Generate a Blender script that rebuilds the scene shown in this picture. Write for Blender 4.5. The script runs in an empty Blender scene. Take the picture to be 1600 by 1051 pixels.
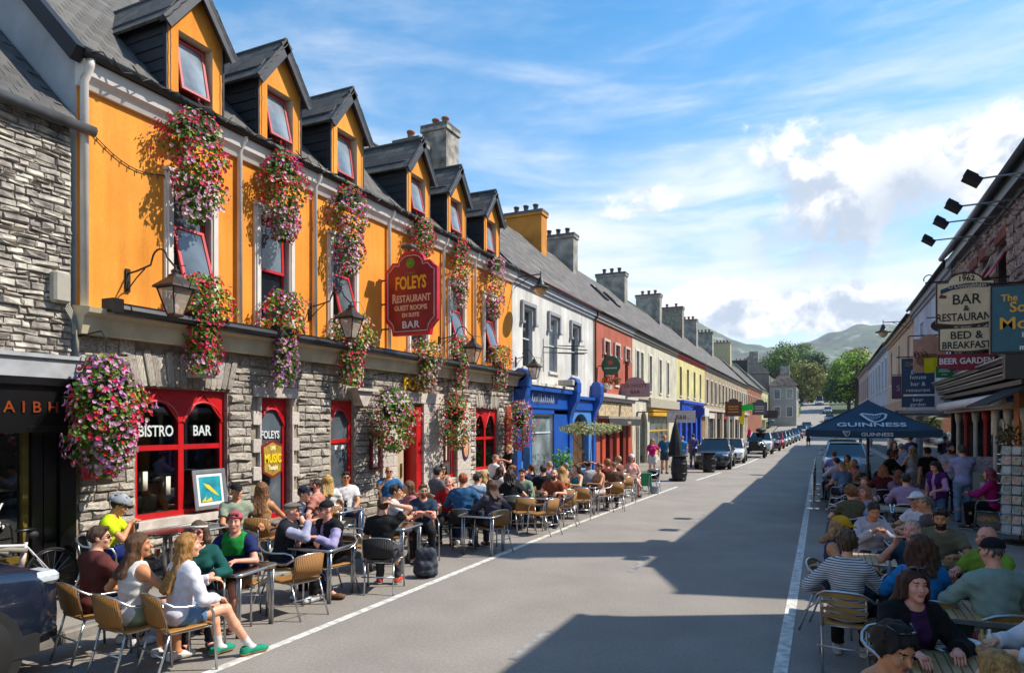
import bpy, math, random
import numpy as np
from mathutils import Vector, Matrix, Euler
random.seed(7); np.random.seed(7)
R = math.radians; PI = math.pi
sc = bpy.context.scene; COL = sc.collection; DT = bpy.data
# ------------------------------------------------------------------ camera, sky, sun, exposure
YAW = math.atan(484 / 1050.0); SY, CY = math.sin(YAW), math.cos(YAW); FP = 1050.0; CH = 2.4
cd = DT.cameras.new('camera'); cam = DT.objects.new('camera', cd); COL.objects.link(cam)
cam.location = (0, 0, CH); cam.rotation_euler = (PI / 2, 0, YAW)
cd.sensor_width = 36; cd.lens = 36 * FP / 1600; cd.shift_y = 135.5 / 1600; cd.clip_start = .05; cd.clip_end = 12000
sc.camera = cam
def rdir(u, v):
    x = (u - 800) / FP; y = (661 - v) / FP
    return Vector((CY * x - SY, SY * x + CY, y)).normalized()
def gp(u, v, z=0):                      # photograph measurement -> point at height z
    d = FP * (CH - z) / (v - 661); x = (u - 800) / FP
    return ((CY * x - SY) * d, (SY * x + CY) * d)
def fy(u, X):                           # along-street position of image column u at lateral offset X
    x = (u - 800) / FP; d = X / (CY * x - SY)
    return (SY * x + CY) * d
def fz(u, v, X):
    x = (u - 800) / FP; d = X / (CY * x - SY)
    return CH - (v - 661) / FP * d
SUN = Vector((.80, .42, 1.0)).normalized()      # towards the sun
SEL = math.asin(SUN.z); SAZ = math.atan2(SUN.x, SUN.y)
W = DT.worlds.new('World'); sc.world = W; W.use_nodes = True
def world():
    nt = W.node_tree; N = nt.nodes; Lk = nt.links; N.clear()
    def nd(t, **k):
        n = N.new(t)
        for a, b in k.items(): setattr(n, a, b)
        return n
    def setin(n, i, v):
        if isinstance(v, bpy.types.NodeSocket): Lk.new(v, n.inputs[i])
        else: n.inputs[i].default_value = v
    def mth(op, a, b=0.0, c=None):
        n = nd('ShaderNodeMath', operation=op); setin(n, 0, a); setin(n, 1, b)
        if c is not None: setin(n, 2, c)
        return n.outputs[0]
    def vm(op, a, b=None):
        n = nd('ShaderNodeVectorMath', operation=op); setin(n, 0, a)
        if b is not None: setin(n, 1, b)
        return n.outputs[1] if op in ('LENGTH', 'DISTANCE') else n.outputs[0]
    def ss(x, a, b, lo=0.0, hi=1.0):
        n = nd('ShaderNodeMapRange', interpolation_type='SMOOTHSTEP'); setin(n, 0, x)
        for i, q in enumerate((a, b, lo, hi)): n.inputs[1 + i].default_value = q
        return n.outputs[0]
    def noise(v, s, det=8, rough=.55, dist=0.0):
        n = nd('ShaderNodeTexNoise'); Lk.new(v, n.inputs['Vector']); n.inputs['Scale'].default_value = s
        n.inputs['Detail'].default_value = det; n.inputs['Roughness'].default_value = rough; n.inputs['Distortion'].default_value = dist
        return n.outputs[0]
    def mix(f, a, b):
        n = nd('ShaderNodeMix', data_type='RGBA'); setin(n, 0, f); setin(n, 6, a); setin(n, 7, b); return n.outputs[2]
    sky = nd('ShaderNodeTexSky', sky_type='NISHITA'); sky.sun_disc = False; sky.sun_elevation = SEL; sky.sun_rotation = SAZ
    sky.air_density = 1.0; sky.dust_density = .5; sky.ozone_density = 3.5
    D = nd('ShaderNodeTexCoord').outputs['Generated']
    sep = nd('ShaderNodeSeparateXYZ'); Lk.new(D, sep.inputs[0]); Z = sep.outputs[2]
    # thin high cloud, streaked
    mp = nd('ShaderNodeMapping'); Lk.new(D, mp.inputs[0]); mp.inputs['Rotation'].default_value = (0, R(-20), R(12)); mp.inputs['Scale'].default_value = (1.0, 1.0, 5.5)
    ci = noise(mp.outputs[0], 2.6, 10, .62, .35)
    big = noise(D, 1.9, 3, .5)
    cir = mth('MULTIPLY', mth('MULTIPLY', ss(ci, .38, .84), ss(big, .34, .66)), ss(Z, .62, .38, .35, 1.0))
    low = ss(Z, .06, .58, 1.0, .0)
    cir = mth('ADD', mth('MULTIPLY', cir, .85), mth('MULTIPLY', mth('MULTIPLY', low, ss(ci, .18, .62)), .95))
    cir = mth('MINIMUM', cir, .93)
    hs = nd('ShaderNodeHueSaturation'); Lk.new(sky.outputs[0], hs.inputs['Color']); hs.inputs['Saturation'].default_value = 1.36; hs.inputs['Value'].default_value = .57; hs.inputs['Hue'].default_value = .488
    col = mix(cir, hs.outputs[0], (2.75, 2.82, 2.9, 1))
    # cumulus: heaps of cloud at fixed places of the sky, edges broken by noise
    heaps = [((1262, 262), .085, .055), ((1235, 232), .060, .042), ((1318, 300), .10, .065), ((1470, 262), .09, .055), ((1540, 238), .07, .045), ((1300, 350), .07, .035), ((1400, 300), .06, .035),
             ((985, 322), .060, .022), ((1025, 312), .035, .02), ((1100, 478), .085, .030), ((1270, 482), .10, .030), ((1180, 505), .10, .022),
             ((1350, 505), .07, .02)]
    m = None
    dn = vm('ADD', D, vm('SCALE', D))
    for (px, rx, rz) in heaps:
        c = rdir(*px)
        q = vm('MULTIPLY', vm('SUBTRACT', D, tuple(c)), (1 / rx, 1 / rx, 1 / rz))
        b = mth('SUBTRACT', 1.0, vm('LENGTH', q))
        b = mth('MINIMUM', b, .40 if rx > .065 else .24); m = b if m is None else mth('SMOOTH_MAX', m, b, .2)
    f1 = noise(D, 9.0, 12, .60, .2); f2 = noise(vm('ADD', D, (.012, .010, .022)), 9.0, 12, .60, .2)
    den = mth('ADD', m, mth('MULTIPLY', mth('SUBTRACT', mth('ADD', mth('MULTIPLY', f1, .8), mth('MULTIPLY', noise(D, 26.0, 6, .6), .2)), .5), 4.0))
    cov = ss(den, -.05, .42)
    lit = ss(mth('SUBTRACT', f1, f2), -.10, .07)
    # grey flat bases where a heap is thick and low
    cb = rdir(1262, 385); q = vm('MULTIPLY', vm('SUBTRACT', D, tuple(cb)), (1 / .13, 1 / .13, 1 / .055))
    cb2 = rdir(1420, 335); q2 = vm('MULTIPLY', vm('SUBTRACT', D, tuple(cb2)), (1 / .10, 1 / .10, 1 / .10))
    base = mth('MAXIMUM', ss(vm('LENGTH', q), 1.1, .2), ss(vm('LENGTH', q2), 1.1, .1))
    lit = mth('MULTIPLY', lit, mth('SUBTRACT', 1.0, mth('MULTIPLY', base, .9)))
    ccol = mix(lit, (1.5, 1.72, 2.05, 1), (3.35, 3.3, 3.25, 1))
    gcov = mth('MULTIPLY', ss(vm('LENGTH', q), 1.15, .3), ss(f1, .36, .55))
    cov = mth('MAXIMUM', cov, mth('MULTIPLY', gcov, .8))
    col = mix(cov, col, ccol)
    bg = nd('ShaderNodeBackground'); Lk.new(col, bg.inputs[0]); bg.inputs[1].default_value = .15
    out = nd('ShaderNodeOutputWorld'); Lk.new(bg.outputs[0], out.inputs[0])
world()
sl = DT.lights.new('sun', 'SUN'); so = DT.objects.new('sun', sl); COL.objects.link(so)
sl.energy = 2.5; sl.angle = R(.53); sl.color = (1, .93, .82)
so.rotation_euler = (-SUN).to_track_quat('-Z', 'Y').to_euler(); so.location = (30, 20, 60)
sc.view_settings.view_transform = 'Standard'; sc.view_settings.look = 'None'
sc.view_settings.exposure = 1.45; sc.view_settings.gamma = 1; sc.view_settings.use_curve_mapping = False
sc.cycles.max_bounces = 7; sc.cycles.transparent_max_bounces = 12; sc.cycles.use_denoising = True
sc.cycles.volume_bounces = 0; sc.cycles.caustics_reflective = False; sc.cycles.caustics_refractive = False
# ------------------------------------------------------------------ materials
_M = {}
def lin(h):
    if isinstance(h, str):
        c = [int(h[i:i + 2], 16) / 255 for i in (0, 2, 4)]
        return tuple(x / 12.92 if x < .04045 else ((x + .055) / 1.055) ** 2.4 for x in c)
    return tuple(h)
def M(col, rough=.6, var=.12, scale=6., bump=0., bscale=40., metal=0., isl=0., kind=None, spec=.5, col2=None, key=None):
    """procedural material: base colour broken by noise, optional per-piece variation (isl), bump grain, second colour"""
    c = lin(col); k = (c, rough, var, scale, bump, bscale, metal, isl, kind, spec, col2, key)
    if k in _M: return _M[k]
    m = DT.materials.new(key or 'material'); m.use_nodes = True; nt = m.node_tree; N = nt.nodes; L = nt.links
    b = N['Principled BSDF']; b.inputs['Roughness'].default_value = rough; b.inputs['Metallic'].default_value = metal
    b.inputs['Specular IOR Level'].default_value = spec
    tc = N.new('ShaderNodeTexCoord')
    if kind == 'world':
        g = N.new('ShaderNodeNewGeometry'); vec = g.outputs['Position']
    else: vec = tc.outputs['Object']
    def noise(s, det=4, v=vec):
        n = N.new('ShaderNodeTexNoise'); L.new(v, n.inputs['Vector']); n.inputs['Scale'].default_value = s; n.inputs['Detail'].default_value = det; return n
    def mixc(f, A, B):
        x = N.new('ShaderNodeMix'); x.data_type = 'RGBA'
        for i, q in ((0, f), (6, A), (7, B)):
            if isinstance(q, bpy.types.NodeSocket): L.new(q, x.inputs[i])
            else: x.inputs[i].default_value = q if not isinstance(q, tuple) else (*q, 1)[:4]
        return x.outputs[2]
    n1 = noise(scale, 5)
    lo = tuple(max(0, x * (1 - var * 1.6)) for x in c); hi = tuple(min(1, x * (1 + var)) for x in c)
    if col2 is not None: lo = lin(col2)
    mr = N.new('ShaderNodeMapRange'); L.new(n1.outputs[0], mr.inputs[0]); mr.inputs[1].default_value = .32; mr.inputs[2].default_value = .68
    cc = mixc(mr.outputs[0], lo, hi)
    if isl:
        oi = N.new('ShaderNodeObjectInfo'); gi = N.new('ShaderNodeNewGeometry')
        ad = N.new('ShaderNodeMath'); ad.operation = 'ADD'; L.new(oi.outputs['Random'], ad.inputs[0]); L.new(gi.outputs['Random Per Island'], ad.inputs[1])
        fr = N.new('ShaderNodeMath'); fr.operation = 'FRACT'; L.new(ad.outputs[0], fr.inputs[0])
        hs = N.new('ShaderNodeHueSaturation'); L.new(cc, hs.inputs['Color'])
        mv = N.new('ShaderNodeMapRange'); L.new(fr.outputs[0], mv.inputs[0]); mv.inputs[3].default_value = 1 - isl; mv.inputs[4].default_value = 1 + isl
        L.new(mv.outputs[0], hs.inputs['Value'])
        mh = N.new('ShaderNodeMapRange'); L.new(fr.outputs[0], mh.inputs[0]); mh.inputs[3].default_value = .5 - isl * .03; mh.inputs[4].default_value = .5 + isl * .03
        L.new(mh.outputs[0], hs.inputs['Hue']); cc = hs.outputs[0]
    if bump:
        n2 = noise(bscale, 6); bp = N.new('ShaderNodeBump'); bp.inputs['Strength'].default_value = bump; bp.inputs['Distance'].default_value = .01
        L.new(n2.outputs[0], bp.inputs['Height']); L.new(bp.outputs[0], b.inputs['Normal'])
    L.new(cc, b.inputs['Base Color'])
    if kind == 'leaf':
        b.inputs['Subsurface Weight'].default_value = 0
        tr = N.new('ShaderNodeBsdfTranslucent'); L.new(cc, tr.inputs[0]); ms = N.new('ShaderNodeMixShader'); ms.inputs[0].default_value = .35
        L.new(b.outputs[0], ms.inputs[1]); L.new(tr.outputs[0], ms.inputs[2]); L.new(ms.outputs[0], N['Material Output'].inputs[0])
    if kind == 'frost':
        tp = N.new('ShaderNodeBsdfTransparent'); ms = N.new('ShaderNodeMixShader'); ms.inputs[0].default_value = .55; L.new(tp.outputs[0], ms.inputs[1]); L.new(b.outputs[0], ms.inputs[2]); L.new(ms.outputs[0], N['Material Output'].inputs[0])
    if kind == 'glass':
        gl = N.new('ShaderNodeBsdfGlossy'); gl.inputs[0].default_value = (1, 1, 1, 1); gl.inputs[1].default_value = .02
        tp = N.new('ShaderNodeBsdfTransparent'); tp.inputs[0].default_value = (*c, 1)
        fn = N.new('ShaderNodeFresnel'); fn.inputs[0].default_value = 1.55; ms = N.new('ShaderNodeMixShader')
        L.new(fn.outputs[0], ms.inputs[0]); L.new(tp.outputs[0], ms.inputs[1]); L.new(gl.outputs[0], ms.inputs[2]); L.new(ms.outputs[0], N['Material Output'].inputs[0])
    _M[k] = m; return m
def streaks(m, amt=.14):      # rain runs and faded patches on painted render
    if m.get('st'): return m
    m['st'] = 1; nt = m.node_tree; b = nt.nodes['Principled BSDF']; src = b.inputs['Base Color'].links[0].from_socket; g = nt.nodes.new('ShaderNodeNewGeometry')
    for sc_, zs, d_, a_ in ((5.0, .09, 5, amt), (.9, .8, 6, amt * .8), (30., .5, 3, amt * .5)):
        mp = nt.nodes.new('ShaderNodeMapping'); nt.links.new(g.outputs['Position'], mp.inputs[0]); mp.inputs['Scale'].default_value = (1, 1, zs)
        t = nt.nodes.new('ShaderNodeTexNoise'); nt.links.new(mp.outputs[0], t.inputs['Vector']); t.inputs['Scale'].default_value = sc_; t.inputs['Detail'].default_value = d_
        r = nt.nodes.new('ShaderNodeMapRange'); nt.links.new(t.outputs[0], r.inputs[0]); r.inputs[1].default_value = .35; r.inputs[2].default_value = .6; r.inputs[3].default_value = 1 - a_; r.inputs[4].default_value = 1 + a_ * .3
        h = nt.nodes.new('ShaderNodeHueSaturation'); nt.links.new(src, h.inputs['Color']); nt.links.new(r.outputs[0], h.inputs['Value']); src = h.outputs[0]
    nt.links.new(src, b.inputs['Base Color']); return m
def stripes(a, b, n=30., axis=2, rough=.8, duty=.5):
    k = ('st', a, b, n, axis, duty)
    if k in _M: return _M[k]
    m = DT.materials.new('striped_cloth'); m.use_nodes = True; N = m.node_tree.nodes; L = m.node_tree.links; p = N['Principled BSDF']; p.inputs['Roughness'].default_value = rough
    tc = N.new('ShaderNodeTexCoord'); sp = N.new('ShaderNodeSeparateXYZ'); L.new(tc.outputs['Object'], sp.inputs[0])
    mu = N.new('ShaderNodeMath'); mu.operation = 'MULTIPLY'; L.new(sp.outputs[axis], mu.inputs[0]); mu.inputs[1].default_value = n
    fr = N.new('ShaderNodeMath'); fr.operation = 'FRACT'; L.new(mu.outputs[0], fr.inputs[0])
    gt = N.new('ShaderNodeMath'); gt.operation = 'GREATER_THAN'; L.new(fr.outputs[0], gt.inputs[0]); gt.inputs[1].default_value = duty
    x = N.new('ShaderNodeMix'); x.data_type = 'RGBA'; L.new(gt.outputs[0], x.inputs[0]); x.inputs[6].default_value = (*lin(a), 1); x.inputs[7].default_value = (*lin(b), 1)
    L.new(x.outputs[2], p.inputs['Base Color']); _M[k] = m; return m
# ------------------------------------------------------------------ mesh building
class MB:
    def __init__(s): s.v = []; s.f = []; s.m = []
    def add(s, vs, fs, mi=0, mat=None):
        o = len(s.v)
        if mat is not None: vs = [tuple(mat @ Vector(q)) for q in vs]
        s.v.extend(tuple(q) for q in vs); s.f.extend([tuple(i + o for i in f) for f in fs]); s.m.extend([mi] * len(fs)); return s
    def box(s, c, d, rot=None, mi=0, taper=1.0):
        x, y, z = d[0] / 2, d[1] / 2, d[2] / 2; t = taper
        vs = [(-x, -y, -z), (x, -y, -z), (x, y, -z), (-x, y, -z), (-x * t, -y * t, z), (x * t, -y * t, z), (x * t, y * t, z), (-x * t, y * t, z)]
        mt = Matrix.Translation(c) @ (Euler(rot).to_matrix().to_4x4() if rot else Matrix())
        return s.add(vs, [(0, 3, 2, 1), (4, 5, 6, 7), (0, 1, 5, 4), (1, 2, 6, 5), (2, 3, 7, 6), (3, 0, 4, 7)], mi, mt)
    def bb(s, x0, x1, y0, y1, z0, z1, mi=0): return s.box(((x0 + x1) / 2, (y0 + y1) / 2, (z0 + z1) / 2), (abs(x1 - x0), abs(y1 - y0), abs(z1 - z0)), None, mi)
    def bev(s, x0, x1, y0, y1, z0, z1, b=.02, mi=0):      # box with chamfered edges
        vs = []; cx, cy, cz = (x0 + x1) / 2, (y0 + y1) / 2, (z0 + z1) / 2; hx, hy, hz = abs(x1 - x0) / 2, abs(y1 - y0) / 2, abs(z1 - z0) / 2
        b = min(b, hx * .9, hy * .9, hz * .9); idx = {}
        for sx in (-1, 1):
            for sy in (-1, 1):
                for sz in (-1, 1):
                    for a in range(3):
                        q = [sx * (hx - (b if a != 0 else 0)), sy * (hy - (b if a != 1 else 0)), sz * (hz - (b if a != 2 else 0))]
                        idx[(sx, sy, sz, a)] = len(vs); vs.append((cx + q[0], cy + q[1], cz + q[2]))
        fs = []
        for a in range(3):
            o = [i for i in range(3) if i != a]
            for sg in (-1, 1):
                def kk(p, q):
                    t = [0, 0, 0]; t[a] = sg; t[o[0]] = p; t[o[1]] = q; return idx[(*t, a)]
                fs.append((kk(-1, -1), kk(1, -1), kk(1, 1), kk(-1, 1)))
        for a in range(3):
            o = [i for i in range(3) if i != a]
            for p in (-1, 1):
                for q in (-1, 1):
                    def kk(t, ax):
                        w = [0, 0, 0]; w[a] = t; w[o[0]] = p; w[o[1]] = q; return idx[(*w, ax)]
                    fs.append((kk(-1, o[0]), kk(1, o[0]), kk(1, o[1]), kk(-1, o[1])))
        for sx in (-1, 1):
            for sy in (-1, 1):
                for sz in (-1, 1): fs.append(tuple(idx[(sx, sy, sz, a)] for a in range(3)))
        return s.add(vs, fs, mi)
    def tube(s, pts, r, n=8, mi=0, cap=True, close=False):
        P = [Vector(p) for p in pts]; m = len(P); rr = r if isinstance(r, (list, tuple)) else [r] * m
        vs = []; fs = []; up = Vector((0, 0, 1)); prev = None
        for i, p in enumerate(P):
            a = P[i - 1] if (i or close) else P[0]; c = P[(i + 1) % m] if (i < m - 1 or close) else P[-1]
            t = (c - a); t = t.normalized() if t.length > 1e-9 else up
            if prev is None:
                h = up if abs(t.z) < .9 else Vector((1, 0, 0)); x = t.cross(h).normalized()
            else:
                x = prev - t * prev.dot(t); x = x.normalized() if x.length > 1e-6 else t.orthogonal().normalized()
            prev = x; y = t.cross(x)
            for k in range(n):
                an = 2 * PI * k / n; vs.append(p + (x * math.cos(an) + y * math.sin(an)) * rr[i])
        for i in range(m if close else m - 1):
            j = (i + 1) % m
            for k in range(n):
                q = (k + 1) % n; fs.append((i * n + k, i * n + q, j * n + q, j * n + k))
        if cap and not close: fs.append(tuple(range(n))[::-1]); fs.append(tuple((m - 1) * n + k for k in range(n)))
        return s.add(vs, fs, mi)
    def lathe(s, prof, n=16, mi=0, mat=None, sq=None):      # profile of (radius, z)
        vs = []; fs = []
        for (r, z) in prof:
            for k in range(n): a = 2 * PI * (k + (.5 if sq else 0)) / n; vs.append((r * math.cos(a), r * math.sin(a), z))
        for i in range(len(prof) - 1):
            for k in range(n): q = (k + 1) % n; fs.append((i * n + k, i * n + q, (i + 1) * n + q, (i + 1) * n + k))
        fs.append(tuple(range(n))[::-1]); fs.append(tuple((len(prof) - 1) * n + k for k in range(n)))
        return s.add(vs, fs, mi, mat)
    def prism(s, poly, d0, d1, mat=None, mi=0):   # polygon in local (x, z), extruded along local y d0..d1
        n = len(poly); vs = [(x, d0, z) for x, z in poly] + [(x, d1, z) for x, z in poly]
        fs = [tuple(range(n)), tuple(range(2 * n - 1, n - 1, -1))] + [(i, i + n, (i + 1) % n + n, (i + 1) % n) for i in range(n)]
        return s.add(vs, fs, mi, mat)
    def sph(s, c, r, n=10, m=7, mi=0, rot=None):
        r = r if isinstance(r, tuple) else (r, r, r); vs = []; fs = []
        for i in range(m + 1):
            t = PI * i / m
            for k in range(n): a = 2 * PI * k / n; vs.append((r[0] * math.sin(t) * math.cos(a), r[1] * math.sin(t) * math.sin(a), r[2] * math.cos(t)))
        for i in range(m):
            for k in range(n): q = (k + 1) % n; fs.append((i * n + k, (i + 1) * n + k, (i + 1) * n + q, i * n + q))
        return s.add(vs, fs, mi, Matrix.Translation(c) @ (Euler(rot).to_matrix().to_4x4() if rot else Matrix()))
    def mesh(s, name, mats, smooth=False):
        me = DT.meshes.new(name); me.from_pydata(s.v, [], s.f)
        for m in (mats if isinstance(mats, (list, tuple)) else [mats]): me.materials.append(m)
        if any(s.m): me.polygons.foreach_set('material_index', s.m)
        if smooth: me.polygons.foreach_set('use_smooth', [True] * len(s.f))
        me.update(); return me
    def build(s, name, mats, parent=None, smooth=False, **k): return ob(name, s.mesh(name, mats, smooth), parent, **k)
def tag(o, label=None, cat=None, group=None, kind=None):
    if label: o['label'] = label
    if cat: o['category'] = cat
    if group: o['group'] = group
    if kind: o['kind'] = kind
    return o
def ob(name, me, parent=None, loc=None, rz=0, sca=None, rot=None, label=None, kind=None):
    o = DT.objects.new(name, me); COL.objects.link(o); o.parent = parent
    if loc is not None: o.location = loc
    if rot is not None: o.rotation_euler = rot
    elif rz: o.rotation_euler.z = rz
    if sca is not None: o.scale = sca
    if label: o['label'] = label
    if kind: o['kind'] = kind
    return o
def E(name, label, cat, loc=(0, 0, 0), rz=0, group=None):
    o = ob(name, None, None, loc, rz); tag(o, label, cat, group); return o
def dup(o, parent=None):
    c = o.copy(); COL.objects.link(c); c.parent = parent
    for ch in list(KIDS.get(o.name) or o.children): dup(ch, c)
    return c
KIDS = {}
def remat(o, slot, m):
    o.material_slots[slot].link = 'OBJECT'; o.material_slots[slot].material = m
def pieces(parent, name, base, places, mats, keep=300, rest='stuff_rest'):
    """places: list of (distance key, Matrix). The nearest `keep` become parts that share meshes, the others one joined part."""
    places = sorted(places, key=lambda p: p[0]); vs = []; fs = []; mi = []
    inv = parent.matrix_basis.inverted() if parent else Matrix()
    for i, (d, mt) in enumerate(places):
        me = base[i % len(base)]
        if i < keep:
            o = ob(name, me, parent); o.matrix_basis = inv @ mt
        else:
            n = len(vs); mm = inv @ mt; vs.extend(tuple(mm @ v.co) for v in me.vertices); fs.extend([tuple(j + n for j in p.vertices) for p in me.polygons])
    if fs:
        me = DT.meshes.new(rest); me.from_pydata(vs, [], fs)
        for m in mats: me.materials.append(m)
        ob(rest, me, parent, kind='stuff')
def text(s, size, ext=.01, bold=0., sx=1., shear=0., space=1.):
    """lettering as a mesh: local x to the right, z up, facing -y, centred on x, baseline z=0"""
    cu = DT.curves.new('t', 'FONT'); cu.body = s; cu.size = size; cu.extrude = ext; cu.offset = bold; cu.align_x = 'CENTER'; cu.shear = shear; cu.space_character = space; cu.resolution_u = 3
    o = DT.objects.new('t', cu); COL.objects.link(o); dg = bpy.context.evaluated_depsgraph_get(); dg.update()
    me = DT.meshes.new_from_object(o.evaluated_get(dg)); DT.objects.remove(o); DT.curves.remove(cu)
    me.transform(Matrix.Rotation(PI / 2, 4, 'X') @ Matrix.Diagonal((sx, 1, 1, 1))); return me
def lettering(parent, s, size, mat, loc, rz=0, name='lettering', bold=0., sx=1., shear=0., ext=.006, space=1.):
    me = text(s, size, ext, bold, sx, shear, space); me.materials.clear(); me.materials.append(mat)
    return ob(name, me, parent, loc, rz)
# ------------------------------------------------------------------ people: one smooth skin surface each, clothes as shells over it
def axis(lo, hi, h, fine=()):
    out = [lo]
    while out[-1] < hi:
        x = out[-1]; st = h
        for a, b, hf in fine:
            if a - hf * .5 <= x < b: st = min(st, hf)
            elif x < a < x + st: st = max(hf, a - x)
        out.append(x + st)
    return np.array(out)
class SDF:
    def __init__(s, lo, hi, h, fine=((), (), ())):
        s.ax = [axis(lo[i], hi[i], h, fine[i]) for i in range(3)]
        s.D = np.full([len(a) for a in s.ax], .5, dtype=np.float32)
    def reg(s, lo, hi, mg):
        sl = tuple(slice(max(0, np.searchsorted(a, l - mg)), np.searchsorted(a, q + mg)) for a, l, q in zip(s.ax, lo, hi))
        X, Y, Z = np.meshgrid(*[a[q] for a, q in zip(s.ax, sl)], indexing='ij', sparse=True); return sl, X, Y, Z
    def comb(s, sl, d, k, op='u'):
        a = s.D[sl]
        if op == 'u':
            if k > 0: h = np.maximum(k - np.abs(a - d), 0) / k; a[...] = np.minimum(a, d) - h * h * k * .25
            else: np.minimum(a, d, out=a)
        else:
            d = -d
            if k > 0: h = np.maximum(k - np.abs(a - d), 0) / k; a[...] = np.maximum(a, d) + h * h * k * .25
            else: np.maximum(a, d, out=a)
    def cap(s, a, b, ra, rb=None, k=.03, op='u', flat=False):
        rb = ra if rb is None else rb; a = np.array(a, float); b = np.array(b, float); m = max(ra, rb)
        sl, X, Y, Z = s.reg(np.minimum(a, b) - m, np.maximum(a, b) + m, k + .03)
        w = b - a; L2 = max(w.dot(w), 1e-9); px, py, pz = X - a[0], Y - a[1], Z - a[2]
        t = (px * w[0] + py * w[1] + pz * w[2]) / L2; tc = np.clip(t, 0, 1)
        d = np.sqrt((px - tc * w[0]) ** 2 + (py - tc * w[1]) ** 2 + (pz - tc * w[2]) ** 2) - (ra + (rb - ra) * tc)
        if flat: d = np.maximum(d, (t - 1) * math.sqrt(L2))
        s.comb(sl, d, k, op); return s
    def ell(s, c, r, M3=None, k=.03, op='u', ns=None):
        r = np.array(r, float); m = max(r); c = np.array(c, float)
        sl, X, Y, Z = s.reg(c - m, c + m, k + .03); p = [X - c[0], Y - c[1], Z - c[2]]
        if M3 is not None: p = [M3[0][i] * p[0] + M3[1][i] * p[1] + M3[2][i] * p[2] for i in range(3)]
        k0 = np.sqrt((p[0] / r[0]) ** 2 + (p[1] / r[1]) ** 2 + (p[2] / r[2]) ** 2); k1 = np.sqrt((p[0] / r[0] ** 2) ** 2 + (p[1] / r[1] ** 2) ** 2 + (p[2] / r[2] ** 2) ** 2)
        d = k0 * (k0 - 1) / np.maximum(k1, 1e-6)
        if ns: d = d + ns(X, Y, Z)
        s.comb(sl, d, k, op); return s
    def cut(s, p, n):          # keep the side the normal points away from
        X, Y, Z = np.meshgrid(*s.ax, indexing='ij', sparse=True); n = np.array(n, float); n /= np.linalg.norm(n)
        np.maximum(s.D, (X - p[0]) * n[0] + (Y - p[1]) * n[1] + (Z - p[2]) * n[2], out=s.D); return s
    def warp(s, f):
        X, Y, Z = np.meshgrid(*s.ax, indexing='ij', sparse=True); s.D = s.D + f(X, Y, Z); return s
    def nets(s):
        D = s.D; S = D < 0; c = sum(S[i:S.shape[0] - 1 + i, j:S.shape[1] - 1 + j, k:S.shape[2] - 1 + k].astype(np.int8) for i in (0, 1) for j in (0, 1) for k in (0, 1))
        mx = (c > 0) & (c < 8); ids = np.full(mx.shape, -1, np.int64); ids[mx] = np.arange(mx.sum()); I, J, K = np.nonzero(mx)
        acc = np.zeros((len(I), 3)); cnt = np.zeros(len(I)); xs, ys, zs = s.ax
        cor = [(i, j, k) for i in (0, 1) for j in (0, 1) for k in (0, 1)]
        for a in range(8):
            for b in range(a + 1, 8):
                if sum(abs(p - q) for p, q in zip(cor[a], cor[b])) != 1: continue
                A, B = cor[a], cor[b]; va = D[I + A[0], J + A[1], K + A[2]]; vb = D[I + B[0], J + B[1], K + B[2]]
                mk = (va < 0) != (vb < 0); t = np.where(mk, va / np.where(va == vb, 1, va - vb), 0)
                for q, (ar, ix) in enumerate(((xs, I), (ys, J), (zs, K))):
                    acc[:, q] += np.where(mk, ar[ix + A[q]] * (1 - t) + ar[ix + B[q]] * t, 0)
                cnt += mk
        V = acc / np.maximum(cnt, 1)[:, None]; F = []
        for ax in range(3):
            sl0 = [slice(1, -1)] * 3; sl1 = [slice(1, -1)] * 3; sl0[ax] = slice(0, -1); sl1[ax] = slice(1, None)
            a = S[tuple(sl0)]; b = S[tuple(sl1)]; P = np.array(np.nonzero(a != b)); 
            if P.shape[1] == 0: continue
            o1, o2 = [q for q in range(3) if q != ax]; P[o1] += 1; P[o2] += 1
            def cell(d1, d2):
                Q = P.copy(); Q[o1] += d1; Q[o2] += d2; return ids[Q[0], Q[1], Q[2]]
            q = np.stack([cell(-1, -1), cell(0, -1), cell(0, 0), cell(-1, 0)], 1)
            ins = a[a != b]; fl = ins if ax != 1 else ~ins
            q[~fl] = q[~fl][:, ::-1]; F.append(q)
        F = np.concatenate(F); F = F[(F >= 0).all(1)]; return V, F
def npmesh(name, V, F, mats, mi=None, smooth=True, extra=None):
    me = DT.meshes.new(name); vs = V.tolist(); fs = F.tolist(); mm = [0] * len(fs) if mi is None else list(map(int, mi))
    if extra: o = len(vs); vs += [tuple(q) for q in extra.v]; fs += [[i + o for i in f] for f in extra.f]; mm += extra.m
    me.from_pydata(vs, [], fs)
    for m in mats: me.materials.append(m)
    me.polygons.foreach_set('material_index', mm)
    if smooth: me.polygons.foreach_set('use_smooth', [True] * len(fs))
    me.update(); return me
def cloth(c, **k): return M(c, rough=.85, var=.14, scale=9, bump=.75, bscale=17, spec=.25, **k)
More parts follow.
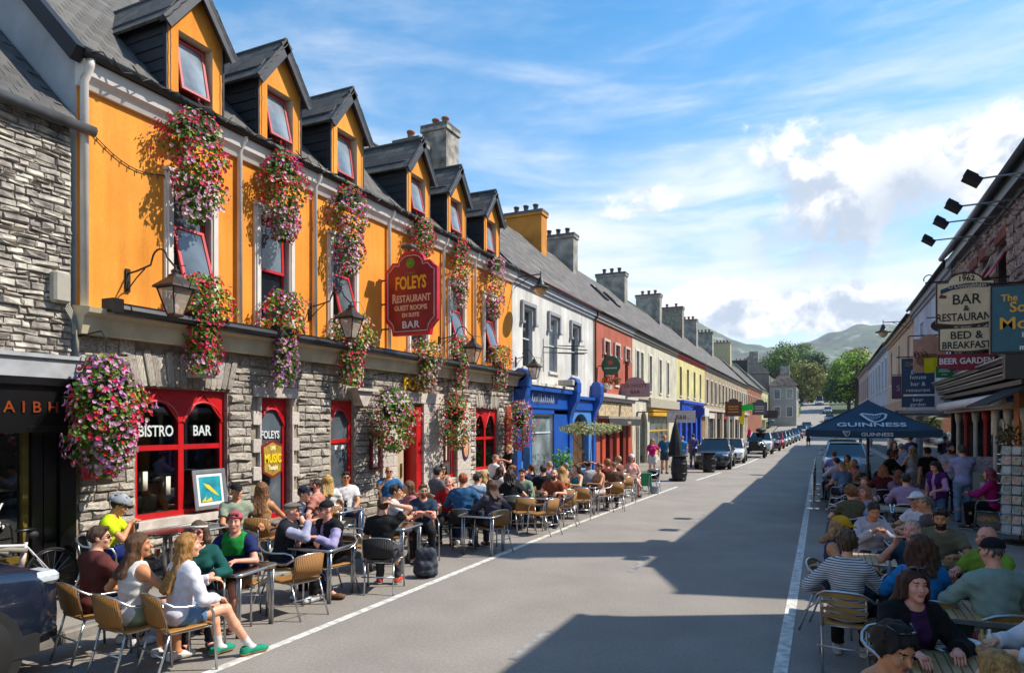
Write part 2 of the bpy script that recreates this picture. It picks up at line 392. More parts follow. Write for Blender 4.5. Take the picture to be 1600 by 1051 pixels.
def hairm(c):
    k = ('hair', c)
    if k in _M: return _M[k]
    m = M(c, .5, var=.3, scale=30, spec=.4, key='hair' + c); nt = m.node_tree; b = nt.nodes['Principled BSDF']; tc = nt.nodes.new('ShaderNodeTexCoord'); mp = nt.nodes.new('ShaderNodeMapping'); nt.links.new(tc.outputs['Object'], mp.inputs[0]); mp.inputs['Scale'].default_value = (1, 1, .10)
    n = nt.nodes.new('ShaderNodeTexNoise'); nt.links.new(mp.outputs[0], n.inputs['Vector']); n.inputs['Scale'].default_value = 130; n.inputs['Detail'].default_value = 4; n.inputs['Roughness'].default_value = .7
    r = nt.nodes.new('ShaderNodeMapRange'); nt.links.new(n.outputs[0], r.inputs[0]); r.inputs[1].default_value = .3; r.inputs[2].default_value = .7; r.inputs[3].default_value = .45; r.inputs[4].default_value = 1.5
    h = nt.nodes.new('ShaderNodeHueSaturation'); nt.links.new(b.inputs['Base Color'].links[0].from_socket, h.inputs['Color']); nt.links.new(r.outputs[0], h.inputs['Value']); nt.links.new(h.outputs[0], b.inputs['Base Color'])
    bp = nt.nodes.new('ShaderNodeBump'); bp.inputs['Strength'].default_value = .9; bp.inputs['Distance'].default_value = .012; nt.links.new(n.outputs[0], bp.inputs['Height']); nt.links.new(bp.outputs[0], b.inputs['Normal']); _M[k] = m; return m
SKIN = {'fair': 'e3a98a', 'tan': 'c98a62', 'pink': 'e09c86', 'brown': '9c6243'}
def skin(t): return M(SKIN[t], rough=.5, var=.08, scale=14, spec=.35)
def v3(*a): return np.array(a, float)
def ik(a, w, l1, l2, hint):
    d = w - a; L = np.linalg.norm(d); mx = (l1 + l2) * .995
    if L > mx: w = a + d / L * mx; d = w - a; L = mx
    n = d / L; x = (l1 * l1 - l2 * l2 + L * L) / (2 * L); h = math.sqrt(max(l1 * l1 - x * x, 0)); q = np.array(hint, float); q = q - n * q.dot(n); q /= max(np.linalg.norm(q), 1e-6)
    return a + n * x + q * h, w
ARM = {'lap': ((.13, .33, .66), (.7, -.5, -.5), (-.2, .9, -.35)), 'table': ((.14, .40, .80), (.8, -.3, -.6), (-.35, .93, -.08)), 'mouth': ((.07, .27, 1.08), (.7, 0, -.9), (-.4, .2, .9)),
       'chin': ((.05, .22, 1.03), (.6, .2, -1), (-.3, -.1, .95)), 'cross': ((-.06, .27, .86), (.9, .0, -.6), (-.95, .15, 0)), 'head': ((.15, -.04, 1.24), (1, .35, .5), (-.7, -.3, .5)),
       'down': ((.25, .03, .44), (.5, -.9, 0), (0, .12, -1)), 'arm': ((.29, .24, .70), (.6, -.7, -.3), (0, .95, -.25)), 'phone': ((.06, .34, .93), (.8, -.1, -.8), (-.45, .6, .6)),
       'drink': ((.10, .36, .86), (.8, -.2, -.7), (-.5, .85, .1)), 'reach': ((.20, .52, .82), (.8, -.2, -.6), (-.1, 1, -.1)), 'hip': ((.20, -.02, .60), (1, -.5, 0), (-.5, .4, -.8)), 'back': ((.12, -.12, .75), (1, -.3, 0), (-.8, -.1, -.6))}
SHOE = {}
def shoe_mesh(kind):
    if kind in SHOE: return SHOE[kind]
    g = SDF((-.07, -.12, -.01), (.07, .22, .16), .011)
    g.cap((0, -.05, .045), (0, .12, .038), .042, .043, k=.02); g.ell((0, .14, .035), (.047, .065, .038), k=.02); g.cap((0, -.04, .05), (0, -.045, .10), .042, .040, k=.03); g.ell((0, -.045, .03), (.04, .05, .035), k=.02)
    g.cut((0, 0, .003), (0, 0, -1)); g.cut((0, 0, .105), (0, -.25, 1)); V, F = g.nets(); z = V[F].mean(1)[:, 2]; y = V[F].mean(1)[:, 1]
    SHOE[kind] = npmesh('shoe', V, F, [cloth('333333'), cloth('dddddd')], (z < .026).astype(int)); return SHOE[kind]
def hands(mb, wrist, d, sg, curl, scale=1.0):
    """five fingers of unequal length, bent, and a thumb from the side of the palm; returns palm frame"""
    d = d / np.linalg.norm(d); n = np.array((0, 0, -1.0)); n = n - d * n.dot(d)
    if np.linalg.norm(n) < .35: n = np.array((-sg, .2, 0.0)); n = n - d * n.dot(d)
    n /= np.linalg.norm(n); sd = np.cross(d, n) * (1 if sg > 0 else -1); sd /= np.linalg.norm(sd)   # sd: towards the thumb
    if sg > 0: sd = -sd if sd[0] > 0 and abs(sd[0]) > .3 else sd
    elif sd[0] < 0 and abs(sd[0]) > .3: sd = -sd
    kn = wrist + d * .085
    for i, (o, L) in enumerate(((.030, .068), (.010, .078), (-.010, .072), (-.029, .058))):
        p = kn + sd * o - d * .018; pts = [p]; a = .15
        for q in (.5, .3, .2):
            a += curl * (.9 if q == .5 else .7); p = p + (d * math.cos(a) + n * math.sin(a)) * (L * q + (.018 if q == .5 else 0)); pts.append(p)
        mb.tube(pts, [.0095, .009, .008, .0062], 6)
    p = wrist + d * .028 + sd * .022; q = p + d * .030 + sd * .026 + n * .006; r = q + d * .030 + sd * (.006 - .02 * curl) + n * .012 * curl
    mb.tube([p, q, r], [.0135, .0105, .0075], 6)
    return np.stack([sd, d, n], 1)
GN = {'n': 0}
def person(name_lab, x, y, z=0., hd=0., pose='sit', arms=('lap', 'lap'), lean=4, yaw=0, pitch=0, s=1.0, lod=1, sk='fair', top=('tee', '888888'), bot=('trousers', '333344'), hair=('short', '3a2a1c'),
           shoes='333333', sole='dddddd', over=None, hat=None, glasses=None, beard=None, fem=False, grp='people at the tables', legs=None, socks=None, curl=.55, seed=0, eyes=True, fat=1.0):
    """hd: heading in degrees, 0 faces along the street away from the camera (+Y), 90 faces the orange pub (-X)"""
    root = E('person', name_lab, 'person', (x, y, z), R(hd), grp); root.scale = (s, s, s)
    rng = random.Random(seed + int(abs(x) * 997 + abs(y) * 131)); st = pose in ('stand', 'walk'); h, hh = ((.015, .0078), (.021, .011), (.029, .016))[lod]
    hz = .95 if st else .545; dz = hz - .545; le = R(lean); Rt = np.array([[1, 0, 0], [0, math.cos(le), math.sin(le)], [0, -math.sin(le), math.cos(le)]])  # lean > 0: forwards
    P = v3(0, 0, hz); N = P + Rt @ v3(0, 0, .50); yw, pt = R(yaw), R(pitch)
    Rx = np.array([[1, 0, 0], [0, math.cos(pt), math.sin(pt)], [0, -math.sin(pt), math.cos(pt)]]); Rz = np.array([[math.cos(yw), -math.sin(yw), 0], [math.sin(yw), math.cos(yw), 0], [0, 0, 1]]); Rh = Rz @ Rx
    Hc = N + Rt @ v3(0, .015, .055) + Rh @ v3(0, .012, .105)
    hp = lambda a, b, c: Hc + Rh @ v3(a, b, c)
    sw = .155 if fem else .18; W = []
    for sg, nm in ((1, arms[0]), (-1, arms[1])):
        t, hn, hdn = ARM[nm]; sh = N + Rt @ v3(sg * sw, -.005, -.075); w = v3(sg * t[0], t[1], t[2] + dz)
        if nm in ('mouth', 'chin', 'head'): w = w + (N - v3(0, 0, hz + .5)) * .9
        el, w = ik(sh, w, .29, .26, (sg * hn[0], hn[1], hn[2])); W.append((sg, sh, el, w, v3(sg * hdn[0], hdn[1], hdn[2])))
    LG = []
    for sg in (1, -1):
        hip = P + v3(sg * .09, .01, -.02); lk = legs or pose
        kn, an = {'stand': (v3(sg * .10, .03, .50), v3(sg * .11, -.01, .09)), 'walk': (v3(sg * .09, .12 * sg + .05, .50), v3(sg * .09, .26 * sg - .05, .10 + (.06 if sg < 0 else 0))),
                  'sit': (v3(sg * .13, .42, .53), v3(sg * .13, .40, .09)), 'out': (v3(sg * .12, .42, .53), v3(sg * .13, .58 + .1 * sg, .09)), 'tuck': (v3(sg * .13, .41, .52), v3(sg * .12, .22, .10)),
                  'cross': ((v3(.03, .43, .64), v3(-.16, .58, .30)) if sg > 0 else (v3(-.12, .42, .53), v3(-.10, .44, .09))), 'wide': (v3(sg * .22, .40, .53), v3(sg * .20, .42, .09))}[lk]
        LG.append((sg, hip, kn, an))
    allp = [P, N, Hc] + [q for w in W for q in (w[1], w[2], w[3], w[3] + w[4] * .16)] + [q for l in LG for q in l[1:]]
    lo = np.min(allp, 0) - .17; hi = np.max(allp, 0) + .17; lo[2] = max(lo[2], 0.02)
    hr = [(Hc[i] - .13, Hc[i] + .13, hh) for i in range(3)]; fine = [[q] for q in hr]
    if lod == 0:
        for w in W:
            for i in range(3): fine[i].append((w[3][i] - .03, w[3][i] + .05, .011))
    bw = .9 if fem else 1.0
    def torso(g, e, k=.06, low=True):
        f = fat
        g.ell(P + v3(0, -.01, 0), ((.172 if fem else .165) * f + e, .125 * f + e, .115 + e), k=k)
        g.ell(P + Rt @ v3(0, .005, .17), (.135 * bw * f + e, (.10 * f if f < 1.1 else .135) + e, .15 + e), Rt, k=k)
        g.ell(P + Rt @ v3(0, 0, .34), (.168 * bw * f ** .5 + e, .112 * f ** .5 + e, .17 + e), Rt, k=k)
        g.cap(N + Rt @ v3(-sw * .86, -.01, -.075), N + Rt @ v3(sw * .86, -.01, -.075), .062 + e, k=k)
        g.cap(N + Rt @ v3(-.05, -.015, -.035), N + Rt @ v3(.05, -.015, -.035), .055 + e * .7, k=k)
        if fem:
            for sg in (1, -1): g.ell(P + Rt @ v3(sg * .072, .095, .315), (.062 + e * .6, .058 + e * .6, .062 + e * .6), Rt, k=.04)
    # --- skin
    g = SDF(lo, hi, h, fine); torso(g, 0)
    g.cap(N + Rt @ v3(0, -.01, -.05), hp(0, -.015, -.06), .058 if not fem else .05, .053 if not fem else .046, k=.04)
    mb = MB()
    for sg, sh, el, w, hdn in W:
        g.cap(sh, el, .052 * bw, .041 * bw, k=.04); g.cap(el, w, .041 * bw, .027 * bw, k=.02)
        fr = hands(mb, w, hdn, sg, curl); d = hdn / np.linalg.norm(hdn); g.ell(w + d * .045, (.041, .058, .021), fr, k=.02)
    for sg, hip, kn, an in LG:
        g.cap(hip, kn, .083 * bw * fat, .058 * bw, k=.05); g.cap(kn, kn * .6 + an * .4 + v3(0, -.015, 0), .056 * bw, .055 * bw, k=.03); g.cap(kn * .6 + an * .4 + v3(0, -.015, 0), an, .055 * bw, .037, k=.03)
        g.cap(an, an + v3(0, .08, -.045), .036, .03, k=.02)
    fw = .94 if fem else 1.0
    g.ell(hp(0, -.012, .032), (.075 * fw, .096, .090), Rh, k=.02); g.ell(hp(0, .028, -.040), (.057 * fw, .064, .072), Rh, k=.03); g.ell(hp(0, .072, -.095), (.022 * fw, .02, .018), Rh, k=.03)
    g.cap(hp(0, .086, .018), hp(0, .110, -.020), .008, .0125, k=.012); g.cap(hp(-.034, .074, .033), hp(.034, .074, .033), .013, k=.015)
    for sg in (1, -1):
        g.ell(hp(sg * .030, .092, .012), (.017, .012, .011), Rh, k=.012, op='s'); g.ell(hp(sg * .077 * fw, -.008, .0), (.011, .021, .033), Rh, k=.012); g.ell(hp(sg * .04, .065, -.022), (.022, .022, .022), Rh, k=.02)
    g.cap(hp(-.017, .086, -.054), hp(.017, .086, -.054), .0095, k=.01)
    V, F = g.nets(); c = (V[F].mean(1) - Hc) @ Rh; mi = np.zeros(len(F), int); hx, hy, hz_ = c[:, 0], c[:, 1], c[:, 2]
    hd_ = (np.abs(hx) < .1) & (np.abs(hz_) < .14) & (hy > 0)
    mi[hd_ & (np.abs(hx) < .024) & (np.abs(hz_ + .054) < .010) & (hy > .07)] = 1
    mi[hd_ & (np.abs(np.abs(hx) - .031) < .017) & (np.abs(hz_ - .036) < .0048) & (hy > .05)] = 2
    if beard: mi[hd_ & (mi == 0) & (hz_ < -.028 - .012 * (np.abs(hx) < .03)) & (hz_ > -.135) & (hy > .012)] = 3
    if socks:
        for l in LG:
            a = V[F].mean(1); mi[(np.linalg.norm(a - l[3], axis=1) < .13) & (a[:, 2] < .22)] = 4
    mats = [skin(sk), M({'fair': 'bf7868', 'tan': 'a3624f', 'pink': 'bd7066', 'brown': '7a4538'}[sk], .4), M(hair[1] if hair[0] != 'bald' else '6b5a4a', .8), M(beard or '5b4634', .85, bump=.6, bscale=200), cloth(socks or 'eeeeee')]
    ob('body', npmesh('body', V, F, mats, mi, extra=mb), root)
    if eyes and not (glasses and glasses[0] == 'on'):
        for sg in (1, -1):
            m = MB(); m.sph((0, 0, 0), (.0118, .0105, .0058), 8, 6); m.sph((0, .0070, 0), (.0060, .0050, .0056), 6, 4, 1)
            e = m.build('eye', [M('b9aca0', .3, 0), M('2a1c14', .2, 0)], root, True); p = hp(sg * .030, .0745, .013); e.location = p; e.rotation_euler = Matrix(Rh).to_euler()
    # --- clothes
    fold = lambda X, Y, Z: .0055 * np.sin(X * 31 + Z * 23 + seed) * np.sin(Y * 27 - Z * 37 + seed * 2) + .0025 * np.sin(Z * 61 + X * 17)
    def shell(kind, e, sleeve, name, mat, neck=.075, hem=None, openf=0):
        g = SDF(lo, hi, h); torso(g, e)
        if sleeve > 0:
            for sg, sh, el, w, hdn in W:
                if sleeve <= 1: b = sh + (el - sh) * sleeve; g.cap(sh, b, .054 * bw + e, .047 * bw + e * 1.15, k=.035, flat=True)
                else: b = el + (w - el) * (sleeve - 1); g.cap(sh, el, .054 * bw + e, .043 * bw + e * 1.2, k=.035); g.cap(el, b, .043 * bw + e * 1.2, .032 + e, k=.02, flat=True)
        g.warp(fold)
        if kind == 'tank':
            for sg in (1, -1): g.ell(N + Rt @ v3(sg * (sw + .045), 0, -.07), (.085, .2, .12), Rt, k=.01, op='s')
            g.ell(N + Rt @ v3(0, .03, .0), (.085, .13, .10), Rt, k=.01, op='s')
        elif kind == 'strap':
            g.cut(N + Rt @ v3(0, 0, -.13), Rt @ v3(0, 0, 1))
        else: g.ell(N + Rt @ v3(0, .025, .035), (neck, neck * 1.05, neck), Rt, k=.008, op='s')
        if openf:
            g.cap(N + Rt @ v3(0, .12, .06), P + v3(0, .14, -.1), openf * .75, openf, k=.01, op='s')
        hm = hem if hem is not None else (-.06 if not st else -.12); g.cut(P + v3(0, 0, hm), (0, .25 if not st else 0, -1))
        V, F = g.nets()
        if len(F): ob(name, npmesh(name, V, F, [mat]), root)
    k0, tc = top[0], top[1]; tm = tc if not isinstance(tc, str) else cloth(tc)
    if k0 == 'tee': shell('tee', .019, .62, 'shirt', tm)
    elif k0 == 'long': shell('long', .019, 1.93, 'shirt', tm)
    elif k0 == 'roll': shell('long', .019, 1.3, 'shirt', tm, neck=.068)
    elif k0 == 'jacket': shell('long', .028, 1.93, 'jacket', tm, neck=.07)
    elif k0 in ('tank', 'strap'): shell(k0, .014, 0, 'top', tm)
    elif k0 == 'dress': shell('tank' if len(top) > 2 else 'tee', .018, 0 if len(top) > 2 else .4, 'dress', tm, hem=-.10)
    if len(top) > 2 and top[2] == 'hood':
        g = SDF(N - .2, N + .2, h)
        for q in range(9): a = PI + PI * q / 8; g.cap(N + Rt @ v3(.085 * math.cos(a), .075 * math.sin(a) - .02, .01), N + Rt @ v3(.085 * math.cos(a + .4), .075 * math.sin(a + .4) - .02, .005), .032, k=.02)
        g.ell(N + Rt @ v3(0, -.11, -.05), (.10, .045, .085), Rt, k=.03); V, F = g.nets(); ob('hood', npmesh('hood', V, F, [tm]), root)
    if len(top) > 2 and top[2] == 'collar':
        m = MB(); r = .07
        pts = [N + Rt @ v3(r * math.cos(a), r * math.sin(a) * .9 - .008, .012 - .03 * max(0, math.sin(a))) for a in np.linspace(PI * .62, PI * 2.38, 14)]; m.tube([tuple(p) for p in pts], .014, 6); m.build('collar', top[3] if len(top) > 3 and not isinstance(top[3], str) else (cloth(top[3]) if len(top) > 3 else tm), root, True)
    if over:
        if over[0] == 'gilet': shell('v', .036, .12, 'gilet', cloth(over[1]), neck=.075, openf=.045)
        if over[0] == 'cardigan': shell('v', .032, 1.92, 'cardigan', cloth(over[1]), neck=.08, openf=.085)
        if over[0] == 'yoke':
            g = SDF(lo, hi, h); torso(g, .027); g.warp(fold); g.ell(N + Rt @ v3(0, .025, .035), (.075, .08, .075), Rt, k=.008, op='s'); g.cut(P + Rt @ v3(0, 0, .27), -(Rt @ v3(0, 0, 1))); g.cut(P + Rt @ v3(.135, 0, 0), (1, 0, 0)); g.cut(P + Rt @ v3(-.135, 0, 0), (-1, 0, 0)); V, F = g.nets(); ob('shirt_panel', npmesh('shirt_panel', V, F, [cloth(over[1])]), root)
        if over[0] == 'apron':
            g = SDF(lo, hi, h); g.ell(P + v3(0, 0, -.05), (.185, .14, .2), k=.03); g.cut(P, (0, -1, 0)); V, F = g.nets(); ob('apron', npmesh('apron', V, F, [cloth(over[1])]), root)
    if bot:
        e = .015; bm = bot[1] if not isinstance(bot[1], str) else cloth(bot[1]); g = SDF(lo, hi, h)
        g.ell(P + v3(0, -.01, 0), ((.172 if fem else .165) * fat + e * .8, .125 * fat + e * .8, .115 + e), k=.05)
        for sg, hip, kn, an in LG:
            if bot[0] == 'trousers': g.cap(hip, kn, .085 * bw * fat + e, .061 * bw + e, k=.04); g.cap(kn, kn + (an - kn) * .97, .061 * bw + e, .045 + e, k=.03, flat=True)
            elif bot[0] == 'crop': g.cap(hip, kn, .085 * bw * fat + e, .061 * bw + e, k=.04); g.cap(kn, kn + (an - kn) * .6, .061 * bw + e, .055 + e, k=.03, flat=True)
            elif bot[0] == 'shorts': b = hip + (kn - hip) * (bot[2] if len(bot) > 2 else .75); g.cap(hip, b, .085 * bw * fat + e, .075 * bw + e * 1.8, k=.04, flat=True)
        if bot[0] == 'skirt':
            a = (LG[0][1] + LG[1][1]) / 2; b = (LG[0][2] + LG[1][2]) / 2; q = bot[2] if len(bot) > 2 else .8; b = a + (b - a) * q
            for o in (-.09, 0, .09): g.cap(a + v3(o, 0, 0), b + v3(o * 1.25, 0, 0), .10, .095, k=.05, flat=True)
        g.warp(fold); g.ell(P + Rt @ v3(0, .005, .13), (.137 * bw * fat + .012, .103 * fat + .012, .12), Rt, k=.05); g.cut(P + v3(0, 0, .10), (0, 0, 1)); V, F = g.nets(); nm = {'trousers': 'trousers', 'crop': 'trousers', 'shorts': 'shorts', 'skirt': 'skirt'}[bot[0]]; ob(nm, npmesh(nm, V, F, [bm]), root)
    for sg, hip, kn, an in LG:
        o = ob('shoe', shoe_mesh('trainer'), root, (an[0], an[1] - .01, an[2] - .085)); remat(o, 0, cloth(shoes)); remat(o, 1, cloth(sole)); o.rotation_euler = (R(25) if legs == 'cross' and sg > 0 else 0, 0, R(-8 * sg))
    # --- hair, hats, glasses
    hk, hc = hair[0], hair[1]; hm = hairm(hc)
    if hk != 'bald':
        amp = {'curly': .013, 'bushy': .012, 'short': .0065}.get(hk, .004); fq = {'curly': 75, 'bushy': 60, 'short': 70}.get(hk, 90)
        wob = lambda X, Y, Z: amp * (np.sin(X * fq + seed) * np.sin(Y * fq * .9) * np.sin(Z * fq * .6 + 1) + .5 * np.sin(X * fq * 2.1 + Z * 20))
        llo = Hc - .25; lhi = Hc + .22; L = hair[2] if len(hair) > 2 else .22
        if hk in ('long', 'pony', 'bob', 'bushy'): llo = Hc - v3(.24, .27, .20 + L)
        g = SDF(llo, lhi, max(h * .62, hh * 1.15)); th = {'curly': .020, 'bushy': .022, 'crop': -.006, 'bob': .006, 'long': .004}.get(hk, .003)
        g.ell(hp(0, -.016, .036), (.081 * fw + th, .101 + th, .096 + th), Rh, k=.01)
        ce = Rh @ v3(0, .80, -.60); g.cut(hp(0, .070, .066 if hk != 'crop' else .05), ce)     # hairline over the forehead
        if hk in ('short', 'curly', 'crop', 'bun', 'pony'): g.cut(hp(0, -.05, -.065), Rh @ v3(0, .45, -.9)); g.cut(hp(0, .035, .0), Rh @ v3(0, .9, -.45))
        if hk == 'short' and hh < .012: g.cap(hp(-.04, .068, .098), hp(.045, .066, .10), .020, .018, k=.02)
        if hk in ('long', 'bob', 'bushy'):
            b = Rt @ v3(0, -1, 0) * .05
            for o in (-.062, -.02, .02, .062): g.cap(hp(o, -.055 - .02 * (abs(o) < .03), .03), hp(o * 1.15, -.065, -.10) + v3(0, -.01, -L * .25), .04 + th, .038 + th, k=.03); 
            for o in (-.066, -.022, .022, .066): q0 = hp(o * 1.15, -.07, -.10); g.cap(q0, np.array([q0[0] * .7 + (Hc[0] + o * .8) * .3, min(q0[1], N[1] - .165) - max(0, L - .1) * math.sin(max(le, 0)), Hc[2] - .11 - L + .02 * math.sin(o * 50)]), .040 + th, .022, k=.03)
            if hk != 'bob':
                for sg in (1, -1): g.cap(hp(sg * .075, .0, .04), hp(sg * .088, -.01, -.10 - L * .3), .022 + th * .5, .02, k=.02)
            else:
                for sg in (1, -1): g.cap(hp(sg * .076, .01, .04), hp(sg * .082, .005, -.085), .024, .024, k=.02)
        if hk == 'bushy':
            for sg in (1, -1): g.ell(hp(sg * .085, -.03, -.05), (.055, .07, .10), Rh, k=.04)
            g.ell(hp(0, -.09, -.06), (.09, .06, .11), Rh, k=.04)
        if hk == 'bun': g.ell(hp(0, -.10, .075), (.038, .036, .036), Rh, k=.015)
        if hk == 'pony': g.cap(hp(0, -.11, .05), hp(0, -.15, -.10), .03, .024, k=.02); g.cap(hp(0, -.15, -.10), hp(0, -.13, -.10) + v3(0, -.01, -L), .024, .012, k=.02)
        g.warp(wob); V, F = g.nets()
        if len(F): ob('hair', npmesh('hair', V, F, [hm]), root)
    if hat:
        g = SDF(Hc - .25, Hc + .25, max(hh * 1.3, .012)); cm = cloth(hat[1])
        if hat[0] == 'cap' or hat[0] == 'capback':
            f = 1 if hat[0] == 'cap' else -1
            g.ell(hp(0, -.012, .052), (.090, .110, .090), Rh, k=.0); g.cut(hp(0, 0, .048), Rh @ v3(0, -.12 * f, -1)); g.cap(hp(-.035, f * .115 - .01, .056), hp(.035, f * .115 - .01, .056), .045, k=.0)
            Hn = Rh @ v3(0, -.1 * f, 1); g2 = SDF(Hc - .25, Hc + .25, max(hh * 1.3, .012)); g2.ell(hp(0, -.012, .052), (.090, .110, .090), Rh, k=.0); g2.cut(hp(0, 0, .046), Rh @ v3(0, -.12 * f, -1))
            V, F = g2.nets(); m = MB(); n = 11
            ri = [hp(.082 * math.sin(a), f * .098 * math.cos(a) - .012, .055 + .0 * a) for a in np.linspace(-1.1, 1.1, n)]; ro = [hp(.078 * math.sin(a), f * (.098 * math.cos(a) + .075 * math.cos(a * 1.2)) - .012, .048 - .012 * math.cos(a)) for a in np.linspace(-1.1, 1.1, n)]
            up = Rh @ v3(0, 0, .006); vs = [tuple(q) for q in ri + ro] + [tuple(q + up) for q in ri + ro]; fs = [(i, i + 1, n + i + 1, n + i) for i in range(n - 1)] + [(2 * n + i, 3 * n + i, 3 * n + i + 1, 2 * n + i + 1) for i in range(n - 1)] + [(n + i, n + i + 1, 3 * n + i + 1, 3 * n + i) for i in range(n - 1)]
            m.add(vs, fs); ob('cap', npmesh('cap', V, F, [cm], extra=m), root)
        elif hat[0] == 'flat':
            g.ell(hp(0, .0, .068), (.098, .130, .056), Rh, k=.0); g.cut(hp(0, 0, .058), Rh @ v3(0, .22, -1)); g.ell(hp(0, .105, .050), (.065, .042, .012), Rh, k=.02); V, F = g.nets(); ob('flat_cap', npmesh('flat_cap', V, F, [cm]), root)
        elif hat[0] == 'helmet':
            g.ell(hp(0, -.016, .058), (.102, .136, .124), Rh, k=.0); g.ell(hp(0, -.01, .03), (.085, .106, .098), Rh, k=.0, op='s'); g.cut(hp(0, 0, .045), Rh @ v3(0, .05, -1))
            for o in (-.06, -.03, 0, .03, .06): g.cap(hp(o, .10, .150 - o * o * 9), hp(o * .6, .0, .187 - o * o * 9), .013, k=.006, op='s'); g.cap(hp(o * .6, -.02, .187 - o * o * 9), hp(o * 1.2, -.13, .125 - o * o * 9), .013, k=.006, op='s')
            V, F = g.nets(); ob('bicycle_helmet', npmesh('bicycle_helmet', V, F, [cm]), root)
        elif hat[0] == 'band':
            m = MB(); m.tube([tuple(hp(.085 * math.cos(a), .104 * math.sin(a) - .014, .062 + .012 * math.sin(a))) for a in np.linspace(0, 2 * PI, 20)[:-1]], .014, 6, close=True); m.build('headband', cm, root, True)
    if glasses:
        m = MB(); up = .120 if glasses[0] == 'up' else 0; bk = -.055 if up else 0; lens = M(glasses[1], .08, 0, spec=1.0)
        for sg in (1, -1):
            m.add(*[(lambda b: (b.v, b.f))(MB().sph((0, 0, 0), (.025, .006, .019), 10, 6))][0], 0, Matrix.Translation(hp(sg * .032, .094 + bk, .012 + up)) @ (Matrix(Rh).to_4x4() @ Euler((R(-55 if up else 0), 0, R(-14 * sg))).to_matrix().to_4x4()))
            m.tube([tuple(hp(sg * .056, .088 + bk, .018 + up)), tuple(hp(sg * .080, .03 + bk, .022 + up)), tuple(hp(sg * .082, -.03, .012 + up * .6))], .0035, 5)
        m.tube([tuple(hp(-.012, .104 + bk, .018 + up)), tuple(hp(.012, .104 + bk, .018 + up))], .0035, 5); m.build('sunglasses', lens, root, True)
    return root
# ------------------------------------------------------------------ ground, road, hills, air
XL, XR = -9.3, 3.7            # facade planes left and right
KL, KR = -7.5, 1.9            # kerb lines
def gz(y):
    t = min(max((y - 95) / 150.0, 0), 1); return 9.0 * t * t * (3 - 2 * t) + max(0, y - 245) * .02
def terrain():
    xs = np.concatenate([-np.geomspace(4200, 30, 46), np.linspace(-22, 22, 12), np.geomspace(30, 4200, 46)]); ys = np.concatenate([np.linspace(-60, 300, 38), np.geomspace(320, 4600, 74)])
    def hill(x, y):
        g = lambda cx, cy, sx, sy, h: h * math.exp(-((x - cx) / sx) ** 2 - ((y - cy) / sy) ** 2)
        r = g(-600, 2560, 560, 700, 325) + g(-1500, 2900, 700, 800, 330) + g(225, 2750, 300, 600, 250) + g(1600, 2800, 600, 750, 240) + g(2600, 3000, 900, 900, 330) + g(-40, 3300, 800, 500, 100) + g(-2800, 3000, 900, 900, 330)
        k = min(max((y - 500) / 1500, 0), 1)
        return r + k * (14 * math.sin(x * .011 + y * .004) * math.sin(y * .009) + 7 * math.sin(x * .031 + 1) * math.sin(y * .027 + x * .01) + 4 * math.sin(x * .07) * math.sin(y * .05))
    v = [(x, y, (gz(y) - .12 if y < 300 else gz(300) + (y - 300) * .012) + hill(x, y)) for y in ys for x in xs]; n = len(xs)
    f = [(j * n + i, j * n + i + 1, (j + 1) * n + i + 1, (j + 1) * n + i) for j in range(len(ys) - 1) for i in range(n - 1)]
    m = M('515f3c', .95, col2='2b3729', scale=.006, var=.3, kind='world', bump=.0, key='moorland')
    nt = m.node_tree; b = nt.nodes['Principled BSDF']; g = nt.nodes.new('ShaderNodeNewGeometry')     # heather, rock and hedged fields
    def tex(s, d): t = nt.nodes.new('ShaderNodeTexNoise'); nt.links.new(g.outputs['Position'], t.inputs['Vector']); t.inputs['Scale'].default_value = s; t.inputs['Detail'].default_value = d; return t.outputs[0]
    def ramp(x, a, c): r = nt.nodes.new('ShaderNodeMapRange'); nt.links.new(x, r.inputs[0]); r.inputs[1].default_value = a; r.inputs[2].default_value = c; return r.outputs[0]
    src = b.inputs['Base Color'].links[0].from_socket
    for s_, d_, a_, c_, colr in ((.02, 8, .56, .70, '8a8680'), (.0045, 6, .50, .62, '45402f'), (.035, 6, .60, .66, '1f2b1a')):
        x = nt.nodes.new('ShaderNodeMix'); x.data_type = 'RGBA'; nt.links.new(ramp(tex(s_, d_), a_, c_), x.inputs[0]); nt.links.new(src, x.inputs[6]); x.inputs[7].default_value = (*lin(colr), 1); src = x.outputs[2]
    nt.links.new(src, b.inputs['Base Color'])
    me = DT.meshes.new('hills'); me.from_pydata(v, [], f); me.materials.append(m); me.polygons.foreach_set('use_smooth', [True] * len(f)); tag(ob('hills', me), 'heather and field covered hills beyond the town', 'hills', kind='structure')
terrain()
def strip(name, x0, x1, y0, y1, dz, mat, label=None, cat=None, kind='structure', step=6., edge=None):
    ys = list(np.arange(y0, y1, step)) + [y1]; v = []; f = []
    for y in ys: v += [(x0, y, gz(y) + dz), (x1, y, gz(y) + dz)]
    f = [(2 * i, 2 * i + 1, 2 * i + 3, 2 * i + 2) for i in range(len(ys) - 1)]
    if edge is not None:                 # a real kerb face on the side x=edge
        n = len(v)
        for y in ys: v += [(edge, y, gz(y) + dz), (edge, y, gz(y) - .02)]
        f += [(n + 2 * i, n + 2 * i + 1, n + 2 * i + 3, n + 2 * i + 2) for i in range(len(ys) - 1)]
    me = DT.meshes.new(name); me.from_pydata(v, [], f); me.materials.append(mat); o = ob(name, me); tag(o, label, cat, kind=kind); return o
ASPH = M('938c84', .88, var=.07, scale=.55, bump=.9, bscale=160, kind='world', spec=.3, key='asphalt', isl=0)
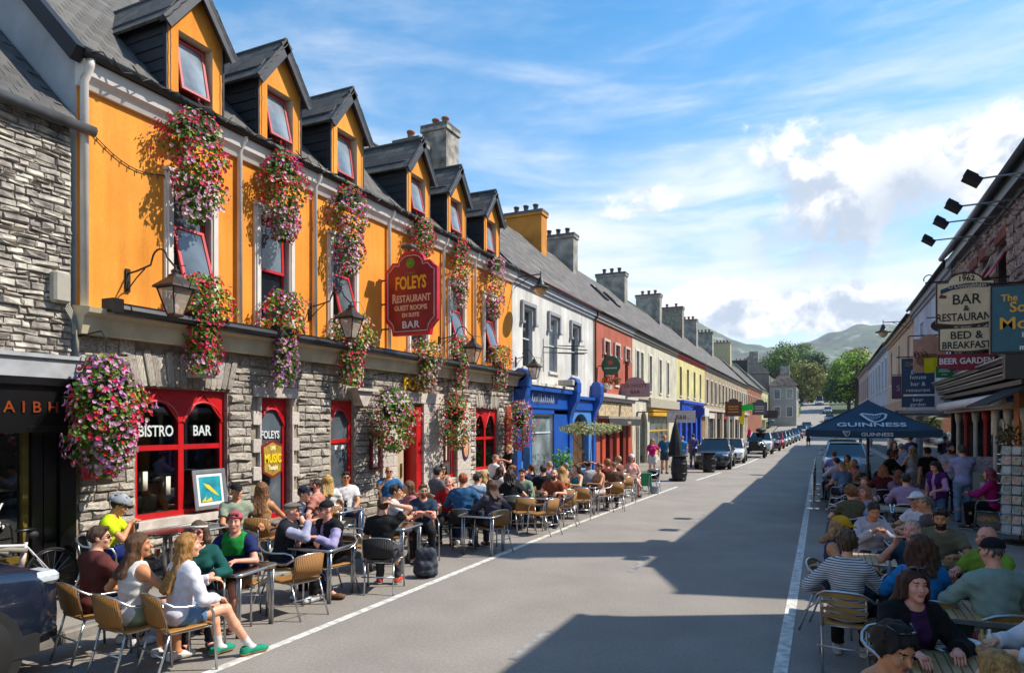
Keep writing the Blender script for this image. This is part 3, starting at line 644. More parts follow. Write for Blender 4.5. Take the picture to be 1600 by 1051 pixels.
def speckle(m, s=110., amt=.35):
    nt = m.node_tree; b = nt.nodes['Principled BSDF']; src = b.inputs['Base Color'].links[0].from_socket; g = nt.nodes.new('ShaderNodeNewGeometry')
    for sc_, a_ in ((s, amt), (s * .25, amt * .30), (s * .012, amt * .16)):
        t = nt.nodes.new('ShaderNodeTexNoise'); nt.links.new(g.outputs['Position'], t.inputs['Vector']); t.inputs['Scale'].default_value = sc_; t.inputs['Detail'].default_value = 3
        r = nt.nodes.new('ShaderNodeMapRange'); nt.links.new(t.outputs[0], r.inputs[0]); r.inputs[1].default_value = .3; r.inputs[2].default_value = .7; r.inputs[3].default_value = 1 - a_; r.inputs[4].default_value = 1 + a_
        h = nt.nodes.new('ShaderNodeHueSaturation'); nt.links.new(src, h.inputs['Color']); nt.links.new(r.outputs[0], h.inputs['Value']); src = h.outputs[0]
    nt.links.new(src, b.inputs['Base Color'])
speckle(ASPH)
strip('road', KL, KR, -25, 300, 0, ASPH, 'grey worn asphalt road running down the street', 'road')
PAVE = M('8b8378', .9, var=.14, scale=1.1, bump=.5, bscale=60, kind='world', key='paving'); speckle(PAVE, 60, .18)
strip('pavement', XL - 1, KL - .15, -25, 150, .12, PAVE, 'concrete pavement in front of the orange pub', 'pavement')
strip('pavement', KR + .15, XR + 1, -25, 150, .12, PAVE, 'concrete pavement along the shaded shopfronts', 'pavement')
kb = MB().bev(-.075, .075, -.445, .445, -.1, .124, .02).mesh('kerb_stone', [M('7d776e', .85, var=.2, scale=5, bump=.4, isl=.18)])
for nm, x, y0 in (('kerb', KL - .075, 1.0), ('kerb', KR + .075, 3.0)):
    k = E(nm, 'kerb of long grey stones along the %s pavement' % ('sunny' if x < 0 else 'shaded'), 'kerb', (x, 0, 0)); k['kind'] = 'structure'
    pieces(k, 'kerb_stone', [kb], [(i, Matrix.Translation((x, y0 + i * .9 + .45, gz(y0 + i * .9)))) for i in range(-6, 150)], [kb.materials[0]], 60, 'kerb_far')
WHITE = M('d8d5cc', .8, var=.14, scale=9, kind='world', key='road_paint', bump=.3, bscale=120, col2='a9a69e'); WORN = M('8f8c88', .85, var=.16, scale=6, kind='world', key='worn_paint', col2='6c6968')
def line(pts, w, mat, label):
    v = []; f = []
    for i, (x, y) in enumerate(pts): v += [(x - w / 2, y, gz(y) + .004), (x + w / 2, y, gz(y) + .004)]
    f = [(2 * i, 2 * i + 1, 2 * i + 3, 2 * i + 2) for i in range(len(pts) - 1)]
    me = DT.meshes.new('road_marking'); me.from_pydata(v, [], f); me.materials.append(mat); tag(ob('road_marking', me), label, 'road marking', kind='structure')
line([gp(225, 1090), gp(325, 1051), gp(560, 956.5), gp(900, 818), gp(1058, 760)], .115, WHITE, 'long white parking line beside the pub tables')
line([gp(1088, 750), gp(1127, 737.5)], .12, WHITE, 'short white parking line beside the barrels')
line([gp(1146, 731), gp(1171, 722), gp(1184, 716), gp(1225, 700), gp(1250, 689)], .12, WHITE, 'white parking line beside the row of cars')
line([gp(1205, 1140), gp(1219, 1051), gp(1251, 860), gp(1262, 790), gp(1270, 740)], .13, WHITE, 'white parking line beside the shaded tables')
for i, (a, b) in enumerate((((800, 1030), (858, 985)), ((985, 893), (1015, 868)), ((1085, 815), (1105, 800)))): line([gp(*a), gp(*b)], .12, WORN, 'worn centre dash on the road, %s' % ('nearest', 'second', 'third')[i])
# air: far hills fade to blue
hz_ = MB().bb(-4300, 4300, -300, 4700, -2, 480).build('haze', M('ffffff'), kind='stuff'); tag(hz_, 'thin blue summer haze over the valley and hills', 'haze')
hm = DT.materials.new('air'); hm.use_nodes = True; hn = hm.node_tree; hn.nodes.clear(); pv = hn.nodes.new('ShaderNodeVolumePrincipled'); ho = hn.nodes.new('ShaderNodeOutputMaterial'); hn.links.new(pv.outputs[0], ho.inputs['Volume'])
pv.inputs['Color'].default_value = (.78, .87, 1, 1); pv.inputs['Density'].default_value = .00013; pv.inputs['Anisotropy'].default_value = .1; hz_.data.materials.clear(); hz_.data.materials.append(hm)
# ------------------------------------------------------------------ facade kit
def fbx(mb, X, sg, o0, o1, y0, y1, z0, z1, mi=0): return mb.bb(X + sg * o0, X + sg * o1, y0, y1, z0, z1, mi)
def walled(mb, X, sg, y0, y1, z0, z1, holes, rev=.16, mi=0, mr=None):
    ys = sorted({y0, y1} | {min(max(q, y0), y1) for h in holes for q in h[:2]}); zs = sorted({z0, z1} | {min(max(q, z0), z1) for h in holes for q in h[2:4]})
    for a, b in zip(ys, ys[1:]):
        for c, d in zip(zs, zs[1:]):
            my, mz = (a + b) / 2, (c + d) / 2
            if not any(h[0] < my < h[1] and h[2] < mz < h[3] for h in holes): mb.add([(X, a, c), (X, b, c), (X, b, d), (X, a, d)], [(0, 1, 2, 3) if sg > 0 else (3, 2, 1, 0)], mi)
    Xr = X - sg * rev
    for h in holes:
        a, b, c, d = h[:4]; mb.add([(X, a, c), (X, b, c), (X, b, d), (X, a, d), (Xr, a, c), (Xr, b, c), (Xr, b, d), (Xr, a, d)], [(0, 4, 5, 1), (1, 5, 6, 2), (2, 6, 7, 3), (3, 7, 4, 0)], mi if mr is None else mr)
def fmat(X, sg):       # local x -> +Y, local y -> outwards, local z -> up
    return Matrix(((0, sg, 0, X), (1, 0, 0, 0), (0, 0, 1, 0), (0, 0, 0, 1)))
PANE = M('1c2226', .04, var=.25, scale=1.2, spec=.9, key='window_glass'); PANE2 = M('5a646b', .05, var=.45, scale=1.1, spec=.9, key='window_glass_painted_sky'); PANE3 = M('7f898f', .06, var=.4, scale=1.6, spec=.9, key='window_glass_curtain_and_sky')  # paler panes have sky reflection painted into the colour; dormer ones curtains too
CURT = M('b9b4ab', .7, var=.15, scale=14)
def window(par, X, sg, y, w, z0, z1, fm, inset=.10, bars=(.5,), vert=0, sill=None, pane=PANE, sash=None, t=.05):
    mb = MB(); a, b = y - w / 2, y + w / 2; i0, i1 = -inset - .05, -inset
    fbx(mb, X, sg, i0, i1, a, a + t, z0, z1); fbx(mb, X, sg, i0, i1, b - t, b, z0, z1); fbx(mb, X, sg, i0 + .002, i1 - .002, a + t, b - t, z0, z0 + t); fbx(mb, X, sg, i0 + .002, i1 - .002, a + t, b - t, z1 - t, z1)
    for q in bars: zz = z0 + (z1 - z0) * q; fbx(mb, X, sg, i0 + .003, i1 + .012, a + t, b - t, zz - t * .5, zz + t * .5)
    for q in range(vert): yy = a + (b - a) * (q + 1) / (vert + 1); fbx(mb, X, sg, i0 + .006, i1 - .006, yy - t * .3, yy + t * .3, z0 + t, z1 - t)
    f = mb.build('window', fm, par);
    p = MB(); fbx(p, X, sg, i0 + .018, i0 + .03, a + t * .6, b - t * .6, z0 + t * .6, z1 - t * .6); p.build('pane', pane, f)
    if sill: s_ = MB(); fbx(s_, X, sg, -inset, .07, a - .07, b + .07, z0 - .10, z0 - .003); s_.build('sill', sill, f)
    return f
def roof_matrix(X, sg, y0, z, pitch):
    t = R(pitch); c, s = math.cos(t), math.sin(t)
    if sg > 0: return Matrix(((0, -c, s, X), (1, 0, 0, y0), (0, s, c, z), (0, 0, 0, 1)))
    return Matrix(((0, c, -s, X), (-1, 0, 0, y0), (0, s, c, z), (0, 0, 0, 1)))
def slate_mat(col, w=.28, h=.19, key='slate_roof'):
    m = M(col, .75, var=.22, scale=1.7, bump=.0, key=key, col2='47433f'); nt = m.node_tree; b = nt.nodes['Principled BSDF']; tc = nt.nodes.new('ShaderNodeTexCoord')
    br = nt.nodes.new('ShaderNodeTexBrick'); nt.links.new(tc.outputs['Object'], br.inputs[0]); br.inputs['Scale'].default_value = 1; br.inputs['Brick Width'].default_value = w; br.inputs['Row Height'].default_value = h; br.inputs['Mortar Size'].default_value = .012; br.inputs['Mortar Smooth'].default_value = .2
    br.inputs['Color1'].default_value = (.55, .55, .55, 1); br.inputs['Color2'].default_value = (1.25, 1.2, 1.15, 1); br.inputs['Mortar'].default_value = (.3, .3, .3, 1); br.offset = .5
    src = b.inputs['Base Color'].links[0].from_socket; x = nt.nodes.new('ShaderNodeMix'); x.data_type = 'RGBA'; x.blend_type = 'MULTIPLY'; x.inputs[0].default_value = .85; nt.links.new(src, x.inputs[6]); nt.links.new(br.outputs[0], x.inputs[7]); nt.links.new(x.outputs[2], b.inputs['Base Color'])
    bp = nt.nodes.new('ShaderNodeBump'); bp.inputs['Strength'].default_value = .8; bp.inputs['Distance'].default_value = .02; nt.links.new(br.outputs[1], bp.inputs['Height']); bp.invert = True; nt.links.new(bp.outputs[0], b.inputs['Normal']); return m
SLATE = slate_mat('6b655e', .34, .24); SLATE2 = slate_mat('54524f', .3, .2, 'slate_roof_dark')
def roof(par, X, sg, y0, y1, z, pitch, L, mat=SLATE, back=True, name='roof'):
    """two slopes and the ridge as one part, eaves line at X,z"""
    W_ = y1 - y0; m = MB(); m.bb(0, W_, 0, L, -.06, 0)
    o = m.build(name, mat, par); mt = roof_matrix(X, sg, y0 if sg > 0 else y1, z, pitch); o.matrix_basis = par.matrix_basis.inverted() @ mt
    t = R(pitch); rx, rz_ = X - sg * L * math.cos(t), z + L * math.sin(t)
    if back:
        b = MB(); b.add([(rx, y0, rz_), (rx, y1, rz_), (rx - sg * L * math.cos(t), y1, z), (rx - sg * L * math.cos(t), y0, z)], [(0, 1, 2, 3)]); b.build('back_slope', mat, par)
        r = MB(); r.tube([(rx, y0, rz_ + .01), (rx, y1, rz_ + .01)], .075, 6); r.build('ridge', M('4c4a48', .8, isl=.1), par)
    return rx, rz_
def gable(mb, X, sg, y, z0, ze, pitch, L, mi=0):
    t = R(pitch); w = L * math.cos(t); mb.add([(X, y, z0), (X, y, ze), (X - sg * w, y, ze + L * math.sin(t)), (X - sg * 2 * w, y, ze), (X - sg * 2 * w, y, z0)], [(0, 1, 2, 3, 4)], mi)
POT = M('8a5a44', .8, var=.2, isl=.15)
def chimney(par, x, y, z0, z1, wx, wy, col, pots=3, potm=None, cap=.12):
    m = MB(); m.bb(x - wx / 2, x + wx / 2, y - wy / 2, y + wy / 2, z0, z1 - .25); m.bb(x - wx / 2 - .06, x + wx / 2 + .06, y - wy / 2 - .06, y + wy / 2 + .06, z1 - .25, z1 - .13); c = m.build('chimney', col, par)
    k = MB(); k.bb(x - wx / 2 - cap, x + wx / 2 + cap, y - wy / 2 - cap, y + wy / 2 + cap, z1 - .128, z1); k.build('chimney_cap', M('5f5c57', .9, var=.25, scale=4), c)
    for i in range(pots):
        p = MB(); px = x + (i - (pots - 1) / 2) * wx * .8 / max(pots, 1); p.lathe([(.12, 0), (.13, .05), (.11, .08), (.12, .28), (.145, .3), (.145, .36), (.10, .36)], 10, 0, Matrix.Translation((px, y, z1))); p.build('chimney_pot', potm or POT, c, True)
    return c
def gutter(par, X, sg, y0, y1, z, mat, r=.06):
    m = MB(); m.tube([(X, y0, z), (X, y1, z)], r, 8); m.build('gutter', mat, par, True)
def downpipe(par, X, y, z0, z1, mat, r=.045, sg=1):
    m = MB(); m.tube([(X + sg * .22, y, z1), (X + sg * .2, y, z1 - .12), (X + sg * .075, y, z1 - .3), (X + sg * .075, y, z0)], r, 8); m.build('downpipe', mat, par, True)
# rough stones: small bevelled blocks of irregular outline
def stone_meshes(mat, n=14, jit=.10, out=.55, seed=3):
    rg = random.Random(seed); L = []
    for i in range(n):
        J = lambda a: rg.uniform(-a, a); c = [(-.5, -.5), (.5, -.5), (.5, .5), (-.5, .5)]
        a = [(x, 0, z) for x, z in c]; mids = []
        b = [(x * .97 + J(jit * .3), .62 + J(.15), z * .92 + J(jit * .5)) for x, z in c]; q = [(x * .72 + J(jit), 1 + J(out), z * .62 + J(jit)) for x, z in c]
        m = MB(); m.add(a + b + q, [(k, (k + 1) % 4, (k + 1) % 4 + 4, k + 4) for k in range(4)] + [(k + 4, (k + 1) % 4 + 4, (k + 1) % 4 + 8, k + 8) for k in range(4)] + [(8, 9, 10, 11)])
        L.append(m.mesh('stone', [mat]))
    return L
def coursed(X, sg, y0, y1, z0, z1, holes, ch, ln, d, seed=1, tilt=.0, gap=.014, stagger=0):
    rg = random.Random(seed); z = z0; out = []
    while z < z1 - .03:
        h = min(rg.uniform(*ch), z1 - z); h = z1 - z if z1 - z - h < ch[0] * .5 else h
        iv = [(y0, y1)]
        for a, b, c, e in [q[:4] for q in holes]:
            if c < z + h * .6 and e > z + h * .4: iv = [r for p, q in iv for r in ((p, min(q, a)), (max(p, b), q)) if r[1] - r[0] > .05]
        for p, q in iv:
            y = p
            while y < q - .02:
                l = min(rg.uniform(*ln), q - y); l = q - y if q - y - l < ln[0] * .6 else l
                hh = h * rg.uniform(.86, 1) if stagger else h; dd = d * rg.uniform(.5, 1.3)
                sy = -1 if sg > 0 else 1
                mt = Matrix(((0, sg * dd, 0, X), (sy * (l - gap), 0, 0, y + l / 2), (0, 0, hh - gap, z + h / 2), (0, 0, 0, 1)))
                if tilt: mt = Matrix.Translation((X, y + l / 2, z + h / 2)) @ Matrix.Rotation(rg.uniform(-tilt, tilt), 4, 'X') @ Matrix.Translation((-X, -y - l / 2, -z - h / 2)) @ mt
                out.append((math.hypot(X, y) + abs(z - 2) * .3, mt)); y += l
        z += h
    return out
STONE = M('b5aca0', .9, var=.28, scale=7, bump=.9, bscale=26, isl=.30, key='pub_stone', col2='736b61'); MORTAR = M('95897a', .95, var=.2, scale=12, bump=.4)
RUBBLE = M('b0a89c', .92, var=.28, scale=6, bump=1.0, bscale=22, isl=.30, key='rubble_stone', col2='76706a'); PINKST = M('a8958b', .92, var=.28, scale=6, bump=.9, bscale=22, isl=.32, key='pink_stone', col2='54484a')
ASHLAR = M('c6bbb0', .85, var=.16, scale=5, bump=.5, bscale=60, isl=.10, key='ashlar')
RED = M('c0151b', .38, var=.10, scale=4, spec=.6, key='red_gloss_paint'); CREAM = M('c3b596', .55, var=.12, scale=3, key='cream_paint'); WHITEP = M('d6d0c6', .5, var=.08, scale=3, key='white_paint'); BLACKP = M('0d0d0f', .3, var=.3, scale=3, spec=.6, key='black_paint'); IRON = M('1a1714', .5, var=.3, scale=8, key='iron'); GREYP = M('3b3d42', .5, var=.1)
GOLD = M('d9a514', .35, var=.15, scale=20, metal=.0, key='gold_leaf'); ALU = M('b9bbbd', .28, var=.06, scale=12, metal=.9, key='aluminium')
GLASS = M((.86, .9, .9), .02, 0, kind='glass', key='clear_glass')
# ------------------------------------------------------------------ stone shop with black fascia, far left
AX = XL
def stone_shop():
    t = E('stone_shop', 'grey rubble stone house with a black shopfront at the left edge', 'shop building')
    m = MB(); walled(m, AX, 1, 1.0, 5.80, 2.9, 6.42, []); m.bb(AX - 8, AX - .01, 1.0, 1.2, 0, 6.3); m.build('wall', MORTAR, t)
    pieces(t, 'stone', stone_meshes(RUBBLE, seed=5, jit=.14), coursed(AX, 1, 2.2, 5.80, 3.30, 6.42, [], (.045, .115), (.10, .36), .034, 4, tilt=.07, stagger=1), [RUBBLE], 300)
    rx, rz_ = roof(t, AX + .16, 1, 1.0, 5.83, 6.47, 43, 5.4, SLATE2)
    sm = [MB().box((.5, .5, .0), (.965, 1.12, .5), (R(2.2), 0, 0)).mesh('slate', [M('55524f', .75, var=.2, scale=5, isl=.25, key='slate_piece')])]
    rm = roof_matrix(AX + .16, 1, 1.0, 6.47, 43); pl = []
    for r_ in range(26):
        for c_ in range(20): pl.append((-c_ * .25 + r_ * .3, rm @ Matrix.Translation((c_ * .25 - (.125 if r_ % 2 else 0) + .01, r_ * .20 - .03, .012)) @ Matrix.Diagonal((.245, .2, .012, 1))))
    pieces(t, 'slate', sm, [p for p in pl if p[1].translation.y < 5.62 and p[1].translation.y > .95], list(sm[0].materials), 200)
    gutter(t, AX + .17, 1, 1.0, 6.02, 6.42, M('4a4d50', .4, var=.2), .075)
    m = MB(); fbx(m, AX, 1, .0, .22, 1.0, 5.86, 2.99, 3.24); fbx(m, AX, 1, .0, .26, 1.0, 5.87, 3.24, 3.29); m.build('ledge', M('a6a8aa', .5, var=.1), t)
    m = MB(); fbx(m, AX, 1, .0, .16, 1.0, 5.83, 2.36, 2.988); fbx(m, AX, 1, .0, .22, 1.0, 5.85, 2.89, 2.986); fbx(m, AX, 1, .0, .20, 1.0, 5.84, 2.28, 2.358); m.build('fascia', BLACKP, t)
    cop = M('b5562a', .35, var=.15, metal=.6)
    lettering(t, 'AIBHÍ', .20, cop, (AX + .175, 5.27, 2.54), PI / 2, sx=1.0, space=1.75, bold=.002)
    m = MB()
    for a, b in ((5.28, 5.42), (5.42, 5.60), (5.60, 5.82)): fbx(m, AX, 1, -.05, .06 + .05 * ((a > 5.5)), a, b - .015, .14, 2.28)
    fbx(m, AX, 1, -.4, -.38, 5.28, 5.83, .14, 2.28); m.build('pilaster', BLACKP, t)
    m = MB(); fbx(m, AX, 1, -.05, .05, 1.0, 5.28, .14, .62); m.build('stall_riser', BLACKP, t)
    f = MB(); fbx(f, AX, 1, -.10, .0, 5.20, 5.27, .62, 2.28); fbx(f, AX, 1, -.10, .0, 1.0, 5.20, .62, .70); fo = f.build('shop_window', M('6a5618', .5, var=.2), t)
    p = MB(); fbx(p, AX, 1, -.07, -.06, 1.0, 5.20, .70, 2.28); p.build('pane', GLASS, fo)
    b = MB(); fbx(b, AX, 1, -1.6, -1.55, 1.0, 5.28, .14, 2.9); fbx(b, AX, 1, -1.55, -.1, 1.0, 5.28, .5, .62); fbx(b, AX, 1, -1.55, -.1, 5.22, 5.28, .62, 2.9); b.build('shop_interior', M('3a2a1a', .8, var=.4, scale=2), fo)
    wl = M('e8e6e0', .5, 0)
    for s_, z, q in (('ery', 1.31, .30), ('are,', 1.10, .30), ('03', .90, .24)): lettering(t, s_, .20, wl, (AX - .04, 4.86, z), PI / 2)
    for i, (y, z, h_) in enumerate(((5.0, .63, .45), (4.8, .63, .7), (5.08, 1.5, .25), (4.7, 1.5, .3), (4.95, 1.5, .2))):
        m = MB(); m.lathe([(.06, 0), (.09, h_ * .4), (.05, h_ * .7), (.02, h_)], 10); o = m.build('shop_ornament', M(('b9b2a4', '9c6b3a', 'd8d4cc', '7a4a30', 'c9a040')[i], .5, isl=.2), None, True, loc=(AX - .5, y, z)); tag(o, ('grey vase low in the black shop window', 'tall brown vase low in the black shop window', 'white cone on the shelf of the black shop window', 'dark red pot on the shelf of the black shop window', 'small gold pot on the shelf of the black shop window')[i], 'ornament')
    m = MB(); fbx(m, AX, 1, -.75, -.2, 1.2, 5.2, 1.46, 1.495); m.build('shelf', M('2a2018', .6), fo)
    bx = MB(); bx.bev(AX + .01, AX + .16, 5.50, 5.72, 4.0, 4.42, .03); o = bx.build('junction_box', M('a8a294', .6, var=.1)); tag(o, 'pale grey cable box on the rubble stone wall', 'junction box')
    cb = MB()
    for k in range(4): cb.tube([(AX + .05, 5.66 + .03 * k, 4.0), (AX + .1, 5.75 + .02 * k, 3.8), (AX + .16 + .02 * k, 5.80 - .02 * k, 3.5), (AX + .12, 5.82 + .02 * k, 3.1)], .012, 5)
    tag(cb.build('cables', M('8a857c', .6), None, True), 'grey cables hanging from the box at the wall corner', 'cables')
stone_shop()
# ------------------------------------------------------------------ the orange pub
BY0, BY1 = 5.88, 20.17
ORANGE = M('eb9a40', .8, var=.06, scale=.7, bump=.25, bscale=30, spec=.2, key='orange_render', col2='de8a2c')
DORY = [fy(u, -9.35) for u in (303, 435, 540, 651, 711, 766)]
PIPEY = [fy(u, -9.25) for u in (373, 491, 607, 692, 741)]
streaks(ORANGE)
def arch_frame(par, X, y0, y1, z0, z1, n, rise, mat, glass=GLASS, tr=None, t=.09, inset=.08, head=.2):
    mb = MB(); o0, o1 = -inset - .08, -inset; w = (y1 - y0) / n; zs = z1 - head - rise
    for k in range(n + 1):
        y = y0 + k * w; a, b = (y, y + t) if k == 0 else (y - t, y) if k == n else (y - t * .55, y + t * .55); fbx(mb, X, 1, o0, o1, a, b, z0, zs + .02)
    fbx(mb, X, 1, o0, o1 + .02, y0, y1, z0, z0 + t * .9)
    if tr: fbx(mb, X, 1, o0 + .01, o1 - .004, y0 + .02, y1 - .02, tr - .04, tr + .04)
    N = 14
    for k in range(n):
        a, b = y0 + k * w + t * .6, y0 + (k + 1) * w - t * .6; c, r = (a + b) / 2, (b - a) / 2; pt = []
        for i in range(N + 1): q = PI - PI * i / N; pt.append((c + r * math.cos(q), zs + rise * math.sin(q)))
        pt = [(y0 + k * w, zs)] + pt + [(y0 + (k + 1) * w, zs)]; v = []
        for (y, z) in pt: v += [(X + o1, y, z), (X + o1, y, z1), (X + o0, y, z), (X + o0, y, z1)]
        f = []
        for i in range(len(pt) - 1): j = 4 * i; f += [(j, j + 4, j + 5, j + 1), (j, j + 2, j + 6, j + 4), (j + 1, j + 5, j + 7, j + 3)]
        mb.add(v, f); mb.tube([(X + o1, y, z + .01) for y, z in pt[1:-1]], .022, 5)
        for s_ in ((a - .02, c), (b + .02, c)): mb.tube([(X + o1, s_[0], zs + .03), (X + o1, s_[1], z1 - .04)], .02, 5)
    f = mb.build('window', mat, par); p = MB(); fbx(p, X, 1, o0 + .03, o0 + .045, y0 + .02, y1 - .02, z0 + .02, z1 - .04); p.build('pane', glass, f); return f
def pub():
    t = E('orange_pub', 'orange two storey pub with stone ground floor and six dormers', 'pub')
    X = XL; W1 = (6.75, 8.46, .93, 2.94); W2 = (9.18, 9.95, .62, 2.86); W3 = (11.15, 11.92, .70, 2.88); DO = (13.45, 14.62, .12, 2.86); W4 = (15.78, 16.40, .9, 2.80); W5 = (17.62, 19.10, 1.0, 2.84)
    holes = [W1, W2, W3, DO, W4, W5]
    m = MB(); walled(m, X, 1, BY0, BY1, .1, 3.64, holes, .30); m.build('stone_wall', MORTAR, t)
    Q = [(8.98, 10.15, .1, 3.12), (12.86, 15.62, .1, 3.2), (16.40, 17.2, .1, 3.0), (W1[0] - .02, W1[1] + .02, W1[2] - .14, 3.50), (W5[0] - .05, W5[1] + .05, W5[2] - .12, 3.28), (W3[0] - .04, W3[1] + .04, W3[2] - .1, W3[3] + .30)]
    pieces(t, 'stone', stone_meshes(STONE, jit=.16), coursed(X, 1, BY0 + .02, BY1, .14, 3.63, holes + Q, (.11, .20), (.18, .48), .045, 2, stagger=1), [STONE], 300)
    vo = MB().bev(-.5, .5, 0, 1, -.5, .5, .12).mesh('voussoir', [STONE]); rg = random.Random(4)
    for (a, b, z0, z1) in ((W1[0] - .1, W1[1] + .12, 2.955, 3.49), (W3[0] - .08, W3[1] + .08, 2.90, 3.22), (W5[0] - .05, W5[1] + .05, 2.86, 3.26)):
        n = int((b - a) / .115)
        for i in range(n):
            y = a + (b - a) * (i + .5) / n; an = -(y - (a + b) / 2) * .28
            o = ob('voussoir', vo, t); o.matrix_basis = Matrix.Translation((X + .003, y, (z0 + z1) / 2 + rg.uniform(-.015, .015))) @ Matrix.Rotation(an, 4, 'X') @ Matrix(((0, .05 + rg.uniform(-.02, .02), 0, 0), (-(b - a) / n * .93, 0, 0, 0), (0, 0, z1 - z0 + rg.uniform(-.05, .02), 0), (0, 0, 0, 1)))
    qm = MB().bev(-.5, .5, 0, 1, -.5, .5, .05).mesh('quoin', [ASHLAR])
    def quoin(a, b, c, d, dp=.07):
        o = ob('quoin', qm, t); o.matrix_basis = Matrix(((0, dp, 0, X + .002), (-(b - a) + .006, 0, 0, (a + b) / 2), (0, 0, d - c - .006, (c + d) / 2), (0, 0, 0, 1)))
    for k in range(11):                      # toothed surround of the first arched window
        z = .12 + k * .25; e = .15 if k % 2 else 0; 
        if z + .25 < 2.95: quoin(8.98 + .15 - e, W2[0], z, z + .25); quoin(W2[1], 10.15 - .15 + e, z, z + .25)
    for a, b in ((9.02, 9.36), (9.36, 9.76), (9.76, 10.12)): quoin(a, b, 2.875, 3.16 if a == 9.36 else 3.07)
    for k in range(11):
        z = .12 + k * .252
        for a, b in ((12.86, 13.45), (14.62, 15.62)): quoin(a, (a + b) / 2 + (.12 if k % 2 else -.12), z, z + .252, .09); quoin((a + b) / 2 + (.12 if k % 2 else -.12), b, z, z + .252, .09)
    for a, b in ((12.86, 13.8), (13.8, 14.7), (14.7, 15.62)): quoin(a, b, 2.90, 3.18, .10)
    for k in range(9): quoin(16.42, 17.2, .12 + k * .32, .12 + (k + 1) * .32, .06)
    for (a, b, z) in ((W1[0], W1[1], W1[2]), (W5[0], W5[1], W5[2])):
        m = MB(); fbx(m, X, 1, -.2, .12, a - .06, b + .06, z - .13, z - .003); m.build('stone_sill', ASHLAR, t)
    m = MB(); fbx(m, X, 1, .0, .34, 11.6, 12.35, 3.10, 3.16); m.prism([(11.7, 3.1), (12.25, 3.1), (12.05, 2.78), (11.9, 2.78)], .01, .26, fmat(X, 1)); m.build('stone_bracket', ASHLAR, t)
    # ground floor windows and door
    f = arch_frame(t, X, *W1, 2, .34, RED, tr=2.02)
    sm = M('cfd6d2', .5, 0); lettering(f, 'BISTRO', .24, sm, (X - .10, 7.17, 2.20), PI / 2, sx=.78, bold=.004); lettering(f, 'BAR', .24, sm, (X - .10, 8.02, 2.20), PI / 2, sx=.82, bold=.004)
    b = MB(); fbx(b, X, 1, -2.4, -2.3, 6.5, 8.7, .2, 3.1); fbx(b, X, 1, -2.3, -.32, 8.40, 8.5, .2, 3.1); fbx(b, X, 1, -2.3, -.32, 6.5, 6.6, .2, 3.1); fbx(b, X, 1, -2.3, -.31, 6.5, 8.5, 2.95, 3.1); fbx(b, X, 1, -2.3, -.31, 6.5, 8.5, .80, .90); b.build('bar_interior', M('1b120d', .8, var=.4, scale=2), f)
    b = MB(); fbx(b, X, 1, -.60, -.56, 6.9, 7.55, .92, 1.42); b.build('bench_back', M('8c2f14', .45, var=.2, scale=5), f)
    f = arch_frame(t, X, *W2, 1, .34, RED, tr=1.95, t=.10, glass=PANE2); lettering(f, 'FOLEYS', .20, sm, (X - .10, 9.55, 2.12), PI / 2, sx=.7, bold=.004)
    f = arch_frame(t, X, *W3, 1, .34, RED, tr=2.02, t=.10, glass=PANE2)
    for s_, q in ((11.40, .09), (11.60, .14)): n = MB(); fbx(n, X, 1, -.115, -.105, s_, s_ + q, 1.84, 1.93); n.build('notice', M('e6e4dc', .6, 0), f)
    f = arch_frame(t, X, *W4, 1, .12, RED, glass=PANE2); f = arch_frame(t, X, *W5, 2, .40, RED, tr=1.95)
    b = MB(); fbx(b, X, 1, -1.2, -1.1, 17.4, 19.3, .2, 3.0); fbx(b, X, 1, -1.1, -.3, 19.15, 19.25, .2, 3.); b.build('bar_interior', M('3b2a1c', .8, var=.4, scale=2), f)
    m = MB(); fbx(m, X, 1, -.34, -.30, DO[0], DO[1], .13, 2.85); d = m.build('doorway', M('5a1512', .5), t)
    m = MB(); fbx(m, X, 1, -.30, .02, 14.38, 14.60, .13, 2.84); fbx(m, X, 1, -.30, .0, DO[0] + .01, DO[0] + .12, .13, 2.84); fbx(m, X, 1, -.3, .0, DO[0] + .12, 14.38, 2.6, 2.84); m.build('door_frame', RED, d)
    m = MB(); fbx(m, X, 1, -.298, -.25, 13.65, 14.2, .14, 2.55); m.build('door_leaf', M('b8a88a', .6, var=.1), d); m = MB(); fbx(m, X, 1, -.25, -.22, 14.05, 14.11, 1.05, 1.4); m.build('door_handle', M('8a6a2a', .3, metal=.8), d)
    # cornice over the ground floor, upper wall, eaves
    m = MB(); m.prism([(0, 3.62), (.20, 3.62), (.22, 3.70), (.26, 3.86), (.36, 3.90), (.38, 3.97), (.0, 4.02)], BY0 - .06, BY1, Matrix(((1, 0, 0, X), (0, 1, 0, 0), (0, 0, 1, 0), (0, 0, 0, 1)))); m.build('cornice', CREAM, t)
    WY = [fy(u, -9.25) for u in (302, 431, 538, 655, 715, 767)]; UW = [(y - .36, y + .36, 4.25, 6.20) for y in WY]
    m = MB(); walled(m, X, 1, BY0, BY1, 4.0, 7.42, UW, .2, 0, 1); gable(m, X, 1, BY0 + .001, 0, 7.42, 45, 5.5, 1); gable(m, X, 1, BY1 - .001, 0, 7.42, 45, 5.5, 1); m.build('upper_wall', [ORANGE, M('aeb0b2', .8, var=.12, scale=2, bump=.3)], t)
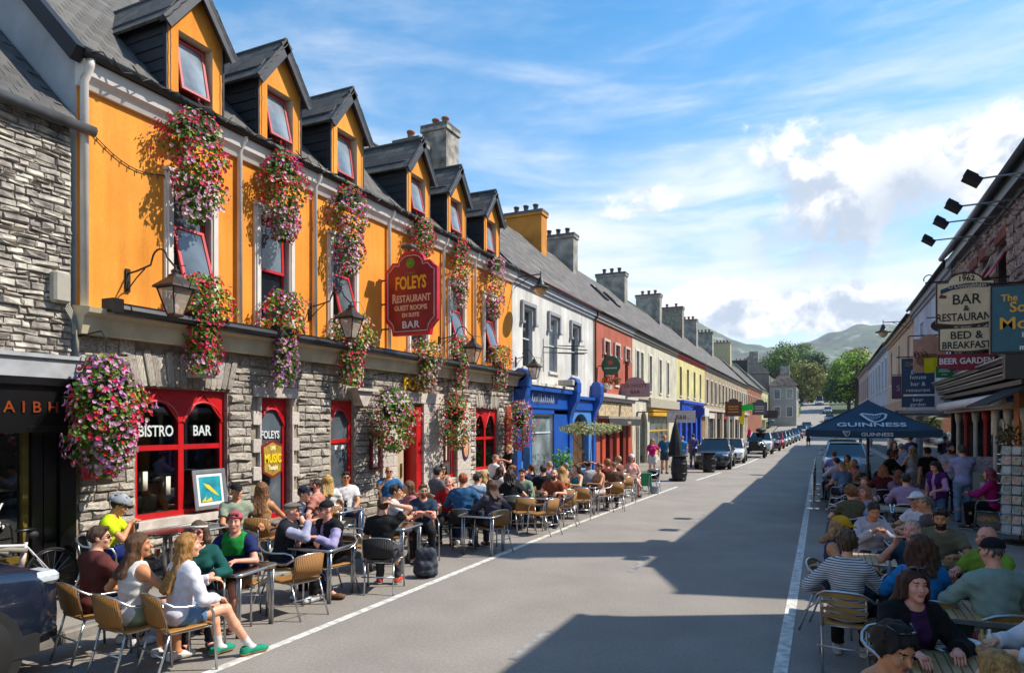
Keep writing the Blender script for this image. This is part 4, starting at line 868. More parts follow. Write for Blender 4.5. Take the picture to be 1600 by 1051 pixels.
    for i, y in enumerate(WY):
        f = window(t, X, 1, y, .72, 4.25, 6.20, RED, .10, (), 0, None, PANE if i % 2 else PANE2)
        m = MB()
        for a, b in ((y - .50, y - .36), (y + .36, y + .50)): fbx(m, X, 1, -.005, .05, a, b, 4.03, 6.33); fbx(m, X, 1, .0, .075, a + .03, b - .09 if a < y else b - .03, 4.03, 6.33)
        fbx(m, X, 1, -.004, .052, y - .36, y + .36, 6.20, 6.334); fbx(m, X, 1, .0, .09, y - .52, y + .52, 6.336, 6.39); m.build('surround', WHITEP, f)
        s = MB(); q = .30; s.bb(0, .04, -q, q, -.92, -.87); s.bb(0, .04, -q, q, -.05, 0); s.bb(.002, .038, -q, -q + .05, -.87, -.05); s.bb(.002, .038, q - .05, q, -.87, -.05); so_ = s.build('sash', RED, f, loc=(X - .10, y, 5.55 if i in (0, 2, 4, 5) else 6.12), rot=(0, -R(17 if i in (0, 2, 4, 5) else 2), 0))
        m = MB(); fbx(m, X, 1, -.11, -.06, y - .31, y + .31, 5.20, 5.27); m.build('glazing_bar', RED, f)
        p = MB(); p.bb(.014, .022, -q + .04, q - .04, -.88, -.04); ob('sash_pane', p.mesh('sash_pane', PANE2), f, (X - .10, y, 5.55 if i in (0, 2, 4, 5) else 6.12), rot=(0, -R(17 if i in (0, 2, 4, 5) else 2), 0))
    m = MB(); m.prism([(0, 7.03), (.06, 7.03), (.10, 7.12), (.16, 7.18), (.20, 7.36), (.0, 7.36)], BY0 - .02, BY1, Matrix.Translation((X, 0, 0))); m.build('eaves_cornice', WHITEP, t)
    gutter(t, X + .24, 1, BY0 - .05, BY1, 7.43, IRON, .07)
    rx, rz_ = roof(t, X + .14, 1, BY0 - .05, BY1, 7.45, 45, 5.35, SLATE2)
    sm = [MB().box((.5, .5, 0), (.965, 1.12, .5), (R(2.2), 0, 0)).mesh('slate', [M('5c5852', .75, var=.2, scale=5, isl=.25, key='slate_piece')])]
    rm = roof_matrix(X + .14, 1, BY0 - .05, 7.45, 45); pl = []
    for r_ in range(26):
        for c_ in range(57):
            y = c_ * .25 - (.125 if r_ % 2 else 0) + .01
            if not any(abs(BY0 - .05 + y + .12 - q) < .50 and r_ * .2 < 2.0 for q in DORY): pl.append((c_ * .25 + r_ * .25, rm @ Matrix.Translation((y, r_ * .20 - .03, .012)) @ Matrix.Diagonal((.245, .2, .012, 1))))
    pieces(t, 'slate', sm, pl, list(sm[0].materials), 250)
    m = MB(); m.bb(-.03, .10, -.1, 5.4, -.12, .10); o = m.build('verge_board', M('17191e', .5), t); o.matrix_basis = roof_matrix(X + .14, 1, BY0 - .14, 7.45, 45)
    for y in PIPEY: downpipe(t, X, y, 4.02, 7.42, WHITEP)
    downpipe(t, X, BY0 + .06, 3.95, 7.40, WHITEP, .055)
    # dormers
    CHK = M('1e2026', .55, var=.25, scale=6, key='dark_boarding'); BARGE = M('34363b', .5, var=.25, scale=9, key='bargeboard'); STRL = M('8a8478', .5, isl=.3)
    plank = MB().bev(-1, 0, -.012, .012, -.5, .5, .008).mesh('board', [CHK]); dsl = MB().bev(-.5, .5, -.5, .5, 0, 1, .1).mesh('slate', [M('57534c', .75, var=.2, scale=5, isl=.25, key='slate_piece_b')])
    for i, y in enumerate(DORY):
        hw, zb, ze, za = .55, 7.36, 8.86, 9.58; wz0, wz1, ww = 7.40, 8.66, .33
        m = MB(); P = lambda a, z: (X - .001, a, z)
        m.add([P(y - hw, zb), P(y - ww, zb), P(y - ww, wz1), P(y + ww, wz1), P(y + ww, zb), P(y + hw, zb), P(y + hw, ze), P(y, za - .06), P(y - hw, ze)], [(0, 1, 2, 8), (2, 3, 6, 7, 8), (3, 4, 5, 6)])
        D = [(X - .25, a, z) for a, z in ((y - ww, zb), (y - ww, wz1), (y + ww, wz1), (y + ww, zb))]; F_ = [P(y - ww, zb), P(y - ww, wz1), P(y + ww, wz1), P(y + ww, zb)]; m.add(F_ + D, [(0, 4, 5, 1), (1, 5, 6, 2), (2, 6, 7, 3)], 1)
        fr = m.build('dormer', [ORANGE, M('c9b79b', .6, var=.1)], t)
        cb_ = MB(); cb_.bb(X - 2.4, X - .03, y - hw + .012, y - hw + .03, 7.5, ze + .02); cb_.bb(X - 2.4, X - .03, y + hw - .03, y + hw - .012, 7.5, ze + .02); cb_.bb(X - .05, X + .012, y - hw - .012, y - hw + .012, zb, ze); cb_.bb(X - .05, X + .012, y + hw - .012, y + hw + .012, zb, ze); cb_.build('cheek', CHK, fr)
        for k in range(7):
            z = 7.55 + k * .19
            for s_ in (-1, 1): ob('board', plank, fr, (X - .05, y + s_ * (hw + .004), z + .095), rot=(s_ * R(5), 0, 0), sca=(min(2.0, z - 7.3 + .35), 1, .20))
        for s_ in (-1, 1):       # roof slopes, bargeboards
            L = 2.75; sl_ = math.hypot(hw + .16, (za - ze) * (hw + .16) / hw); an = math.atan2(za - ze, hw)
            rr = MB(); rr.bb(-L, .16, 0, sl_, -.04, 0); o = rr.build('dormer_roof', SLATE2, fr); mt = Matrix.Translation((X, y, za)) @ Matrix(((1, 0, 0, 0), (0, s_ * math.cos(an), s_ * math.sin(an) * 0 + math.sin(an) * s_, 0), (0, -math.sin(an), math.cos(an), 0), (0, 0, 0, 1))); o.matrix_basis = mt
            for r_ in range(4):
                for c_ in range(9 if i < 3 else 0):
                    o = ob('slate', dsl, fr); o.matrix_basis = mt @ Matrix.Translation((.03 - c_ * .3 - (.15 if r_ % 2 else 0), .10 + r_ * .205, .002)) @ Matrix.Rotation(-R(3), 4, 'X') @ Matrix.Diagonal((.29, .235, .018, 1))
            bb_ = MB(); bb_.bb(.13, .17, -.02, sl_ + .02, -.17, .015); o = bb_.build('bargeboard', BARGE, fr); o.matrix_basis = mt
            sf = MB(); sf.bb(.0, .13, .02, sl_, -.07, -.042); o = sf.build('soffit', BARGE, fr); o.matrix_basis = mt
        g_ = MB(); g_.tube([(X + .16, y, za + .02), (X - L, y, za + .02)], .045, 6); g_.build('dormer_ridge', M('4a4846', .8), fr)
        m = MB(); t_ = .06
        for a, b, c, d in ((y - ww, y - ww + t_, zb, wz1), (y + ww - t_, y + ww, zb, wz1), (y - ww + t_, y + ww - t_, wz1 - t_, wz1 - .002), (y - ww + t_, y + ww - t_, 7.80, 7.86)): fbx(m, X, 1, -.25, -.19, a, b, c, d)
        m.build('window_frame', RED, fr); p = MB(); fbx(p, X, 1, -.235, -.225, y - ww + .04, y + ww - .04, zb, 7.82); p.build('pane', PANE3, fr)
        s = MB(); q = .27; s.bb(0, .04, -q, q, -.86, -.82); s.bb(0, .04, -q, q, -.05, 0); s.bb(.002, .038, -q, -q + .045, -.82, -.05); s.bb(.002, .038, q - .045, q, -.82, -.05); rot_ = (0, -R(11 + 3 * math.sin(i * 2.3)), 0)
        s.build('sash', M('b8484a', .4, var=.1), fr, loc=(X - .19, y, wz1 - .06), rot=rot_); p = MB(); p.bb(.014, .022, -q + .03, q - .03, -.83, -.03); p.build('sash_pane', PANE3, fr, loc=(X - .19, y, wz1 - .06), rot=rot_)
        lb = MB()
        for s_ in (-1, 1):
            for k in range(9): lb.tube([(X + .03, y + s_ * (hw - .05 + .015 * math.sin(k * 3.1)), zb + k * .165), (X + .035, y + s_ * (hw - .05 + .015 * math.sin(k * 3.1 + 3)), zb + k * .165 + .16)], .009, 4)
            for k in range(10): f_ = k / 10; lb.tube([(X + .19, y + s_ * (hw + .15) * f_, za - (za - ze + .2) * f_ - .06), (X + .19, y + s_ * (hw + .15) * (f_ + .1), za - (za - ze + .2) * (f_ + .1) - .06 + .02 * (k % 2))], .009, 4)
        lb.build('string_lights', M('5a5248', .5, isl=.4), fr)
    lb = MB(); y = BY0
    rg = random.Random(8)
    while y < BY1 - .3: lb.tube([(X + .32, y, 7.45 + rg.uniform(-.05, .08)), (X + .33, y + .15, 7.42 + rg.uniform(-.08, .08)), (X + .31, y + .3, 7.45 + rg.uniform(-.08, .08))], .012, 4); y += .3
    tag(lb.build('string_lights', M('4a443c', .5, isl=.4), None), 'dark string of fairy lights along the orange pub gutter', 'string lights')
    lb = MB(); pts = [(X + .02, BY0 + .15 + 1.2 * k / 10, 6.5 - .18 * math.sin(PI * k / 10) - .25 * k / 10) for k in range(11)]; lb.tube(pts, .008, 4)
    for p in pts: lb.tube([p, (p[0] + .01, p[1], p[2] - .06)], .009, 4)
    tag(lb.build('string_lights', M('3a342c', .5), None), 'loose loop of fairy lights on the orange wall', 'string lights')
    chimney(t, rx + .3, 21.2, rz_ - 1.0, 13.15, 1.0, .9, M('9a958a', .85, var=.3, scale=3, col2='55524c'), 2, cap=.05); chimney(t, rx - .2, 20.0, rz_ - .8, 12.3, 1.0, .6, M('8d887e', .85, var=.3), 1, cap=.05)
    tr = MB(); fbx(tr, X, 1, .30, .42, BY0 + .35, BY1 - .05, 4.0, 4.08); tr.tube([(X + .40, BY0 + .3, 3.99), (X + .40, BY1 - .05, 3.99)], .075, 8); fbx(tr, X, 1, .26, .50, BY0 + .18, BY0 + .34, 3.93, 4.12); o = tr.build('awning_case', M('1c1a1a', .35, var=.2), t)
    fl = MB(); fbx(fl, X, 1, .12, .42, 7.55, 8.0, 3.13, 3.22); fl.prism([(7.58, 3.22), (7.97, 3.22), (7.9, 3.30), (7.65, 3.30)], .1, .36, fmat(X, 1)); tag(fl.build('flood_light', M('b9b6ae', .4, metal=.4)), 'silver flood light under the cornice above the bistro window', 'flood light')
    lettering(t, 'FOLEYS', .40, GOLD, (X + .10, 14.42, 3.24), PI / 2, bold=.012, sx=1.1, ext=.015)
pub()
# ------------------------------------------------------------------ hanging sign of the pub
def hang_sign():
    y = 12.95; x0, x1, z0, z1 = -9.16, -7.78, 4.36, 6.30; w = x1 - x0; c = (x0 + x1) / 2
    t = E('pub_sign', 'shaped dark red hanging sign with gold and white lettering', 'sign', (c, y, z0)); h = z1 - z0
    half = [(0, .02), (.36, .02), (.38, .10), (.44, .15), (.5, .19), (.5, .80), (.44, .82), (.36, .885), (.255, .875), (.24, .93), (.17, .98), (.09, 1.0), (0, 1.0)]
    pl = lambda k, dz=0: [(-a * w * k, (b - .5) * h * k + h / 2) for a, b in half[::-1]] + [(a * w * k, (b - .5) * h * k + h / 2) for a, b in half[1:-1]]
    MB().prism(pl(1), -.06, .06).build('board', M('c4122e', .35, var=.12, scale=3, spec=.6), t)
    MB().prism(pl(.93), -.066, -.0605).build('face', M('8a0f1e', .35, var=.15, scale=3), t)
    m = MB(); q = pl(.90); m.tube([(a, -.068, b) for a, b in q], .010, 5, close=True); m.build('line_border', M('d8c6c0', .5), t)
    ye = M('e8a818', .4, 0); pk = M('e3b489', .5, 0); wh = M('c9d2d2', .5, 0)
    for s_, z, sz, sx, mt, sp in (('FOLEYS', .565, .40, .62, ye, 1.0), ('R', .41, .30, .8, pk, 1), ('GUEST ROOMS', .315, .155, .84, pk, 1), ('EN SUITE', .235, .125, .9, pk, 1), ('BAR', .105, .225, 1.05, wh, 1.12)):
        if s_ == 'R':
            lettering(t, 'R', .29, pk, (-.44, -.07, .405 * h), 0, sx=.72, bold=.006); lettering(t, 'ESTAURANT', .225, pk, (.075, -.07, .41 * h), 0, sx=.72, bold=.005); continue
        lettering(t, s_, sz, mt, (0, -.07, z * h), 0, sx=sx, bold=.012 if s_ == 'FOLEYS' else .004, space=sp)
    lettering(t, "Foley's", .085, M('8a8a20', .5), (0, -.07, .735 * h), 0, shear=.3)
    m = MB(); m.lathe([(.115, 0), (.115, .012)], 20, 0, Matrix.Translation((0, -.066, .86 * h)) @ Matrix.Rotation(PI / 2, 4, 'X')); m.build('crest', M('5d8a1c', .5, var=.3, scale=18), t)
    m = MB(); m.tube([(-w / 2 - .18, 0, .15), (-w / 2 - .18, 0, h * .78)], .035, 6)
    for z in (.22, .8, 1.35): m.tube([(-w / 2 - .19, 0, z), (-w / 2 + .05, 0, z)], .02, 6); m.tube([(-w / 2 - .2, 0, z - .06), (-w / 2 - .3, 0, z - .06)], .02, 6)
    m.build('bracket', IRON, t); m = MB(); m.bev(-.2, .1, -.2, .05, h + .06, h + .14, .02); m.tube([(-.1, 0, h + .1), (-.1, 0, h - .02)], .02, 5); m.build('sign_light', M('55565a', .5), t)
hang_sign()
# ------------------------------------------------------------------ lanterns
def lantern(x, y, z0, label, wall=XL, sg=1):
    t = E('wall_lantern', label, 'lantern', (x, y, z0), 0, 'copper lanterns on scroll brackets'); h = .40; r0, r1 = .105, .235
    m = MB(); V = []
    for k in range(4):
        a = PI / 4 + PI / 2 * k; V.append(((r0 * math.cos(a), r0 * math.sin(a), .03), (r1 * math.cos(a), r1 * math.sin(a), h)))
    for a, b in V: m.tube([a, b], .011, 5)
    m.tube([v[0] for v in V], .012, 5, close=True); m.tube([v[1] for v in V], .014, 5, close=True); m.bb(-.075, .075, -.075, .075, .0, .03); m.build('frame', M('4a382a', .45, var=.3, metal=.6, key='copper'), t)
    g = MB(); s_ = .96
    for k in range(4): a, b = V[k], V[(k + 1) % 4]; g.add([tuple(q * s_ if i < 2 else q for i, q in enumerate(p)) for p in (a[0], b[0], b[1], a[1])], [(0, 1, 2, 3)])
    g.build('glass', M('cbb9aa', .12, .1, kind='frost', key='lantern_glass', spec=.8), t)
    c = MB(); c.lathe([(.30, h), (.29, h + .03), (.10, h + .16), (.09, h + .19), (.05, h + .21), (.06, h + .25), (.02, h + .28), (.012, h + .33)], 4, 0, None, True); c.build('cap', M('3b3531', .5, var=.3, metal=.4), t)
    b = MB(); b.lathe([(.03, .06), (.045, .14), (.03, .2)], 8); b.build('bulb', M('e8e4da', .3, 0), t)
    k = MB(); dx = (wall - x); zt = h + .62; pts = [(0, 0, h + .30)] + [(dx * .16 - .17 * sg * -1 * 0 + (-sg) * .16 * (1 - math.cos(a)), 0, h + .42 + .17 * math.sin(a)) for a in np.linspace(.2, 2.9, 9)] + [(dx * .5, 0, h + .38), (dx * .8, 0, h + .32), (dx, 0, h + .30)]
    k.tube(pts, .014, 6); k.tube([(dx, 0, h + .05), (dx * .8, 0, h + .22), (dx * .62, 0, h + .34)], .010, 5); k.tube([(dx + .1 * sg * 0 + .07 * math.cos(a) * sg * -1 * -1, 0, h + .12 + .07 * math.sin(a)) for a in np.linspace(-2, 2.5, 10)], .008, 5)
    k.box((dx + sg * .015, 0, h + .2), (.03, .07, .34)); k.tube([(.28 * -sg * -1, 0, h - .02), (.33, 0, h + .1), (.22, 0, h + .3), (.02, 0, h + .32)], .007, 5); k.build('scroll_bracket', IRON, t)
for (x, y, z, l) in ((-8.28, 6.62, 3.90, 'copper lantern nearest the rubble shop on the orange wall'), (-8.27, 10.5, 4.02, 'copper lantern beside the dark red pub sign'), (-8.27, 15.5, 3.95, 'copper lantern on the orange wall beyond the pub sign'), (-8.62, 20.45, 3.85, 'copper lantern on the white house above the blue shop')): lantern(x, y, z, l)
# ------------------------------------------------------------------ flower baskets
LEAFM = M('57801f', .6, var=.4, scale=3, isl=.35, kind='leaf', key='leaf_green'); LEAF2 = M('a3b04a', .6, var=.35, scale=3, isl=.35, kind='leaf', key='leaf_lime')
PET = [M(c, .6, var=.12, scale=20, isl=.18, kind='leaf', key='petal_' + n) for c, n in (('d4185c', 'magenta'), ('d4202a', 'red'), ('d89cc6', 'lilac'), ('ecc9cf', 'white'), ('8a3d8c', 'violet'), ('c8361e', 'orange'))]
def bloom(mb, p, n, r, mi, rg):
    n = n.normalized(); x = n.orthogonal().normalized(); y = n.cross(x); a0 = rg.uniform(0, 6); V = [p - n * r * .35]
    for k in range(5): a = a0 + 2 * PI * k / 5; V.append(p + (x * math.cos(a) + y * math.sin(a)) * r * rg.uniform(.85, 1.15) + n * rg.uniform(-.1, .15) * r)
    mb.add(V, [(0, 1 + k, 1 + (k + 1) % 5) for k in range(5)], mi)
def leafq(mb, p, n, L, rg, mi=0):
    d = n.orthogonal(); d.rotate(Matrix.Rotation(rg.uniform(0, 6.28), 3, n)); s = n.cross(d).normalized(); d.normalize(); d = d * L; s = s * L * .38
    mb.add([p - d * .5, p + s + n * L * .08, p + d * .5, p - s + n * L * .08], [(0, 1, 2, 3)], mi)
def basket(x, y, z0, z1, w, label, pal, nf, nl, grp, depth=.62, shape=0, pot=True, seed=1, back=None, lime=.15):
    """pal: list of (t0, t1, colours) bands from top (0) to bottom (1)"""
    t = E('flower_basket', label, 'flower basket', (x, y, z0), 0, grp); rg = random.Random(seed); H_ = z1 - z0
    def rad(q):      # q 0 top .. 1 bottom
        if shape == 0: return (.35 + .68 * math.sin(min(q / .26, 1) * PI / 2)) * (1 - max(0, q - .38) ** 1.5 * 1.3) + .04
        if shape == 1: return math.sqrt(max(0.02, 1 - (2 * q - 1) ** 2)) * .95 + .05
        return (1.0 if q < .42 else .66 - (q - .42) * .35) * (.5 + .5 * min(q / .12, 1))
    def pt(surf):
        while True:
            q = rg.random(); a = rg.uniform(0, 2 * PI); k = surf if surf < 1 and False else 1
            r = rad(q); u = (rg.uniform(.80, 1.06) if surf else math.sqrt(rg.uniform(.15, 1.0))); lump = 1 + .20 * math.sin(a * 3 + q * 7 + seed) + .16 * math.sin(q * 15 + a * 2)
            X_, Y_ = math.cos(a) * r * u * lump * w * depth / 2, math.sin(a) * r * u * lump * w / 2
            if x + X_ < XL + .05 and back is None: continue
            Z_ = H_ * (1 - q) + rg.uniform(-.04, .04); n = Vector((math.cos(a) / depth, math.sin(a), (.5 - q) * 1.0 + .3)).normalized(); return Vector((X_, Y_, Z_)), n, q
    m = MB()
    for i in range(int(nl * 1.5)):
        p, n, q = pt(0); n = (n + Vector((rg.uniform(-1, 1), rg.uniform(-1, 1), rg.uniform(-.4, 1)))).normalized(); leafq(m, p, n, rg.uniform(.045, .10), rg, 1 if rg.random() < lime else 0)
    m.build('foliage', [LEAFM, LEAF2], t, kind='stuff')
    m = MB()
    for i in range(int(nf * 2.1)):
        p, n, q = pt(1); n = (n + Vector((rg.uniform(-.5, .5), rg.uniform(-.5, .5), rg.uniform(-.3, .4)))).normalized()
        bands = [b for b in pal if b[0] <= q + rg.uniform(-.1, .1) <= b[1]] or [pal[0 if q < .5 else -1]]; c = rg.choice(rg.choice(bands)[2]); bloom(m, p + n * .02, n, rg.uniform(.022, .037), c, rg)
    m.build('blossoms', PET, t, kind='stuff')
    if pot == 'hang':
        m = MB(); m.lathe([(.05, H_ * .42), (.20, H_ * .55), (.24, H_ * .72), (.24, H_ * .74)], 12); m.build('hanging_pot', M('2a2420', .8), t, True)
        m = MB(); m.tube([(XL - x, 0, H_ + .3), (-.1, 0, H_ + .34), (0, 0, H_ + .22), (0, 0, H_ * .7)], .012, 5); m.build('bracket', IRON, t)
    elif pot: m = MB(); m.bb(-.10, .06, -w * .28, w * .28, H_ * (.80 if shape == 0 else .52), H_ * (.89 if shape == 0 else .62)); m.build('window_box', M('2b2a26', .8), t)
def bpx(u, v0, v1, wpx, X, label, pal, nf, nl, grp, **k):
    wpx *= 1.1 if u > 200 else .98
    y = fy(u, X); z1, z0 = fz(u, v0, X), fz(u, v1, X); x_ = (u - 800) / FP; d = X / (CY * x_ - SY); w = wpx / FP * d * .93
    basket(X, y, z0, z1, w, label, pal, nf, nl, grp, seed=int(u), **k)
RD = [0, 0, 0, 1]; LI = [2, 2, 3, 0]; WH = [3, 3, 2]; MX = [0, 1, 2, 3, 5]
G1, G2, G3 = 'trailing flower boxes under the dormers', 'flower boxes along the pub cornice', 'hanging baskets at the pub ground floor'
for a in ((307, 176, 345, 100, [(0, .5, RD + [2]), (.3, .75, RD + LI), (.7, 1, [2, 3, 3])], 330, 900, 'longest trailing box, magenta above pale pink, under the nearest dormer'),
          (443, 237, 378, 76, [(0, .3, [4, 0, 1, 0]), (.2, .6, [1, 0, 3, 5]), (.6, 1, LI)], 330, 800, 'trailing box with violet and red top under the second dormer'),
          (545, 292, 428, 68, [(0, .25, [4, 1, 0]), (.2, 1, LI + [0])], 300, 700, 'trailing box of lilac pink flowers under the third dormer'),
          (660, 342, 402, 52, [(0, 1, RD + [3, 1])], 150, 420, 'red flower box partly behind the dark red sign'), (720, 374, 480, 44, [(0, .5, [1, 0, 5]), (.4, 1, [3, 0, 3])], 230, 500, 'trailing red and cream box under the fifth dormer'),
          (773, 400, 498, 46, [(0, 1, [0, 2, 2, 3, 0])], 230, 450, 'trailing pink box under the last dormer by the white house')):
    bpx(*a[:4], -9.0, a[7], a[4], a[5], a[6], G1, shape=0)
for a in ((318, 432, 582, 98, [(0, .45, [1, 0, 5, 0]), (.4, .8, [0, 0, 1]), (.8, 1, [0, 2])], 210, 900, 'red and magenta flower box spilling over the cornice nearest the rubble shop'),
          (445, 455, 602, 78, [(0, .2, [4, 1]), (.1, .5, [1, 0, 3, 0]), (.5, 1, [2, 2, 4])], 260, 800, 'flower box with lilac trails on the cornice above the arched window'),
          (550, 490, 602, 84, [(0, .5, [3, 3, 1]), (.4, 1, [0, 3, 1])], 200, 800, 'white and green flower box behind the second lantern'),
          (668, 532, 612, 62, [(0, 1, [3, 3, 2, 5])], 190, 600, 'cream flowered box on the cornice below the dark red sign'), (720, 524, 608, 52, [(0, .5, [1, 0, 3]), (.4, 1, [0, 3])], 150, 500, 'dark leaved red box on the cornice behind the third lantern'),
          (781, 540, 608, 54, [(0, .6, [1, 5, 1, 3]), (.5, 1, [0, 2, 3])], 180, 500, 'orange red flower box at the cornice end above the blue shop')):
    bpx(*a[:4], -8.92, a[7], a[4], a[5], a[6], G2, shape=2, lime=.4)
for a in ((166, 556, 742, 116, [(0, .35, [0, 2, 2, 4, 2]), (.25, .7, [2, 1, 0, 2, 5]), (.6, 1, [2, 3, 2, 0])], 520, 1700, 'huge lilac and magenta hanging basket at the pub corner beside the black shop'),
          (614, 606, 705, 82, [(0, .5, [2, 3, 4]), (.4, 1, [0, 0, 1, 3])], 210, 900, 'green hanging basket with pink flowers left of the pub door'),
          (712, 614, 702, 62, [(0, .6, [1, 0, 5]), (.5, 1, [3, 0, 1])], 170, 650, 'hanging basket with scarlet flowers right of the pub door'),
          (812, 626, 702, 54, [(0, .4, [2, 3, 5]), (.3, 1, [0, 0, 2])], 260, 520, 'round magenta hanging basket beside the blue shop')):
    bpx(*a[:4], -8.72, a[7], a[4], a[5], a[6], G3, shape=1, depth=.85, pot='hang', lime=.35)
# things on the pub wall
def wall_sign(name, y, z0, poly, label, bm, th=.03, X=XL + .06, cat='sign'):
    t = E(name, label, cat, (X, y, z0), PI / 2); MB().prism(poly, -th, 0).build('board', bm, t); return t
t = wall_sign('music_sign', 9.42, 1.38, [(-.24, .12), (0, 0), (.24, .12), (.26, .62), (.0, .72), (-.26, .62)], 'red shield sign reading LIVE MUSIC hung in the arched window', M('7a1c1a', .5, var=.15)); MB().prism([(-.20, .14), (0, .05), (.20, .14), (.22, .58), (0, .67), (-.22, .58)], -.034, -.031).build('face', M('a8872e', .5, var=.3), t)
for s_, z, q, c in (('LIVE', .53, .10, 'f0e0a0'), ('MUSIC', .30, .22, 'f2d020'), ('Tonight', .17, .11, 'e8dcb0')): lettering(t, s_, q, M(c, .5, 0), (0, -.036, z), 0, sx=.66, bold=.006)
t = wall_sign('oval_sign', 16.85, 1.35, [(.20 * math.cos(a), .42 + .42 * math.sin(a)) for a in np.linspace(0, 2 * PI, 20)[:-1]], 'oval dark framed sign with a peach centre on the stone pier', M('3a2a4a', .5, var=.2)); MB().prism([(.14 * math.cos(a), .42 + .33 * math.sin(a)) for a in np.linspace(0, 2 * PI, 20)[:-1]], -.036, -.031).build('face', M('d89a6a', .5, var=.15), t)
for y, w_, lab in ((12.55, .36, 'dark red framed menu left of the pub door'), (15.72, .26, 'dark red framed menu right of the pub door')):
    t = E('menu_case', lab, 'menu case', (XL + .06, y, 1.35), PI / 2); m = MB()
    for a, b, c, d in ((-w_ / 2, -w_ / 2 + .06, 0, .8), (w_ / 2 - .06, w_ / 2, 0, .8), (-w_ / 2 + .06, w_ / 2 - .06, 0, .06), (-w_ / 2 + .06, w_ / 2 - .06, .74, .8)): m.bb(a, b, -.07, 0, c, d)
    m.build('frame', M('5e0d10', .4), t); m = MB(); m.bb(-w_ / 2 + .05, w_ / 2 - .05, -.03, -.01, .05, .75); m.build('menu_page', M('ddd8cc', .7, var=.08, scale=30), t)
t = E('red_plaque', 'square red wall plaque with a white round emblem behind the huge basket', 'plaque', (XL + .07, 6.15, 1.62), PI / 2); m = MB(); m.bev(-.26, .26, -.04, 0, 0, .42, .015); m.build('board', M('b8241c', .5), t); m = MB(); m.lathe([(.14, 0), (.14, .015)], 18, 0, Matrix.Translation((.12, -.041, .2)) @ Matrix.Rotation(PI / 2, 4, 'X')); m.build('emblem', M('d8d8d4', .5, var=.2, scale=20), t)
t = E('red_board', 'tall narrow red board at the far corner of the pub', 'board', (XL + .07, 19.72, 1.2), PI / 2); m = MB(); m.bev(-.18, .18, -.04, 0, 0, 1.75, .015); m.build('panel', M('b0401c', .5, var=.15), t)
# window display
t = E('framed_picture', 'silver framed turquoise picture of a yellow fish leaning in the bistro window', 'picture', (XL + .10, 8.05, .98), PI / 2); t.rotation_euler = (R(-8), 0, PI / 2); m = MB()
for a, b, c, d in ((-.33, -.26, 0, .66), (.26, .33, 0, .66), (-.26, .26, 0, .07), (-.26, .26, .59, .66)): m.bev(a, b, -.03, 0, c, d, .01)
m.build('frame', M('b5b8bc', .3, metal=.7), t); m = MB(); m.bb(-.26, .26, -.012, -.004, .07, .59); m.build('mount', M('dcdcd6', .6, 0), t); m = MB(); m.bb(-.21, .21, -.016, -.012, .12, .54); m.build('canvas', M('0f8f9c', .5, var=.4, scale=4, col2='0a5a66'), t)
m = MB(); m.prism([(-.14, .44), (-.02, .40), (.10, .28), (.16, .20), (.05, .26), (-.08, .36)], -.019, -.0165); m.prism([(-.2, .13), (-.1, .22), (-.12, .14), (.0, .2), (.02, .13)], -.019, -.0165); m.build('fish', M('d8c23a', .5), t)
for i, (y, z) in enumerate(((7.0, 1.32), (7.40, 1.22))):
    t = E('candle_stand', ('thick white candle on a taller stand in the bistro window', 'thick white candle on a shorter stand in the bistro window')[i], 'candle', (XL - .19, y, .98)); m = MB(); m.lathe([(.09, 0), (.09, .02), (.02, .04), (.02, z - .95), (.085, z - .93)], 10); m.build('stand', IRON, t, True); m = MB(); m.lathe([(.085, z - .93), (.085, z - .64), (.05, z - .65)], 14); m.build('candle', M('d8d2bc', .6, var=.06), t, True)
